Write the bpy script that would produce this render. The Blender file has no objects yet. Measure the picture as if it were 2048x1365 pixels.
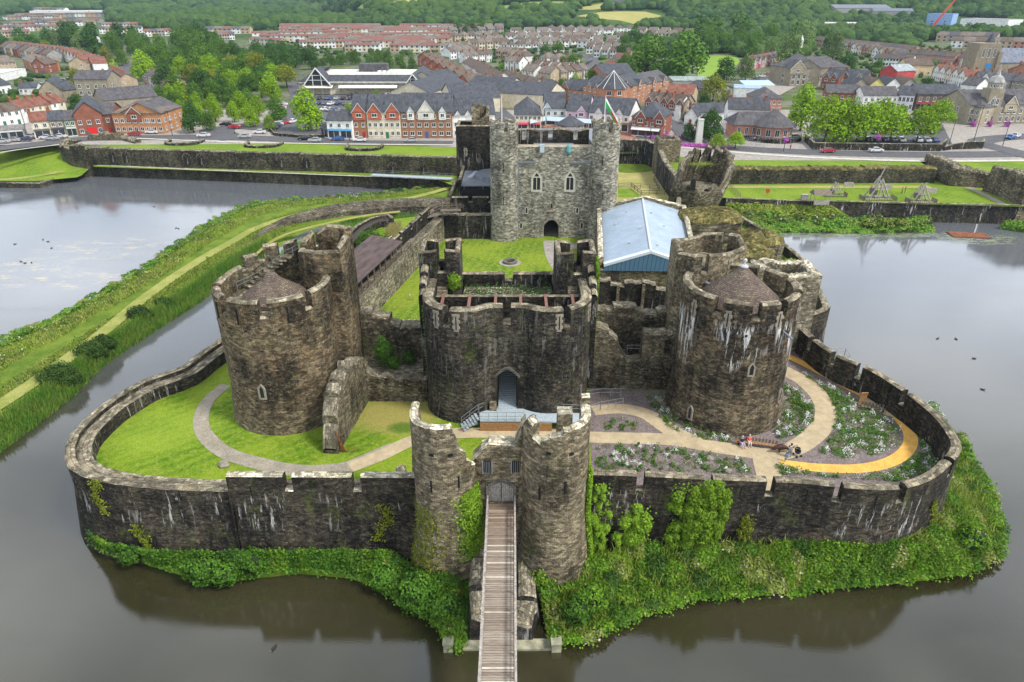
import bpy, math, random
import numpy as np
from mathutils import Vector, Matrix
from math import pi, sin, cos, tan, radians, atan2, hypot
random.seed(7)
scn=bpy.context.scene; col=scn.collection
F=1365.; TH=radians(27); HC=52.; _s,_c=sin(TH),cos(TH)
cam_d=bpy.data.cameras.new('camera'); cam=bpy.data.objects.new('camera',cam_d); col.objects.link(cam)
cam.location=(0,0,HC); cam.rotation_euler=(pi/2-TH,0,0)
cam_d.sensor_width=36; cam_d.lens=36*F/2048; cam_d.clip_end=9000; cam_d.clip_start=.5
scn.camera=cam
def ray(px,py):
    u=(px-1024)/F; v=(682.5-py)/F
    return (u,_c+v*_s,-_s+v*_c)
def P(px,py,z=0.):
    a=ray(px,py); t=(z-HC)/a[2]; return (a[0]*t,a[1]*t)
def PY(px,py,y):
    a=ray(px,py); t=y/a[1]; return (a[0]*t,HC+a[2]*t)
def tag(o,label=None,cat=None,group=None,kind=None):
    if label: o['label']=label
    if cat: o['category']=cat
    if group: o['group']=group
    if kind: o['kind']=kind
    return o
def empty(name,loc=(0,0,0),rz=0.,label=None,cat=None,group=None):
    o=bpy.data.objects.new(name,None); o.empty_display_size=.3
    o.location=loc; o.rotation_euler=(0,0,rz); col.objects.link(o)
    return tag(o,label,cat,group)
def copy_tree(o,parent=None):
    c=o.copy(); col.objects.link(c)
    if parent is not None: c.parent=parent
    for ch in o.children: copy_tree(ch,c)
    return c
class MB:
    """collects faces (with metre UVs and material slots) and builds ONE mesh object"""
    def __init__(s): s.v=[]; s.f=[]; s.uv=[]; s.m=[]
    def quad(s,pts,uvs=None,m=0):
        n=len(s.v); s.v+=[tuple(p) for p in pts]; s.f.append(tuple(range(n,n+len(pts)))); s.m.append(m)
        if uvs is None:
            a,b,c=Vector(pts[0]),Vector(pts[1]),Vector(pts[2]); nn=(b-a).cross(c-a)
            if abs(nn.z)>.7*nn.length: uvs=[(p[0],p[1]) for p in pts]
            elif abs(nn.x)>abs(nn.y): uvs=[(p[1],p[2]) for p in pts]
            else: uvs=[(p[0],p[2]) for p in pts]
        s.uv+=list(uvs); return s
    def box(s,x0,x1,y0,y1,z0,z1,m=0,mt=None,top=True,bot=True):
        if x1<x0: x0,x1=x1,x0
        if y1<y0: y0,y1=y1,y0
        mt=m if mt is None else mt
        s.quad([(x0,y0,z0),(x1,y0,z0),(x1,y0,z1),(x0,y0,z1)],None,m)
        s.quad([(x1,y0,z0),(x1,y1,z0),(x1,y1,z1),(x1,y0,z1)],None,m)
        s.quad([(x1,y1,z0),(x0,y1,z0),(x0,y1,z1),(x1,y1,z1)],None,m)
        s.quad([(x0,y1,z0),(x0,y0,z0),(x0,y0,z1),(x0,y1,z1)],None,m)
        if top: s.quad([(x0,y0,z1),(x1,y0,z1),(x1,y1,z1),(x0,y1,z1)],None,mt)
        if bot: s.quad([(x0,y1,z0),(x1,y1,z0),(x1,y0,z0),(x0,y0,z0)],None,m)
        return s
    def obox(s,c,hx,hy,hz,rz=0.,m=0,tilt=0.):
        """box centred at c, half sizes, turned about z (and tilted about its x axis)"""
        R=Matrix.Rotation(rz,3,'Z')@Matrix.Rotation(tilt,3,'X'); C=Vector(c)
        p=lambda x,y,z: tuple(C+R@Vector((x*hx,y*hy,z*hz)))
        for q in (((-1,-1,-1),(1,-1,-1),(1,-1,1),(-1,-1,1)),((1,-1,-1),(1,1,-1),(1,1,1),(1,-1,1)),((1,1,-1),(-1,1,-1),(-1,1,1),(1,1,1)),
                  ((-1,1,-1),(-1,-1,-1),(-1,-1,1),(-1,1,1)),((-1,-1,1),(1,-1,1),(1,1,1),(-1,1,1)),((-1,1,-1),(1,1,-1),(1,-1,-1),(-1,-1,-1))):
            s.quad([p(*a) for a in q],None,m)
        return s
    def bar(s,a,b,r,n=5,m=0,r2=None,cap=True):
        a=Vector(a); b=Vector(b); d=(b-a); L=d.length
        if L<1e-6: return s
        d/=L; r2=r if r2 is None else r2
        u=d.orthogonal().normalized(); w=d.cross(u)
        A=[a+(u*cos(2*pi*i/n)+w*sin(2*pi*i/n))*r for i in range(n)]
        B=[b+(u*cos(2*pi*i/n)+w*sin(2*pi*i/n))*r2 for i in range(n)]
        for i in range(n):
            j=(i+1)%n; s.quad([A[i],A[j],B[j],B[i]],[(i*.2,0),(i*.2+.2,0),(i*.2+.2,L),(i*.2,L)],m)
        if cap: s.quad(B,None,m); s.quad(A[::-1],None,m)
        return s
    def poly(s,pts,z,m=0):
        s.quad([(p[0],p[1],z) for p in pts],[(p[0],p[1]) for p in pts],m); return s
    def prism(s,pts,z0,z1,m=0,mt=None):
        n=len(pts); L=0
        a=sum(pts[i][0]*pts[(i+1)%n][1]-pts[(i+1)%n][0]*pts[i][1] for i in range(n))
        if a<0: pts=pts[::-1]
        for i in range(n):
            p,q=pts[i],pts[(i+1)%n]; l=hypot(q[0]-p[0],q[1]-p[1])
            s.quad([(p[0],p[1],z0),(q[0],q[1],z0),(q[0],q[1],z1),(p[0],p[1],z1)],[(L,z0),(L+l,z0),(L+l,z1),(L,z1)],m); L+=l
        s.poly(pts,z1,m if mt is None else mt); s.quad([(p[0],p[1],z0) for p in pts[::-1]],None,m)
        return s
    def lathe(s,c,prof,n=16,m=0,a0=0.,a1=2*pi):
        """prof: list of (r,z)"""
        for i in range(n):
            t0=a0+(a1-a0)*i/n; t1=a0+(a1-a0)*(i+1)/n
            for (r0,z0),(r1,z1) in zip(prof[:-1],prof[1:]):
                q=[(c[0]+r0*cos(t0),c[1]+r0*sin(t0),z0),(c[0]+r0*cos(t1),c[1]+r0*sin(t1),z0),(c[0]+r1*cos(t1),c[1]+r1*sin(t1),z1),(c[0]+r1*cos(t0),c[1]+r1*sin(t0),z1)]
                R=max(r0,r1); d=hypot(r1-r0,z1-z0); base=hypot(r0,z0)
                uv=[(t0*R,z0),(t1*R,z0),(t1*R,z0+d),(t0*R,z0+d)]
                if r1<1e-5: q=q[:3]; uv=uv[:3]
                elif r0<1e-5: q=[q[0],q[2],q[3]]; uv=[uv[0],uv[2],uv[3]]
                s.quad(q,uv,m)
        return s
    def add(s,o,M=None):
        n=len(s.v)
        s.v+= [tuple(M@Vector(p)) for p in o.v] if M is not None else o.v
        s.f+=[tuple(i+n for i in f) for f in o.f]; s.uv+=o.uv; s.m+=o.m; return s
    def mesh(s,name,mats,weld=False,smooth=False):
        me=bpy.data.meshes.new(name); me.from_pydata(s.v,[],s.f)
        if not isinstance(mats,(list,tuple)): mats=[mats]
        for m in mats: me.materials.append(m)
        ul=me.uv_layers.new(name='UVMap'); ul.data.foreach_set('uv',np.array(s.uv,dtype=np.float32).ravel())
        me.polygons.foreach_set('material_index',np.array(s.m,dtype=np.int32))
        if smooth: me.polygons.foreach_set('use_smooth',[True]*len(s.f))
        me.update(); return me
    def build(s,name,mats,parent=None,loc=(0,0,0),rz=0.,smooth=False):
        o=bpy.data.objects.new(name,s.mesh(name,mats,smooth=smooth)); col.objects.link(o)
        o.location=loc; o.rotation_euler=(0,0,rz)
        if parent is not None: o.parent=parent
        return o
def np_mesh(name,V,Q,mat,attr=None):
    """big numpy mesh: V (n,3), Q (m,4 or 3)"""
    me=bpy.data.meshes.new(name); k=Q.shape[1]
    me.vertices.add(len(V)); me.vertices.foreach_set('co',V.astype(np.float32).ravel())
    me.loops.add(Q.size); me.loops.foreach_set('vertex_index',Q.astype(np.int32).ravel())
    me.polygons.add(len(Q)); me.polygons.foreach_set('loop_start',np.arange(0,Q.size,k,dtype=np.int32))
    me.polygons.foreach_set('loop_total',np.full(len(Q),k,dtype=np.int32))
    for m in (mat if isinstance(mat,(list,tuple)) else [mat]): me.materials.append(m)
    me.update(calc_edges=True); return me
def link(name,me,parent=None,loc=(0,0,0),rz=0.,sc=None):
    o=bpy.data.objects.new(name,me); col.objects.link(o); o.location=loc; o.rotation_euler=(0,0,rz)
    if sc is not None: o.scale=sc if isinstance(sc,(tuple,list)) else (sc,sc,sc)
    if parent is not None: o.parent=parent
    return o
class NT:
    def __init__(s,name):
        s.mat=bpy.data.materials.new(name); s.mat.use_nodes=True; s.t=s.mat.node_tree; s.t.nodes.clear()
        s.out=s.n('ShaderNodeOutputMaterial'); s.b=s.n('ShaderNodeBsdfPrincipled'); s.l(s.b.outputs[0],s.out.inputs[0])
        s.b.inputs['Roughness'].default_value=.9; s.b.inputs['Specular IOR Level'].default_value=.25
    def n(s,k,**kw):
        x=s.t.nodes.new(k)
        for a,b in kw.items(): setattr(x,a,b)
        return x
    def l(s,a,b): s.t.links.new(a,b)
    def put(s,sock,v):
        if isinstance(v,bpy.types.NodeSocket): s.l(v,sock)
        else:
            if isinstance(v,(tuple,list)) and len(v)==3 and sock.type=='RGBA': v=(*v,1)
            sock.default_value=v
    def coord(s,kind='Object'): return s.n('ShaderNodeTexCoord').outputs[kind]
    def uv(s): return s.n('ShaderNodeUVMap',uv_map='UVMap').outputs[0]
    def pos(s): return s.n('ShaderNodeNewGeometry').outputs['Position']
    def mapv(s,v,scale=(1,1,1),loc=(0,0,0),rot=(0,0,0)):
        m=s.n('ShaderNodeMapping'); s.l(v,m.inputs[0]); m.inputs['Scale'].default_value=scale; m.inputs['Location'].default_value=loc; m.inputs['Rotation'].default_value=rot; return m.outputs[0]
    def noise(s,v,scale,detail=3,rough=.55,dist=0.,out=0):
        x=s.n('ShaderNodeTexNoise'); s.l(v,x.inputs['Vector']); x.inputs['Scale'].default_value=scale; x.inputs['Detail'].default_value=detail; x.inputs['Roughness'].default_value=rough; x.inputs['Distortion'].default_value=dist
        return x.outputs[out]
    def vor(s,v,scale,feature='F1',out='Distance',rnd=1.):
        x=s.n('ShaderNodeTexVoronoi',feature=feature); s.l(v,x.inputs['Vector']); x.inputs['Scale'].default_value=scale; x.inputs['Randomness'].default_value=rnd; return x.outputs[out]
    def ramp(s,v,stops,interp='LINEAR'):
        r=s.n('ShaderNodeValToRGB'); r.color_ramp.interpolation=interp; s.l(v,r.inputs[0])
        e=r.color_ramp.elements
        while len(e)<len(stops): e.new(.5)
        for el,(p,c) in zip(e,stops):
            el.position=p; el.color=(c,c,c,1) if isinstance(c,(int,float)) else (*c,1)
        return r.outputs[0]
    def mix(s,f,a,b,mode='MIX'):
        m=s.n('ShaderNodeMix',data_type='RGBA',blend_type=mode); s.put(m.inputs[0],f); s.put(m.inputs[6],a); s.put(m.inputs[7],b); return m.outputs[2]
    def math(s,op,a,b=0.,c=None):
        m=s.n('ShaderNodeMath',operation=op); s.put(m.inputs[0],a); s.put(m.inputs[1],b)
        if c is not None: s.put(m.inputs[2],c)
        return m.outputs[0]
    def rng(s,v,a,b,c=0.,d=1.):
        m=s.n('ShaderNodeMapRange'); s.put(m.inputs[0],v)
        for i,x in enumerate((a,b,c,d)): m.inputs[i+1].default_value=x
        return m.outputs[0]
    def sep(s,v):
        m=s.n('ShaderNodeSeparateXYZ'); s.l(v,m.inputs[0]); return m.outputs
    def bump(s,h,strength=.5,dist=.1):
        m=s.n('ShaderNodeBump'); m.inputs['Strength'].default_value=strength; m.inputs['Distance'].default_value=dist; s.l(h,m.inputs['Height']); s.l(m.outputs[0],s.b.inputs['Normal']); return m
    def done(s,colour,rough=None,spec=None,metal=None):
        s.put(s.b.inputs['Base Color'],colour)
        if rough is not None: s.put(s.b.inputs['Roughness'],rough)
        if spec is not None: s.b.inputs['Specular IOR Level'].default_value=spec
        if metal is not None: s.b.inputs['Metallic'].default_value=metal
        return s.mat
def plain(name,c,rough=.7,var=.15,scale=3.,metal=0.,spec=.3):
    t=NT(name); p=t.coord('Object'); n=t.noise(p,scale,4)
    return t.done(t.mix(1.,c,t.ramp(n,[(.3,1-var*1.6),(.7,1+var)]),'MULTIPLY'),rough,spec,metal)
def stone(name,dark,mid,light,bw=.34,bh=.17,blotch=(.42,.62),streak=.6,lime=0.,limeband=None,moss=0.,warm=.35,speck=0.,bias=0.,seed=0.,limeu=None,pale_base=0.,limeg=(.55,.6,.47,.56)):
    dark,mid,light=[(c[0]*1.0,c[1]*.985,c[2]*.87) for c in (dark,mid,light)]
    t=NT(name); uv=t.uv(); uvs=t.mapv(uv,(1,1,1),(seed,seed*.7,0)); p=t.mapv(t.pos(),(1,1,1),(seed*3,0,0))
    w=t.noise(uvs,1.3,2,out=1)
    wv=t.n('ShaderNodeVectorMath',operation='SCALE'); t.l(w,wv.inputs[0]); wv.inputs[3].default_value=.09
    av=t.n('ShaderNodeVectorMath',operation='ADD'); t.l(uvs,av.inputs[0]); t.l(wv.outputs[0],av.inputs[1])
    br=t.n('ShaderNodeTexBrick'); t.l(av.outputs[0],br.inputs['Vector'])
    br.inputs['Scale'].default_value=1.; br.inputs['Brick Width'].default_value=bw; br.inputs['Row Height'].default_value=bh
    br.inputs['Mortar Size'].default_value=.018; br.inputs['Mortar Smooth'].default_value=.4; br.inputs['Bias'].default_value=0.
    br.inputs['Color1'].default_value=(.45,.45,.45,1); br.inputs['Color2'].default_value=(1.45,1.45,1.45,1); br.inputs['Mortar'].default_value=(.4,.4,.4,1)
    fine=t.noise(t.mapv(uvs,(5.5,9,1)),1.,3,.75); cell=t.sep(t.vor(t.mapv(av.outputs[0],(1.7,3.6,1)),1.,out='Color'))[0]
    st=t.noise(t.mapv(uvs,(.9,.16,1)),1.,4,.65)
    big=t.noise(p,.16,4,.6)
    d=t.math('MULTIPLY_ADD',t.math('SUBTRACT',st,.5),streak,big); d=t.math('ADD',d,bias)
    base=t.mix(t.rng(d,blotch[0],blotch[1]),dark,mid)
    warm*=.6; hue=t.noise(p,.45,3,.6)
    base=t.mix(t.rng(hue,.52,.72,0,warm),base,tuple(x*y for x,y in zip(mid,(1.35,1.0,.6))))
    base=t.mix(t.rng(t.noise(p,2.6,6,.85),.5,.66,0,.45),base,light)
    base=t.mix(t.rng(t.noise(t.mapv(uvs,(1.1,.1,1)),1.,5,.7),.54,.66,0,.45),base,dark)
    if pale_base:
        z=t.sep(uv)[1]; base=t.mix(t.rng(t.math('ADD',z,t.math('MULTIPLY',st,4.)),12.,9.,0,pale_base),base,light)
    base=t.mix(.75,base,t.ramp(cell,[(0,.45),(.5,.95),(1.,1.9)]),'MULTIPLY')
    base=t.mix(.8,base,br.outputs[0],'MULTIPLY')
    base=t.mix(.8,base,t.ramp(fine,[(.28,.4),(.5,1.),(.72,2.1)]),'MULTIPLY')
    if moss:
        mm=t.math('MULTIPLY',t.rng(t.noise(t.mapv(uvs,(.5,.2,1)),1.,4,.7),.56,.66),t.rng(t.noise(uvs,2.2,4,.8),.42,.6))
        base=t.mix(t.math('MULTIPLY',mm,moss),base,(.1,.14,.02))
    if speck:
        sp=t.rng(t.vor(uvs,2.3),.12,.06); base=t.mix(t.math('MULTIPLY',t.math('MULTIPLY',sp,t.rng(t.noise(p,.35,3),.48,.62)),speck),base,(.62,.62,.6))
    if lime:
        v=t.sep(uv); ln=t.noise(t.mapv(uvs,(1.9,.22,1)),1.,5,.75); pat=t.noise(t.mapv(uvs,(.28,.12,1)),1.,2,.5)
        mk=t.math('MULTIPLY',t.rng(ln,limeg[0],limeg[1]),t.rng(pat,limeg[2],limeg[3]))
        if limeband: mk=t.math('MULTIPLY',mk,t.math('MULTIPLY',t.rng(v[1],limeband[0],limeband[0]+.8),t.rng(v[1],limeband[1]+1.,limeband[1])))
        if limeu: mk=t.math('MULTIPLY',mk,t.math('MULTIPLY',t.rng(v[0],limeu[0],limeu[0]+1.),t.rng(v[0],limeu[1]+1.,limeu[1])))
        base=t.mix(t.math('MULTIPLY',mk,lime),base,(.66,.65,.62))
    h=t.math('MULTIPLY_ADD',fine,.5,br.outputs[1]);
    hb=t.math('SUBTRACT',t.math('MULTIPLY',fine,1.2),br.outputs[1]); t.bump(hb,.9,.09)
    return t.done(base,.93,.15)
def foliage(name,c1,c2,c3=None,var=.5,nscale=.25,flower=None,fl=.9):
    t=NT(name); g=t.n('ShaderNodeNewGeometry'); ri=g.outputs['Random Per Island']; oi=t.n('ShaderNodeObjectInfo')
    b=t.mix(ri,c1,c2); n=t.noise(t.pos(),nscale,3)
    b=t.mix(t.rng(n,.4,.65,0,var),b,c3 or c2)
    b=t.mix(1.,b,t.ramp(oi.outputs['Random'],[(0,.9),(1,1.35)]),'MULTIPLY')
    if flower: b=t.mix(t.math('GREATER_THAN',ri,fl),b,flower)
    t.b.inputs['Subsurface Weight'].default_value=0.
    tr=t.n('ShaderNodeBsdfTranslucent'); t.put(tr.inputs[0],b); ms=t.n('ShaderNodeMixShader'); ms.inputs[0].default_value=.15
    t.l(t.b.outputs[0],ms.inputs[1]); t.l(tr.outputs[0],ms.inputs[2]); t.l(ms.outputs[0],t.out.inputs[0])
    return t.done(b,.75,.12)
def obj_paint(name,rough=.35,spec=.5,coat=0.):
    t=NT(name); oi=t.n('ShaderNodeObjectInfo'); t.b.inputs['Coat Weight'].default_value=coat
    return t.done(oi.outputs['Color'],rough,spec)
M={}
rs=np.random.RandomState(11)
def leaf_quads(C,size,up=.3,flat=1.):
    """C (n,3) leaf centres -> randomly turned quads"""
    n=len(C); size=np.broadcast_to(np.asarray(size,float),(n,))[:,None]; C=np.asarray(C,float)
    if C.shape[1]==6: N=C[:,3:]*1.25+rs.normal(size=(n,3))*.55; C=C[:,:3]
    else: N=rs.normal(size=(n,3)); N[:,2]=np.abs(N[:,2])+up
    N=N.copy(); N/=np.linalg.norm(N,axis=1,keepdims=True)
    A=np.cross(N,rs.normal(size=(n,3))); A/=np.linalg.norm(A,axis=1,keepdims=True); B=np.cross(N,A)
    A=A*size*.5; B=B*size*.5*flat
    V=np.stack([C-A,C-B*.8,C+A,C+B*.8],1).reshape(-1,3); Q=np.arange(4*n).reshape(n,4)
    return V,Q
def blade_quads(C,h,w,lean=.35):
    n=len(C); h=np.broadcast_to(np.asarray(h,float),(n,))[:,None]; a=rs.uniform(0,2*pi,n)
    d=np.stack([np.cos(a),np.sin(a),0*a],1); t=rs.normal(size=(n,3))*lean; t[:,2]=1; t/=np.linalg.norm(t,axis=1,keepdims=True)
    top=C+t*h; V=np.stack([C-d*w*.5,C+d*w*.5,top+d*w*.12,top-d*w*.12],1).reshape(-1,3)
    return V,np.arange(4*n).reshape(n,4)
def inside(poly,X,Y):
    poly=np.asarray(poly); r=np.zeros(X.shape,bool); n=len(poly); j=n-1
    for i in range(n):
        xi,yi=poly[i];xj,yj=poly[j]
        r^=((yi>Y)!=(yj>Y))&(X<(xj-xi)*(Y-yi)/(yj-yi+1e-12)+xi); j=i
    return r
def scatter(poly,n):
    p=np.asarray(poly); a=p.min(0); b=p.max(0); out=[]
    tot=0
    while tot<n:
        X=rs.uniform(a[0],b[0],n*2); Y=rs.uniform(a[1],b[1],n*2); k=inside(poly,X,Y); out.append(np.stack([X[k],Y[k]],1)); tot+=k.sum()
        if k.sum()==0: break
    return np.concatenate(out)[:n]
def smoothpath(pts,step=1.,closed=False):
    """Catmull-Rom through points, resampled"""
    P_=[Vector((p[0],p[1])) for p in pts]; n=len(P_); out=[]
    rngi=range(n if closed else n-1)
    for i in rngi:
        p0=P_[(i-1)%n] if (closed or i>0) else P_[0]; p1=P_[i]; p2=P_[(i+1)%n]; p3=P_[(i+2)%n] if (closed or i+2<n) else P_[n-1]
        k=max(1,int((p2-p1).length/step))
        for j in range(k):
            t=j/k; out.append(tuple(.5*((2*p1)+(p2-p0)*t+(2*p0-5*p1+4*p2-p3)*t*t+(-p0+3*p1-3*p2+p3)*t**3)))
    if not closed: out.append(tuple(P_[-1]))
    return out
def ribbon(name,path,w,z,mat,parent=None,kind='structure'):
    """flat strip of width w (number or list) following path; z number or function"""
    zf=z if callable(z) else (lambda x,y:z); m=MB(); L=0; pr=None
    for i,p in enumerate(path):
        a=path[max(0,i-1)]; b=path[min(len(path)-1,i+1)]; d=Vector((b[0]-a[0],b[1]-a[1])).normalized(); nrm=Vector((-d.y,d.x))
        ww=(w if isinstance(w,(int,float)) else w[0]+(w[1]-w[0])*i/(len(path)-1))/2
        l=(p[0]+nrm.x*ww,p[1]+nrm.y*ww); r=(p[0]-nrm.x*ww,p[1]-nrm.y*ww)
        cur=((*r,zf(*r)),(*l,zf(*l)))
        if pr:
            m.quad([pr[0],cur[0],cur[1],pr[1]])
        pr=cur
    o=m.build(name,mat,parent)
    return tag(o,kind=kind)
def sheet(name,pts,z,mat,kind='structure'):
    from mathutils.geometry import tessellate_polygon
    m=MB(); t=tessellate_polygon([[Vector((p[0],p[1],0)) for p in pts]])
    for tri in t:
        q=[(pts[i][0],pts[i][1],z) for i in tri]
        a=(q[1][0]-q[0][0])*(q[2][1]-q[0][1])-(q[1][1]-q[0][1])*(q[2][0]-q[0][0])
        m.quad(q if a>0 else q[::-1])
    return tag(m.build(name,mat),kind=kind)
def jit(x,a=.1): return x+random.uniform(-a,a)
def wall_mb(path,th,z0,tops,closed=False,batter=0.,batter_h=0.,openings=(),zin=None,cap=.22,rag=0.,m=(0,1),ends=True,mb=None,u0=0.):
    """masonry wall; path is its OUTER line (the outer face is on the right of the walking direction).
    tops: [(s_end, z_start, z_end),...] along the path; openings: (s0,s1,zb,zspring,rise)."""
    b=mb or MB(); n=len(path); N=n if closed else n-1
    P2=[Vector((p[0],p[1])) for p in path]; seg=[(P2[(i+1)%n]-P2[i]).length for i in range(N)]; S=[0.]
    for l in seg: S.append(S[-1]+l)
    tot=S[-1]
    def nrm(i):
        a=P2[(i-1)%n] if (closed or i>0) else P2[i]; c=P2[(i+1)%n] if (closed or i<n-1) else P2[i]
        a1=(P2[i]-a); c1=(c-P2[i])
        if a1.length<1e-6: a1=c1
        if c1.length<1e-6: c1=a1
        a1=a1.normalized(); c1=c1.normalized(); d=(a1+c1)
        if d.length<1e-4: d=c1
        d.normalize(); k=1/max(.35,d.dot(c1)); return Vector((-d.y,d.x))*k   # points to the left = inside
    Nn=[nrm(i) for i in range(n)]
    def at(s):
        s=max(0.,min(tot,s))
        for i in range(N):
            if s<=S[i+1]+1e-9:
                t=(s-S[i])/seg[i] if seg[i]>0 else 0.
                j=(i+1)%n; return P2[i].lerp(P2[j],t),Nn[i].lerp(Nn[j],t)
        return P2[-1],Nn[-1]
    cuts=set(round(x,4) for x in S); e=0.; T=[]
    for (se,za,zb) in tops:
        se=min(se,tot); T.append((e,se,za,zb)); cuts.add(round(se,4)); e=se
    if e<tot-1e-6: T.append((e,tot,T[-1][3],T[-1][3]))
    for o in openings:
        k=8 if o[4]>0 else 1
        for q in range(k+1): cuts.add(round(o[0]+(o[1]-o[0])*q/k,4))
    cs=sorted(min(c,tot) for c in cuts if -1e-4<=c<=tot+1e-3); cs2=[cs[0]]
    for c in cs[1:]:
        if c-cs2[-1]>.015: cs2.append(c)
    if rag>0:
        cs3=[]
        for a,c in zip(cs2[:-1],cs2[1:]):
            k=max(1,int((c-a)/.5)); cs3+=[a+(c-a)*q/k for q in range(k)]
        cs2=cs3+[cs2[-1]]
    def top(s,side):
        for (a,c,za,zb) in T:
            if (side>0 and a-1e-4<=s<c-1e-4) or (side<0 and a+1e-4<s<=c+1e-4):
                return za+(zb-za)*(s-a)/max(1e-6,c-a)
        return T[-1][3] if side>0 else T[0][2]
    rg={}
    def rz(s):
        if rag<=0: return 0.
        k=round(s,3)
        if k not in rg: rg[k]=random.uniform(-rag,rag)
        return rg[k]
    def arch(o,s):
        if o[4]<=0: return o[3]
        t=(s-o[0])/(o[1]-o[0]); t=abs(2*t-1); return o[3]+o[4]*(1-t**2.1)
    def V(s,off,z):
        p,nn=at(s); bb=0.
        if batter and off<=1e-6 and z<z0+batter_h: bb=batter*(1-(z-z0)/batter_h)
        q=p+nn*(off-bb); return (q.x,q.y,z)
    zi=z0 if zin is None else zin
    def face(s0,s1,off,za0,za1,zb0,zb1,rev):
        """vertical strip between lower (za) and upper (zb)"""
        cutz=[z0+batter_h] if (batter and off<=1e-6 and min(za0,za1)<z0+batter_h<min(zb0,zb1)) else []
        lv=[(za0,za1)]+[(z,z) for z in cutz]+[(zb0,zb1)]
        for (p0,p1),(q0,q1) in zip(lv[:-1],lv[1:]):
            if q0-p0<1e-4 and q1-p1<1e-4: continue
            q=[V(s0,off,p0),V(s1,off,p1),V(s1,off,q1),V(s0,off,q0)]; uv=[(s0+u0,p0),(s1+u0,p1),(s1+u0,q1),(s0+u0,q0)]
            if rev: q=q[::-1]; uv=uv[::-1]
            b.quad(q,uv,m[0])
    prev=None
    for s0,s1 in zip(cs2[:-1],cs2[1:]):
        z_0=top(s0,1)+rz(s0); z_1=top(s1,-1)+rz(s1); mid=(s0+s1)/2
        op=[o for o in openings if o[0]-1e-4<=mid<=o[1]+1e-4]; o=op[0] if op else None
        cc=min(cap,th*.3);
        if o:
            a0,a1=arch(o,s0),arch(o,s1); zb=o[2]
            if zb>z0+.01: face(s0,s1,0,z0,z0,zb,zb,False)
            if zb>zi+.01: face(s0,s1,th,zi,zi,zb,zb,True)
            b.quad([V(s0,0,zb),V(s1,0,zb),V(s1,th,zb),V(s0,th,zb)],None,m[0])
            face(s0,s1,0,a0,a1,z_0-cc,z_1-cc,False); face(s0,s1,th,a0,a1,z_0-cc,z_1-cc,True)
            b.quad([V(s0,th,a0),V(s1,th,a1),V(s1,0,a1),V(s0,0,a0)],None,m[0])
            if abs(s0-o[0])<.02: b.quad([V(s0,0,zb),V(s0,th,zb),V(s0,th,a0),V(s0,0,a0)],[(0,zb),(th,zb),(th,a0),(0,a0)],m[0])
            if abs(s1-o[1])<.02: b.quad([V(s1,th,zb),V(s1,0,zb),V(s1,0,a1),V(s1,th,a1)],[(0,zb),(th,zb),(th,a1),(0,a1)],m[0])
        else:
            face(s0,s1,0,z0,z0,z_0-cc,z_1-cc,False); face(s0,s1,th,zi,zi,z_0-cc,z_1-cc,True)
        ci=min(.28,th*.3)
        A=[(0,-cc),(ci,0),(th-ci,0),(th,-cc)]
        for (o0,d0),(o1,d1) in zip(A[:-1],A[1:]):
            b.quad([V(s0,o0,z_0+d0),V(s1,o0,z_1+d0),V(s1,o1,z_1+d1),V(s0,o1,z_0+d1)],[(s0,o0),(s1,o0),(s1,o1),(s0,o1)],m[1])
        def step(s,lo,hi,flip):
            q=[V(s,0,lo-cc),V(s,th,lo-cc),V(s,th,hi-cc),V(s,th-ci,hi),V(s,ci,hi),V(s,0,hi-cc)]; uv=[(a_,c_) for a_,c_ in ((0,lo),(th,lo),(th,hi-cc),(th-ci,hi),(ci,hi),(0,hi-cc))]
            if flip: q=q[::-1]; uv=uv[::-1]
            b.quad(q,uv,m[0])
        if prev is not None and abs(prev-z_0)>.02:
            if z_0>prev: step(s0,prev,z_0,False)
            else: step(s0,z_0,prev,True)
        prev=z_1
        first=z_0 if s0==cs2[0] else None
        if first is not None: z_first=z_0
    if closed:
        if abs(prev-z_first)>.02:
            lo,hi=min(prev,z_first),max(prev,z_first); q=[V(0,0,lo),V(0,th,lo),V(0,th,hi),V(0,0,hi)]; b.quad(q if z_first>prev else q[::-1],None,m[0])
    elif ends:
        b.quad([V(0,th,z0),V(0,0,z0),V(0,0,z_first-cc),V(0,th,z_first-cc)][::-1],None,m[0])
        b.quad([V(tot,0,z0),V(tot,th,z0),V(tot,th,prev-cc),V(tot,0,prev-cc)],None,m[0])
    b.at=at; b.tot=tot
    return b
def plen(path,closed=False):
    n=len(path); return sum(hypot(path[(i+1)%n][0]-path[i][0],path[(i+1)%n][1]-path[i][1]) for i in range(n if closed else n-1))
def crenel(L,hi,lo,mer,gap,start=0.,dip=0.):
    """merlons of length mer and embrasures of length gap from s=start to L"""
    t=[]; s=start
    if start>0: t.append((start,hi,hi))
    while s<L-1e-6:
        e=min(L,s+mer)
        if dip: t.append(((s+e)/2,hi,hi-dip)); t.append((e,hi-dip,hi))
        else: t.append((e,hi,hi))
        s=e
        if s<L-1e-6: e=min(L,s+gap); t.append((e,lo,lo)); s=e
    return t
def circ(c,r,n=40,a0=0.,a1=2*pi,closed=True):
    """counter-clockwise circle: with the inside on the left"""
    k=n if closed else n+1
    return [(c[0]+r*cos(a0+(a1-a0)*i/n),c[1]+r*sin(a0+(a1-a0)*i/n)) for i in range(k)]
HAZE=.00006
SUN_EL,SUN_AZ=radians(52),radians(118)   # azimuth clockwise from +Y: from the right, slightly behind the camera
sun_d=bpy.data.lights.new('sun','SUN'); sun_d.energy=3.3; sun_d.angle=radians(11); sun_d.color=(1,.955,.88)
sun=bpy.data.objects.new('sun',sun_d); col.objects.link(sun)
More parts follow.
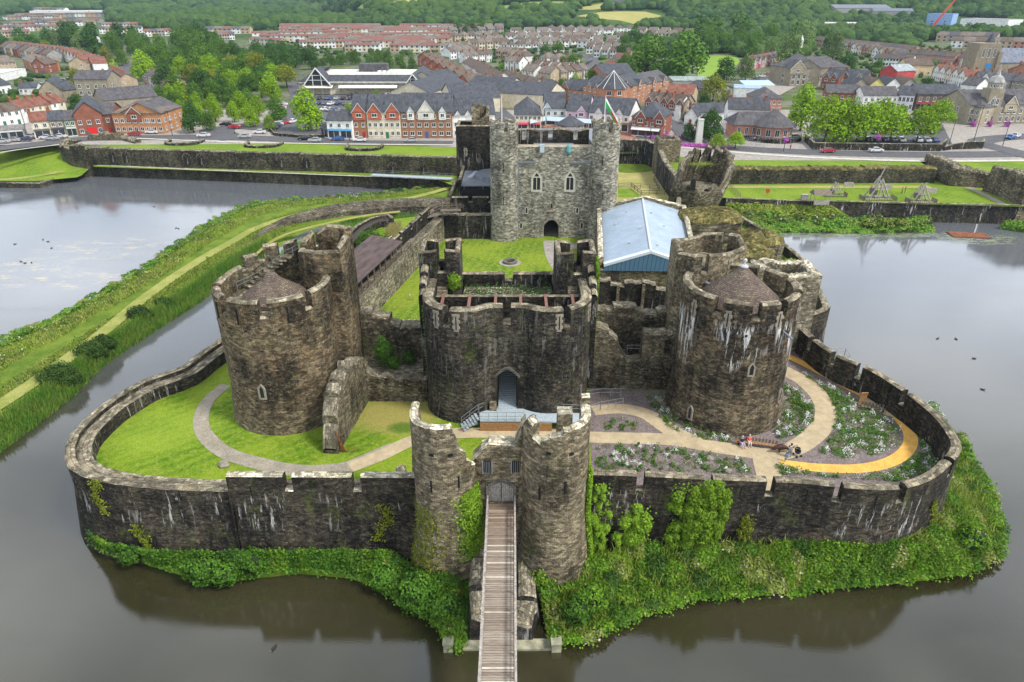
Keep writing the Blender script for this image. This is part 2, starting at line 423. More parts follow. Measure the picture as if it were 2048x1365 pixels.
_d=Vector((sin(SUN_AZ)*cos(SUN_EL),cos(SUN_AZ)*cos(SUN_EL),sin(SUN_EL)))
sun.rotation_euler=_d.to_track_quat('Z','Y').to_euler(); sun.location=(60,-40,120)
w=bpy.data.worlds.new('World'); scn.world=w; w.use_nodes=True; t=w.node_tree; t.nodes.clear()
def wn(k,**kw):
    x=t.nodes.new(k)
    for a,b in kw.items(): setattr(x,a,b)
    return x
out=wn('ShaderNodeOutputWorld'); bg=wn('ShaderNodeBackground'); sky=wn('ShaderNodeTexSky',sky_type='NISHITA'); sky.sun_disc=False
sky.sun_elevation=SUN_EL; sky.sun_rotation=SUN_AZ; sky.air_density=1.; sky.dust_density=2.5; sky.ozone_density=1.
tc=wn('ShaderNodeTexCoord'); mp=wn('ShaderNodeMapping'); mp.inputs['Scale'].default_value=(1.,1.,2.2); t.links.new(tc.outputs['Generated'],mp.inputs[0])
nz=wn('ShaderNodeTexNoise'); nz.inputs['Scale'].default_value=3.4; nz.inputs['Detail'].default_value=5; nz.inputs['Distortion'].default_value=.4; t.links.new(mp.outputs[0],nz.inputs['Vector'])
sx_=wn('ShaderNodeSeparateXYZ'); t.links.new(tc.outputs['Generated'],sx_.inputs[0]); mr=wn('ShaderNodeMapRange'); mr.inputs[1].default_value=.3; mr.inputs[2].default_value=.92; mr.inputs[3].default_value=1.7; mr.inputs[4].default_value=.9; t.links.new(sx_.outputs[2],mr.inputs[0])
cr=wn('ShaderNodeValToRGB'); e=cr.color_ramp.elements; e[0].position=.36; e[0].color=(3.3,3.7,4.3,1); e[1].position=.64; e[1].color=(8.6,8.8,9.1,1); t.links.new(nz.outputs[0],cr.inputs[0])
mx=wn('ShaderNodeMix',data_type='RGBA'); mx.inputs[0].default_value=.82; t.links.new(sky.outputs[0],mx.inputs[6]); t.links.new(cr.outputs[0],mx.inputs[7])
sc_=wn('ShaderNodeVectorMath',operation='SCALE'); t.links.new(mx.outputs[2],sc_.inputs[0]); t.links.new(mr.outputs[0],sc_.inputs[3]); t.links.new(sc_.outputs[0],bg.inputs[0]); bg.inputs[1].default_value=.142; t.links.new(bg.outputs[0],out.inputs[0])
scn.view_settings.view_transform='Standard'; scn.view_settings.look='None'; scn.view_settings.exposure=.4; scn.view_settings.gamma=1.
try: scn.view_settings.use_curve_mapping=False
except Exception: pass
scn.cycles.max_bounces=6; scn.cycles.diffuse_bounces=3; scn.cycles.glossy_bounces=3; scn.cycles.transmission_bounces=3; scn.cycles.volume_bounces=1; scn.cycles.transparent_max_bounces=6
scn.cycles.use_denoising=True
M['st_main']=stone('dark_masonry',(.018,.017,.018),(.075,.067,.058),(.22,.195,.16),lime=.15,moss=.5,speck=.4)
M['st_left']=stone('brown_masonry',(.03,.025,.02),(.155,.122,.084),(.32,.27,.2),moss=.3,speck=.3,warm=.5,bias=.04,seed=3,pale_base=.4,lime=1.,limeband=(18.5,19.8),limeu=(27.2,30.6))
M['st_right']=stone('streaked_masonry',(.03,.026,.023),(.15,.122,.088),(.29,.25,.19),lime=1.,limeband=(14.2,20.2),limeg=(.512,.555,.44,.545),moss=.25,warm=.45,bias=.02,seed=9)
M['st_gate']=stone('grey_masonry',(.06,.052,.04),(.2,.17,.125),(.38,.34,.27),moss=.5,speck=.6,bias=.08,seed=15)
M['st_ring']=stone('black_masonry',(.018,.017,.017),(.064,.056,.046),(.19,.165,.13),lime=.7,limeband=(4.6,8.4),moss=.6,speck=.15,seed=21)
M['st_dam']=stone('dam_masonry',(.025,.025,.02),(.085,.08,.06),(.21,.19,.15),moss=.9,speck=.2,seed=77)
M['st_keep']=stone('pale_masonry',(.09,.087,.08),(.265,.255,.23),(.46,.45,.4),bw=.45,bh=.22,moss=.15,speck=.2,warm=.1,blotch=(.36,.52),streak=.5,seed=31,bias=.04)
M['st_dark']=stone('sooty_masonry',(.014,.014,.015),(.05,.045,.04),(.11,.095,.075),lime=.35,moss=.35,seed=41)
M['st_ruin']=stone('ruined_masonry',(.045,.04,.03),(.16,.14,.105),(.4,.36,.3),moss=.5,speck=.8,seed=51,bias=.05)
M['st_pale']=stone('buff_masonry',(.09,.08,.065),(.26,.235,.19),(.42,.39,.33),moss=.15,speck=.3,seed=61,bias=.08)
M['st_bank']=stone('revetment_masonry',(.02,.02,.02),(.065,.06,.05),(.15,.135,.11),lime=.9,moss=.6,seed=71)
M['coping']=stone('coping_stone',(.1,.088,.07),(.22,.195,.155),(.36,.33,.27),bw=.8,bh=.5,moss=.25,speck=.2,seed=5,bias=.06)
M['cop_white']=stone('lichened_coping',(.2,.19,.15),(.42,.39,.33),(.68,.65,.6),bw=.6,bh=.4,moss=.1,seed=6,bias=.1)
M['rubble']=stone('rubble_top',(.06,.055,.045),(.2,.18,.145),(.46,.43,.37),bw=.35,bh=.3,moss=.6,speck=.8,seed=7,bias=.08,streak=0.)
M['turftop']=stone('overgrown_wall_top',(.08,.075,.03),(.17,.15,.06),(.26,.22,.12),bw=.4,bh=.3,moss=.9,seed=8,streak=0.)
M['dress']=plain('dressed_stone',(.25,.225,.175),.9,.3,1.5)
M['dress_pale']=plain('pale_tracery_stone',(.42,.4,.34),.85,.15,2.)
M['dark']=plain('dark_void',(.006,.006,.007),.6,.1)
M['leadglass']=plain('leaded_glass',(.02,.022,.025),.25,.2,spec=.5)
M['slate']=plain('slate_roof_stone',(.1,.085,.07),.9,.3,2.)
M['steel']=plain('galvanised_steel',(.32,.34,.35),.45,.1,metal=.5)
M['wood']=plain('weathered_timber',(.16,.13,.1),.85,.3,4.)
M['wood_dark']=plain('dark_timber',(.05,.04,.035),.8,.3,4.)
M['wood_new']=plain('oak_timber',(.32,.17,.07),.7,.2,4.)
M['rust']=plain('rusty_iron',(.2,.07,.03),.8,.4,2.)
M['white']=plain('white_paint',(.72,.72,.7),.6,.06)
M['black']=plain('black_metal',(.015,.015,.016),.5,.1)
M['lead']=plain('lead_grey',(.17,.19,.22),.6,.15,1.)
def grass(name,a,b,c,mow=0.,rot=.9,sc=.35,patch=.75,spots=()):
    t=NT(name); p=t.pos(); n1=t.noise(p,sc*.4,4,.6); n2=t.noise(p,sc*6,4,.7); n3=t.noise(p,12.,2,.6)
    base=t.mix(t.rng(n1,.42,.58),a,b); base=t.mix(t.rng(n2,.45,.72,0,patch),base,c)
    if mow:
        wv=t.n('ShaderNodeTexWave',bands_direction='X'); t.l(t.mapv(p,(1,1,1),(0,0,0),(0,0,rot)),wv.inputs[0]); wv.inputs['Scale'].default_value=.22; wv.inputs['Distortion'].default_value=2.5; wv.inputs['Detail'].default_value=2
        base=t.mix(t.math('MULTIPLY',wv.outputs[1],mow),base,tuple(x*1.25 for x in b))
    for q in spots: base=t.mix(t.math('MULTIPLY',gblob(t,p,*q[:5]),q[6]),base,q[5])
    base=t.mix(.8,base,t.ramp(n3,[(.3,.55),(.7,1.45)]),'MULTIPLY'); t.bump(t.math('ADD',n3,n2),.5,.08)
    return t.done(base,.95,.1)
def gblob(t,p,px,py,z,rx,ry):
    x,y=P(px,py,z); s_=t.sep(p); n=t.math('MULTIPLY',t.math('SUBTRACT',t.noise(p,.9,4,.6),.5),1.6); dx=t.math('DIVIDE',t.math('SUBTRACT',s_[0],x),rx); dy=t.math('DIVIDE',t.math('SUBTRACT',s_[1],y),ry)
    return t.rng(t.math('ADD',t.math('ADD',t.math('MULTIPLY',dx,dx),t.math('MULTIPLY',dy,dy)),n),1.3,.4)
M['lawn']=grass('mown_grass',(.06,.14,.005),(.15,.225,.014),(.27,.29,.06),mow=.4,spots=[(790,830,7.3,5.2,4.2,(.27,.235,.07),.9),(805,855,7.3,1.8,1.2,(.05,.12,.01),.8),(300,860,7.3,9,4.5,(.2,.28,.03),.45),(620,860,7.3,6,1.6,(.17,.24,.03),.5),(440,740,7.3,3,6,(.19,.25,.03),.4)])
M['lawn2']=grass('courtyard_grass',(.06,.14,.008),(.15,.22,.015),(.29,.28,.07),mow=.4,rot=.2,patch=1.)
M['dry']=grass('dry_grass',(.22,.21,.05),(.3,.26,.09),(.13,.19,.02),sc=.5)
M['rough']=grass('rough_grass',(.06,.12,.01),(.12,.18,.02),(.19,.2,.04),sc=.6)
M['green_lawn']=grass('green_grass',(.08,.16,.01),(.14,.22,.016),(.22,.24,.05),mow=.25,sc=.22,patch=.9)
M['parched']=grass('parched_grass',(.3,.27,.1),(.36,.31,.13),(.18,.22,.04),sc=.4)
M['worn']=grass('worn_grass_track',(.21,.23,.055),(.29,.29,.09),(.15,.19,.03),sc=.6)
def gravel(name,a,b,sc=9.):
    t=NT(name); p=t.pos(); base=t.mix(t.rng(t.vor(p,sc,out='Color'),.2,.9),a,b); base=t.mix(.7,base,t.ramp(t.noise(p,.9,6,.7),[(.3,.62),(.7,1.22)]),'MULTIPLY'); t.bump(t.vor(p,sc),.4,.03)
    return t.done(base,.95,.15)
M['path']=gravel('buff_path_gravel',(.4,.32,.2),(.46,.38,.25),14.)
M['yellow']=gravel('yellow_rubber_path',(.62,.34,.07),(.76,.45,.12),14.)
M['scree']=gravel('purple_slate_mulch',(.13,.105,.1),(.24,.2,.19),8.)
M['oldpath']=gravel('grey_gravel_path',(.24,.21,.16),(.33,.3,.24),8.)
M['asphalt']=gravel('asphalt',(.085,.085,.09),(.12,.12,.125),3.)
M['paving']=gravel('pavement_slabs',(.27,.245,.22),(.34,.31,.28),1.4)
M['redpave']=gravel('red_brick_paving',(.3,.13,.09),(.36,.18,.12),2.)
M['palepath']=gravel('pale_path',(.45,.43,.36),(.52,.5,.43),5.)
M['f_bush']=foliage('bramble_leaves',(.02,.065,.008),(.1,.21,.02),(.045,.12,.012),nscale=.5)
M['f_ivy']=foliage('ivy_leaves',(.07,.15,.01),(.19,.3,.025),(.11,.2,.013),nscale=.8)
M['f_dark']=foliage('dark_shrub_leaves',(.015,.045,.008),(.055,.1,.02),nscale=1.)
M['f_reed']=foliage('reed_blades',(.05,.14,.018),(.15,.3,.035),(.2,.26,.05),nscale=.35)
M['f_grass']=foliage('long_grass_blades',(.08,.17,.015),(.24,.3,.04),(.26,.24,.08),nscale=.3)
M['f_weed']=foliage('wildflower_leaves',(.07,.12,.02),(.14,.19,.03),(.13,.12,.05),nscale=.3,flower=(.45,.45,.38),fl=.93)
M['f_loose']=foliage('purple_loosestrife',(.09,.11,.04),(.2,.07,.2),(.14,.08,.12),flower=(.36,.1,.36),fl=.7)
M['f_purple']=foliage('purple_flowers',(.33,.05,.33),(.5,.12,.45),(.2,.1,.15))
M['f_bed']=foliage('bed_plants',(.035,.1,.015),(.1,.2,.025),(.06,.12,.04),nscale=.6)
M['f_white']=foliage('white_flowers',(.55,.57,.55),(.78,.8,.78),(.4,.45,.38),nscale=2.)
M['f_lime']=foliage('lime_green_leaves',(.1,.2,.008),(.22,.345,.018),(.14,.24,.01),var=.6,nscale=.12)
M['f_mid']=foliage('mid_green_leaves',(.035,.09,.01),(.09,.175,.02),(.06,.12,.012),nscale=.1)
M['f_deep']=foliage('deep_green_leaves',(.02,.065,.012),(.06,.125,.018),(.035,.09,.015),nscale=.1)
M['f_willow']=foliage('willow_leaves',(.08,.14,.035),(.16,.23,.07),(.11,.17,.045),nscale=.1)
M['f_yellow']=foliage('yellow_green_leaves',(.11,.14,.01),(.22,.24,.025),(.09,.13,.012),nscale=.2)
M['bark']=plain('bark',(.07,.055,.04),.95,.3,3.)
def s_near(path,pt,closed=False):
    best=(1e9,0); S=0; n=len(path)
    for i in range(n if closed else n-1):
        a=Vector(path[i]); c=Vector(path[(i+1)%n]); l=(c-a).length
        if l>1e-6:
            t=max(0,min(1,(Vector(pt)-a).dot(c-a)/l/l)); d=(a.lerp(c,t)-Vector(pt)).length
            if d<best[0]: best=(d,S+t*l)
        S+=l
    return best[1]
def tops_gaps(L,hi,lo,gaps,w=.9,base=0.,hif=None):
    """constant height hi with embrasures of width w centred on the arc lengths in gaps"""
    t=[]; s=base; hif=hif or (lambda q:hi)
    for g in sorted(gaps):
        a,b=g-w/2,g+w/2
        if a<=s+.05: continue
        k=max(1,int((a-s)/1.));
        for i in range(k): t.append((s+(a-s)*(i+1)/k,hif(s+(a-s)*i/k),hif(s+(a-s)*(i+1)/k)))
        t.append((b,lo,lo)); s=b
    k=max(1,int((L-s)/1.))
    for i in range(k): t.append((s+(L-s)*(i+1)/k,hif(s+(L-s)*i/k),hif(s+(L-s)*(i+1)/k)))
    return t
def facing(o,x,y,z,ang):
    """local -Y of the part looks towards direction ang"""
    o.location=(x,y,z); o.rotation_euler=(0,0,ang+pi/2)
def gothic(parent,x,y,z,w,h,ang,lights=1,mat='dress'):
    """pointed window standing on z: dressed-stone frame with dark leaded panes; ang = outward direction"""
    f=MB(); t=.16*w+.05; n=8
    def prof(ww,hh):
        sp=hh-ww*.75; p=[(-ww/2,0),(ww/2,0)]
        for i in range(n+1): a=i/n; p.append((ww/2*(1-a**1.6),sp+(hh-sp)*a))
        for i in range(1,n+1): a=1-i/n; p.append((-ww/2*(1-a**1.6),sp+(hh-sp)*a))
        return p
    A=prof(w,h); B=[(px*(w-2*t)/w,t+pz*(h-2*t)/h) for px,pz in A]
    k=len(A)
    for i in range(k):
        j=(i+1)%k
        f.quad([(A[i][0],-.1,A[i][1]),(A[j][0],-.1,A[j][1]),(B[j][0],-.1,B[j][1]),(B[i][0],-.1,B[i][1])])
        f.quad([(A[j][0],-.1,A[j][1]),(A[i][0],-.1,A[i][1]),(A[i][0],.1,A[i][1]),(A[j][0],.1,A[j][1])])
        f.quad([(B[i][0],-.1,B[i][1]),(B[j][0],-.1,B[j][1]),(B[j][0],.05,B[j][1]),(B[i][0],.05,B[i][1])])
    for i in range(1,lights):
        xx=-w/2+w*i/lights; f.box(xx-.06,xx+.06,-.09,.0,t,h*.72)
    if lights>1:
        f.box(-w/2+t,w/2-t,-.08,0,h*.68,h*.73)
        f.lathe((0,0,0),[(.01,0),(.02,0)],3)
    o=f.build('window_frame',M[mat],parent); facing(o,x,y,z,ang)
    g=MB(); g.quad([(p[0],-.03,p[1]) for p in B]);
    gl=g.build('leaded_pane',M['leadglass'],o)
    return o
def slit(parent,x,y,z,h,ang,pale=True):
    f=MB(); w=.28
    if pale:
        q=int(h/.35)
        for i in range(q): ww=w+(.14 if i%2 else 0); f.box(-ww,ww,-.05,.1,i*h/q,(i+1)*h/q-.01)
        o=f.build('arrow_loop',M['dress'],parent)
    else:
        f.box(-.075,.075,-.05,.1,0,h); o=f.build('arrow_slit',M['dark'],parent); facing(o,x,y,z,ang); return o
    facing(o,x,y,z,ang); d=MB(); d.box(-.06,.06,-.075,.05,h*.12,h*.88); d.build('slot',M['dark'],o)
    return o
def holes(parent,pts):
    """putlog holes: small dark sockets (x,y,z,ang)"""
    for x,y,z,a in pts:
        m=MB(); m.box(-.13,.13,-.03,.1,-.13,.13); o=m.build('putlog_hole',M['dark'],parent); facing(o,x,y,z,a)
def rail(parent,pts,h=1.1,mat='steel',step=1.5,name='railing',balusters=0.,r=.03,rails=(1.,.55)):
    """posts and rails along 3-D points"""
    m=MB()
    for a,b in zip(pts[:-1],pts[1:]):
        a=Vector(a);b=Vector(b); L=(b-a).length; k=max(1,round(L/step))
        for q in rails: m.bar(a+Vector((0,0,h*q)),b+Vector((0,0,h*q)),r,4)
        for i in range(k+1):
            p=a.lerp(b,i/k); m.bar(p,p+Vector((0,0,h)),r*1.1,4)
        if balusters:
            kk=int(L/balusters)
            for i in range(kk): p=a.lerp(b,i/kk); m.bar(p+Vector((0,0,.1)),p+Vector((0,0,h*.97)),.014,3,cap=False)
    return m.build(name,M[mat],parent)
def clump(name,C,size,mat,parent=None,up=.3):
    V,Q=leaf_quads(C,size,up); return link(name,np_mesh(name,V,Q,M[mat]),parent)
def blob_pts(n,c,r,shell=.75,squash=(1,1,1)):
    d=rs.normal(size=(n,3)); d/=np.linalg.norm(d,axis=1,keepdims=True)
    lump=1+.22*np.sin(d[:,0:1]*5+c[0])*np.cos(d[:,1:2]*6+c[1])+.15*np.sin(d[:,2:3]*8+c[0]*2)
    return np.column_stack([np.array(c)+d*lump*r*(rs.uniform(shell,1.,(n,1)))*np.array(squash),d/np.array(squash)])
OZ,IZ=7.3,8.2      # outer and inner ward levels
def round_tower(kind,c,r,top,mat,label,embr,roofr,apex,deck,finial,name='round_tower'):
    root=empty(name,(0,0,0),0,label,'tower')
    path=circ(c,r,48); L=plen(path,True); u=r*2*pi/360
    lo=top-1.75
    b=wall_mb(path,1.0,5.8,tops_gaps(L,top,lo,[e*u for e in embr],.95,hif=lambda q:top-.05*abs(sin(q*2.1))),closed=True,batter=.6,batter_h=6.,zin=deck)
    b.prism(circ(c,r-.95,40),deck-.5,deck,0,1)
    b.build('tower_wall',[M[mat],M['coping']],root)
    rf=MB(); rf.lathe(c,[(roofr,deck+.5),(roofr*.66,deck+.5+(apex-deck-.5)*.36),(roofr*.3,deck+.5+(apex-deck-.5)*.72),(.55 if not finial else .25,apex)],40)
    rf.lathe(c,[(roofr,deck),(roofr,deck+.5)],40)
    if not finial: rf.poly(circ(c,.55,12),apex)
    rr=rf.build('roof',M['slate_cone'],root)
    if finial:
        f=MB(); f.lathe(c,[(.45,apex-.05),(.42,apex+.12),(.12,apex+.2),(.1,apex+.5),(.22,apex+.62),(.2,apex+.8),(.02,apex+.95)],10); f.build('finial',M['lead_pale'],rr,smooth=True)
    return root
t=NT('stone_slate_courses'); uv=t.uv(); br=t.n('ShaderNodeTexBrick'); t.l(uv,br.inputs[0]); br.inputs['Scale'].default_value=1.; br.inputs['Brick Width'].default_value=.4; br.inputs['Row Height'].default_value=.2; br.inputs['Mortar Size'].default_value=.025
br.inputs['Color1'].default_value=(.6,.6,.6,1); br.inputs['Color2'].default_value=(1.3,1.3,1.3,1); br.inputs['Mortar'].default_value=(.3,.3,.3,1)
bs=t.mix(t.rng(t.noise(t.pos(),.8,4,.6),.45,.7),(.14,.108,.09),(.18,.15,.1)); bs=t.mix(1.,bs,br.outputs[0],'MULTIPLY'); t.bump(br.outputs[1],-.8,.06); M['slate_cone']=t.done(bs,.9,.15)
M['lead_pale']=plain('pale_lead',(.45,.47,.48),.5,.1)
LT,RT=(-26.8,70.9),(25.6,70.7)
tl=round_tower('l',LT,6.35,23.6,'st_left','huge brown round castle tower on the lawn side with low cone roof and pointed loop',[195,235,278,322,160,128],3.5,24.3,21.3,False)
tr=round_tower('r',RT,6.4,23.5,'st_right','huge round castle tower beside the flower garden streaked white below its battlements',[232,268,296,332,15,50],4.5,25.2,21.0,True)
tb=wall_mb([(-19.3,72.6),(-18.9,74.5),(-19.1,78.6),(-23.9,78.9),(-24.6,76.0),(-24.3,73.6),(-22.3,72.3)][::1],.75,5.8,
   [(1.8,26.6,27.0),(3.6,27.1,27.1),(4.6,26.9,26.5),(5.4,25.1,25.1),(9,27.4,27.6),(10.6,27.4,26.6),(11.4,25.2,25.2),(14.5,26.9,26.4),(15.3,24.6,24.6),(18,26,26.3)],closed=True,zin=23.2)
tb.prism([(-19.5,73.2),(-19.6,78.),(-23.3,78.2),(-24,76),(-23.7,74),(-22.3,73.)],23.,23.3,0,1)
tb.build('stair_turret',[M['st_left'],M['coping']],tl)
rp=circ(LT,6.1,16,radians(75),radians(178),False)
tb=wall_mb([( p[0],p[1]) for p in rp],.8,21.5,[(1.6,26.4,26.0),(2.4,24.4,24.4),(4.2,25.9,25.9),(5,24.2,24.2),(6.8,25.,25.),(7.4,23.6,23.6),(12,24.,23.6)],mb=MB()); tb.build('rear_parapet',[M['st_ruin'],M['coping']],tl)
rail(tl,[(-31.5,72.5,21.6),(-29.8,75.2,21.8),(-26.5,76.0,24.2),(-24.6,75.2,25.2)],1.,'steel',1.2,'stair_railing')
m=MB()
for i in range(9): a=radians(140-i*7); m.obox((LT[0]+4.6*cos(a),LT[1]+4.6*sin(a),21.6+i*.38),.45,.6,.12,a,0)
m.build('parapet_steps',M['coping'],tl)
m=MB(); m.box(-.55,.55,-.06,.2,0,1.9); o=m.build('turret_doorway',M['dark'],tl); facing(o,-24.45,75.4,21.6,radians(205))
gothic(tl,LT[0]+6.62*cos(radians(264)),LT[1]+6.62*sin(radians(264)),12.,.85,1.9,radians(264))
gothic(tl,LT[0]+6.62*cos(radians(352)),LT[1]+6.62*sin(radians(352)),12.,.8,1.8,radians(352))
for a in (222,252,300): slit(tl,LT[0]+6.4*cos(radians(a)),LT[1]+6.4*sin(radians(a)),20.9,1.8,radians(a),False)
holes(tl,[(LT[0]+6.36*cos(radians(a)),LT[1]+6.36*sin(radians(a)),20.2,radians(a)) for a in (210,228,240,258,290,312)])
pt=[(19.3,75.6),(20.7,73.4),(23.2,74.2),(28.3,78.2),(28.4,81.4),(24.2,83.6),(19.7,81)]
tb=wall_mb(pt,.7,5.8,tops_gaps(plen(pt,True),25.,23.3,[4.2,16.5],.9,hif=lambda q:25.1+.35*sin(q*.5)),closed=True,zin=22.6)
tb.prism([(19.8,75.8),(20.9,74),(23,74.8),(27.8,78.4),(27.8,81.2),(24.1,83),(20.1,80.7)],22.2,22.6,0,1); tb.build('stair_turret',[M['st_gate'],M['coping']],tr)
for a in (243,292,324,206): slit(tr,RT[0]+6.42*cos(radians(a)),RT[1]+6.42*sin(radians(a)),20.4,2.,radians(a))
slit(tr,25.9,76.25,21.8,2.2,radians(-52))
gothic(tr,RT[0]+6.55*cos(radians(272)),RT[1]+6.55*sin(radians(272)),15.,.8,1.7,radians(272))
gothic(tr,RT[0]+6.6*cos(radians(316)),RT[1]+6.6*sin(radians(316)),10.5,.75,1.9,radians(316))
gothic(tr,RT[0]+6.95*cos(radians(222)),RT[1]+6.95*sin(radians(222)),8.2,.7,1.9,radians(222))
for a,dz in ((238,0),(300,0)):
    aa=radians(a); m=MB(); p0=(RT[0]+6.2*cos(aa),RT[1]+6.2*sin(aa),20.1); p1=(RT[0]+7.3*cos(aa+.08),RT[1]+7.3*sin(aa+.08),19.3); m.bar(p0,p1,.09,5,r2=.13); m.build('gutter_spout',M['lead'],tr)
m=MB(); m.bar((24.4,76.2,21),(24.4,76.2,24.),.09,6); m.build('red_pipe',plain('red_pipe_paint',(.35,.03,.03),.5,.1),tr)
m=MB(); m.box(22,26.5,75.3,76.0,21.6,21.9); m.obox((22.6,74.,21.9),.2,1.6,.15,.5); m.build('lead_flashing',M['lead'],tr)
holes(tr,[(RT[0]+6.41*cos(radians(a)),RT[1]+6.41*sin(radians(a)),19.8,radians(a)) for a in (228,250,262,281,305,322)])
C1,C2,GR=(-5.4,71.5),(4.3,71.5),4.75
gp=[(-10.15,80.2),(-10.15,75)]+circ(C1,GR,14,pi,radians(309),False)+circ(C2,GR,14,radians(231),2*pi,False)+[(9.05,75),(9.05,80.2)]
L=plen(gp); gate=empty('gatehouse',(0,0,0),0,'dark twin fronted castle gatehouse in the middle with arched doorway and ramp','gatehouse')
gaps=[s_near(gp,p) for p in ((-7.2,67.1),(-.55,67.9),(6.0,67.1))]
sm=s_near(gp,(-.55,67.8))
zt=PY(1015,737,68)[1]; zs=PY(1015,753,68)[1]
T=tops_gaps(L,21.6,19.7,gaps,.85,hif=lambda q:21.7+.04*cos(q*2.3))
b=wall_mb(gp,1.2,5.6,T,batter=.35,batter_h=4.,zin=17.6,openings=[(sm-1.2,sm+1.2,8.3,zs,max(.6,zt-zs))])
b.build('gate_wall',[M['st_main'],M['coping']],gate)
m=MB(); m.box(-8.9,7.9,69.6,79.9,17.2,17.6); m.build('wall_walk_floor',M['rubble'],gate)
m=MB()
for x in (-8.,-4.9,-1.9,1.,3.9,7.): m.box(x-.16,x+.16,68.4 if abs(x+.5)<4 else 67.9,73.7,20.35,20.6)
m.build('roof_beams',M['rust_red'] if 'rust_red' in M else M.setdefault('rust_red',plain('red_timber',(.2,.1,.07),.8,.2)),gate)
m=MB(); m.box(-8.9,7.9,73.6,74.3,17.6,20.3,0,1); m.box(-6,5,74.3,79.9,17.6,19.0,0,1); m.build('inner_terrace',[M['st_dark'],M['rubble']],gate)
m=wall_mb([(-6.2,79.8),(5.6,79.8)],.8,16,[(5.3,20.9,20.9),(6.3,20.,20.),(11.8,20.9,20.9)]); m.build('rear_parapet',[M['st_dark'],M['coping']],gate)
m=wall_mb([(9.05,80.2),(-10.15,80.2)],1.,5.6,[(20,18.4,18.4)],openings=[(8.2,11.,8.,11.8,1.2)]); m.build('rear_wall',[M['st_dark'],M['coping']],gate)
m=MB(); m.box(-1.95,-1.75,68.9,79,7.4,13.5); m.box(.65,.85,68.9,79,7.4,13.5); m.box(-1.95,.85,68.9,79,13.5,13.7); m.build('passage',M['passage'] if 'passage' in M else M.setdefault('passage',plain('passage_plaster',(.25,.2,.16),.9,.2)),gate)
def turret(parent,x0,x1,y0,y1,zt,mat,gapside,name='stair_turret'):
    pth=[(x0,y1),(x0,y0),(x1,y0),(x1,y1)]; l1=y1-y0; l2=x1-x0
    g=[l1+l2*.55,l1+l2+l1+l2*.5]
    w_=wall_mb(pth,.62,6,tops_gaps(2*(l1+l2),zt,zt-2.6,g,1.1,hif=lambda q:zt+.15*sin(q)),closed=True,zin=20.6,cap=.3)
    w_.prism([(x0+.6,y0+.6),(x1-.6,y0+.6),(x1-.6,y1-.6),(x0+.6,y1-.6)],20.2,20.6,0,1)
    return w_.build(name,[M[mat],M['coping']],parent)
turret(gate,-11.,-6.2,76.,80.8,25.1,'st_main',0); turret(gate,5.2,10.,76.,80.8,24.9,'st_main',0)
for sx,xx in ((-1,-9.55),(1,8.5)):
    m=MB()
    for i in range(8): m.box(xx+(.2 if sx<0 else -1.8),xx+(1.8 if sx<0 else -.2),72.9+i*.42,73.4+i*.42+.1,17.6,18.1+i*.36)
    m.build('stair_flight',M['rubble'],gate)
    xo=-10.75 if sx<0 else 9.85
    m=wall_mb([(xo,76.4),(xo,72.2)] if sx<0 else [(xo-.9,76.4),(xo-.9,72.2)],.9,10.,[(1.5,23.6,23.0),(1.9,22.,22.),(3.3,22.6,22.2),(4.3,21.6,21.2)] ,cap=.4); m.build('stepped_parapet',[M['st_dark'],M['coping']],gate)
for a,c in ((205,C1),(262,C1),(280,C2),(335,C2)): slit(gate,c[0]+(GR+.02)*cos(radians(a if a!=205 else 232)),c[1]+(GR+.02)*sin(radians(a if a!=205 else 232)),19.1,2.1,radians(a if a!=205 else 232))
holes(gate,[(c[0]+(GR+.01)*cos(radians(a)),c[1]+(GR+.01)*sin(radians(a)),18.7,radians(a)) for c in (C1,C2) for a in (215,240,262,285,302) if not (c==C2 and a==215)])
m=MB()
for i in range(15):
    t_=-1+2*i/14; x=-.55+1.36*t_; z=zs+(zt-zs)*(1-abs(t_)**1.7)+.12; m.obox((x,67.82,z),.12,.1,.17,0,0)
m.build('door_arch',M['dress_dark'] if 'dress_dark' in M else M.setdefault('dress_dark',plain('weathered_dressed_stone',(.13,.12,.1),.9,.3,2)),gate)
m=MB(); m.box(-2.6,-1.8,67.2,67.9,7.3,9.6); m.build('buttress',M['st_gate'],gate)
C=np.array([(random.uniform(-5.8,5),random.uniform(74.4,79.2),19.+random.uniform(0,.8)) for _ in range(900)]); tag(clump('wall_top_weeds',C,.28,'f_deep',gate),kind='stuff')
C=np.array([(random.uniform(-5.8,5),random.uniform(74.6,77.5),19.5+random.uniform(0,.5)) for _ in range(70)]); tag(clump('wall_top_flowers',C,.14,'f_white',gate),kind='stuff')
C=blob_pts(900,(-6.9,75.9,21.3),1.0,.3,(.9,.6,1.3)); clump('turret_weeds',C,.22,'f_ivy',gate)
def ivy_on(name,pts_fn,n,size,mat,parent=None,label=None,cat=None,group=None):
    C=np.array([pts_fn() for _ in range(n)]); V,Q=leaf_quads(C,size,.1); o=link(name,np_mesh(name,V,Q,M[mat]),parent)
    return tag(o,label,cat,group)
def _iv():
    z=random.triangular(12.5,24.6,23); return (9.9+random.uniform(-.05,.3),random.uniform(74.6,80)*.4+.6*(73.2+random.random()*2),z)
ivy_on('ivy',_iv,5200,.22,'f_ivy',None,'yellow green ivy strip hanging down the right hand turret of the dark middle gatehouse','ivy')
ivy_on('ivy',lambda:(-10.25+random.uniform(-.15,.1),random.uniform(71.8,74.5),random.uniform(8,20)),1500,.2,'f_ivy',None,'thin ivy line up the left flank of the dark middle gatehouse','ivy')
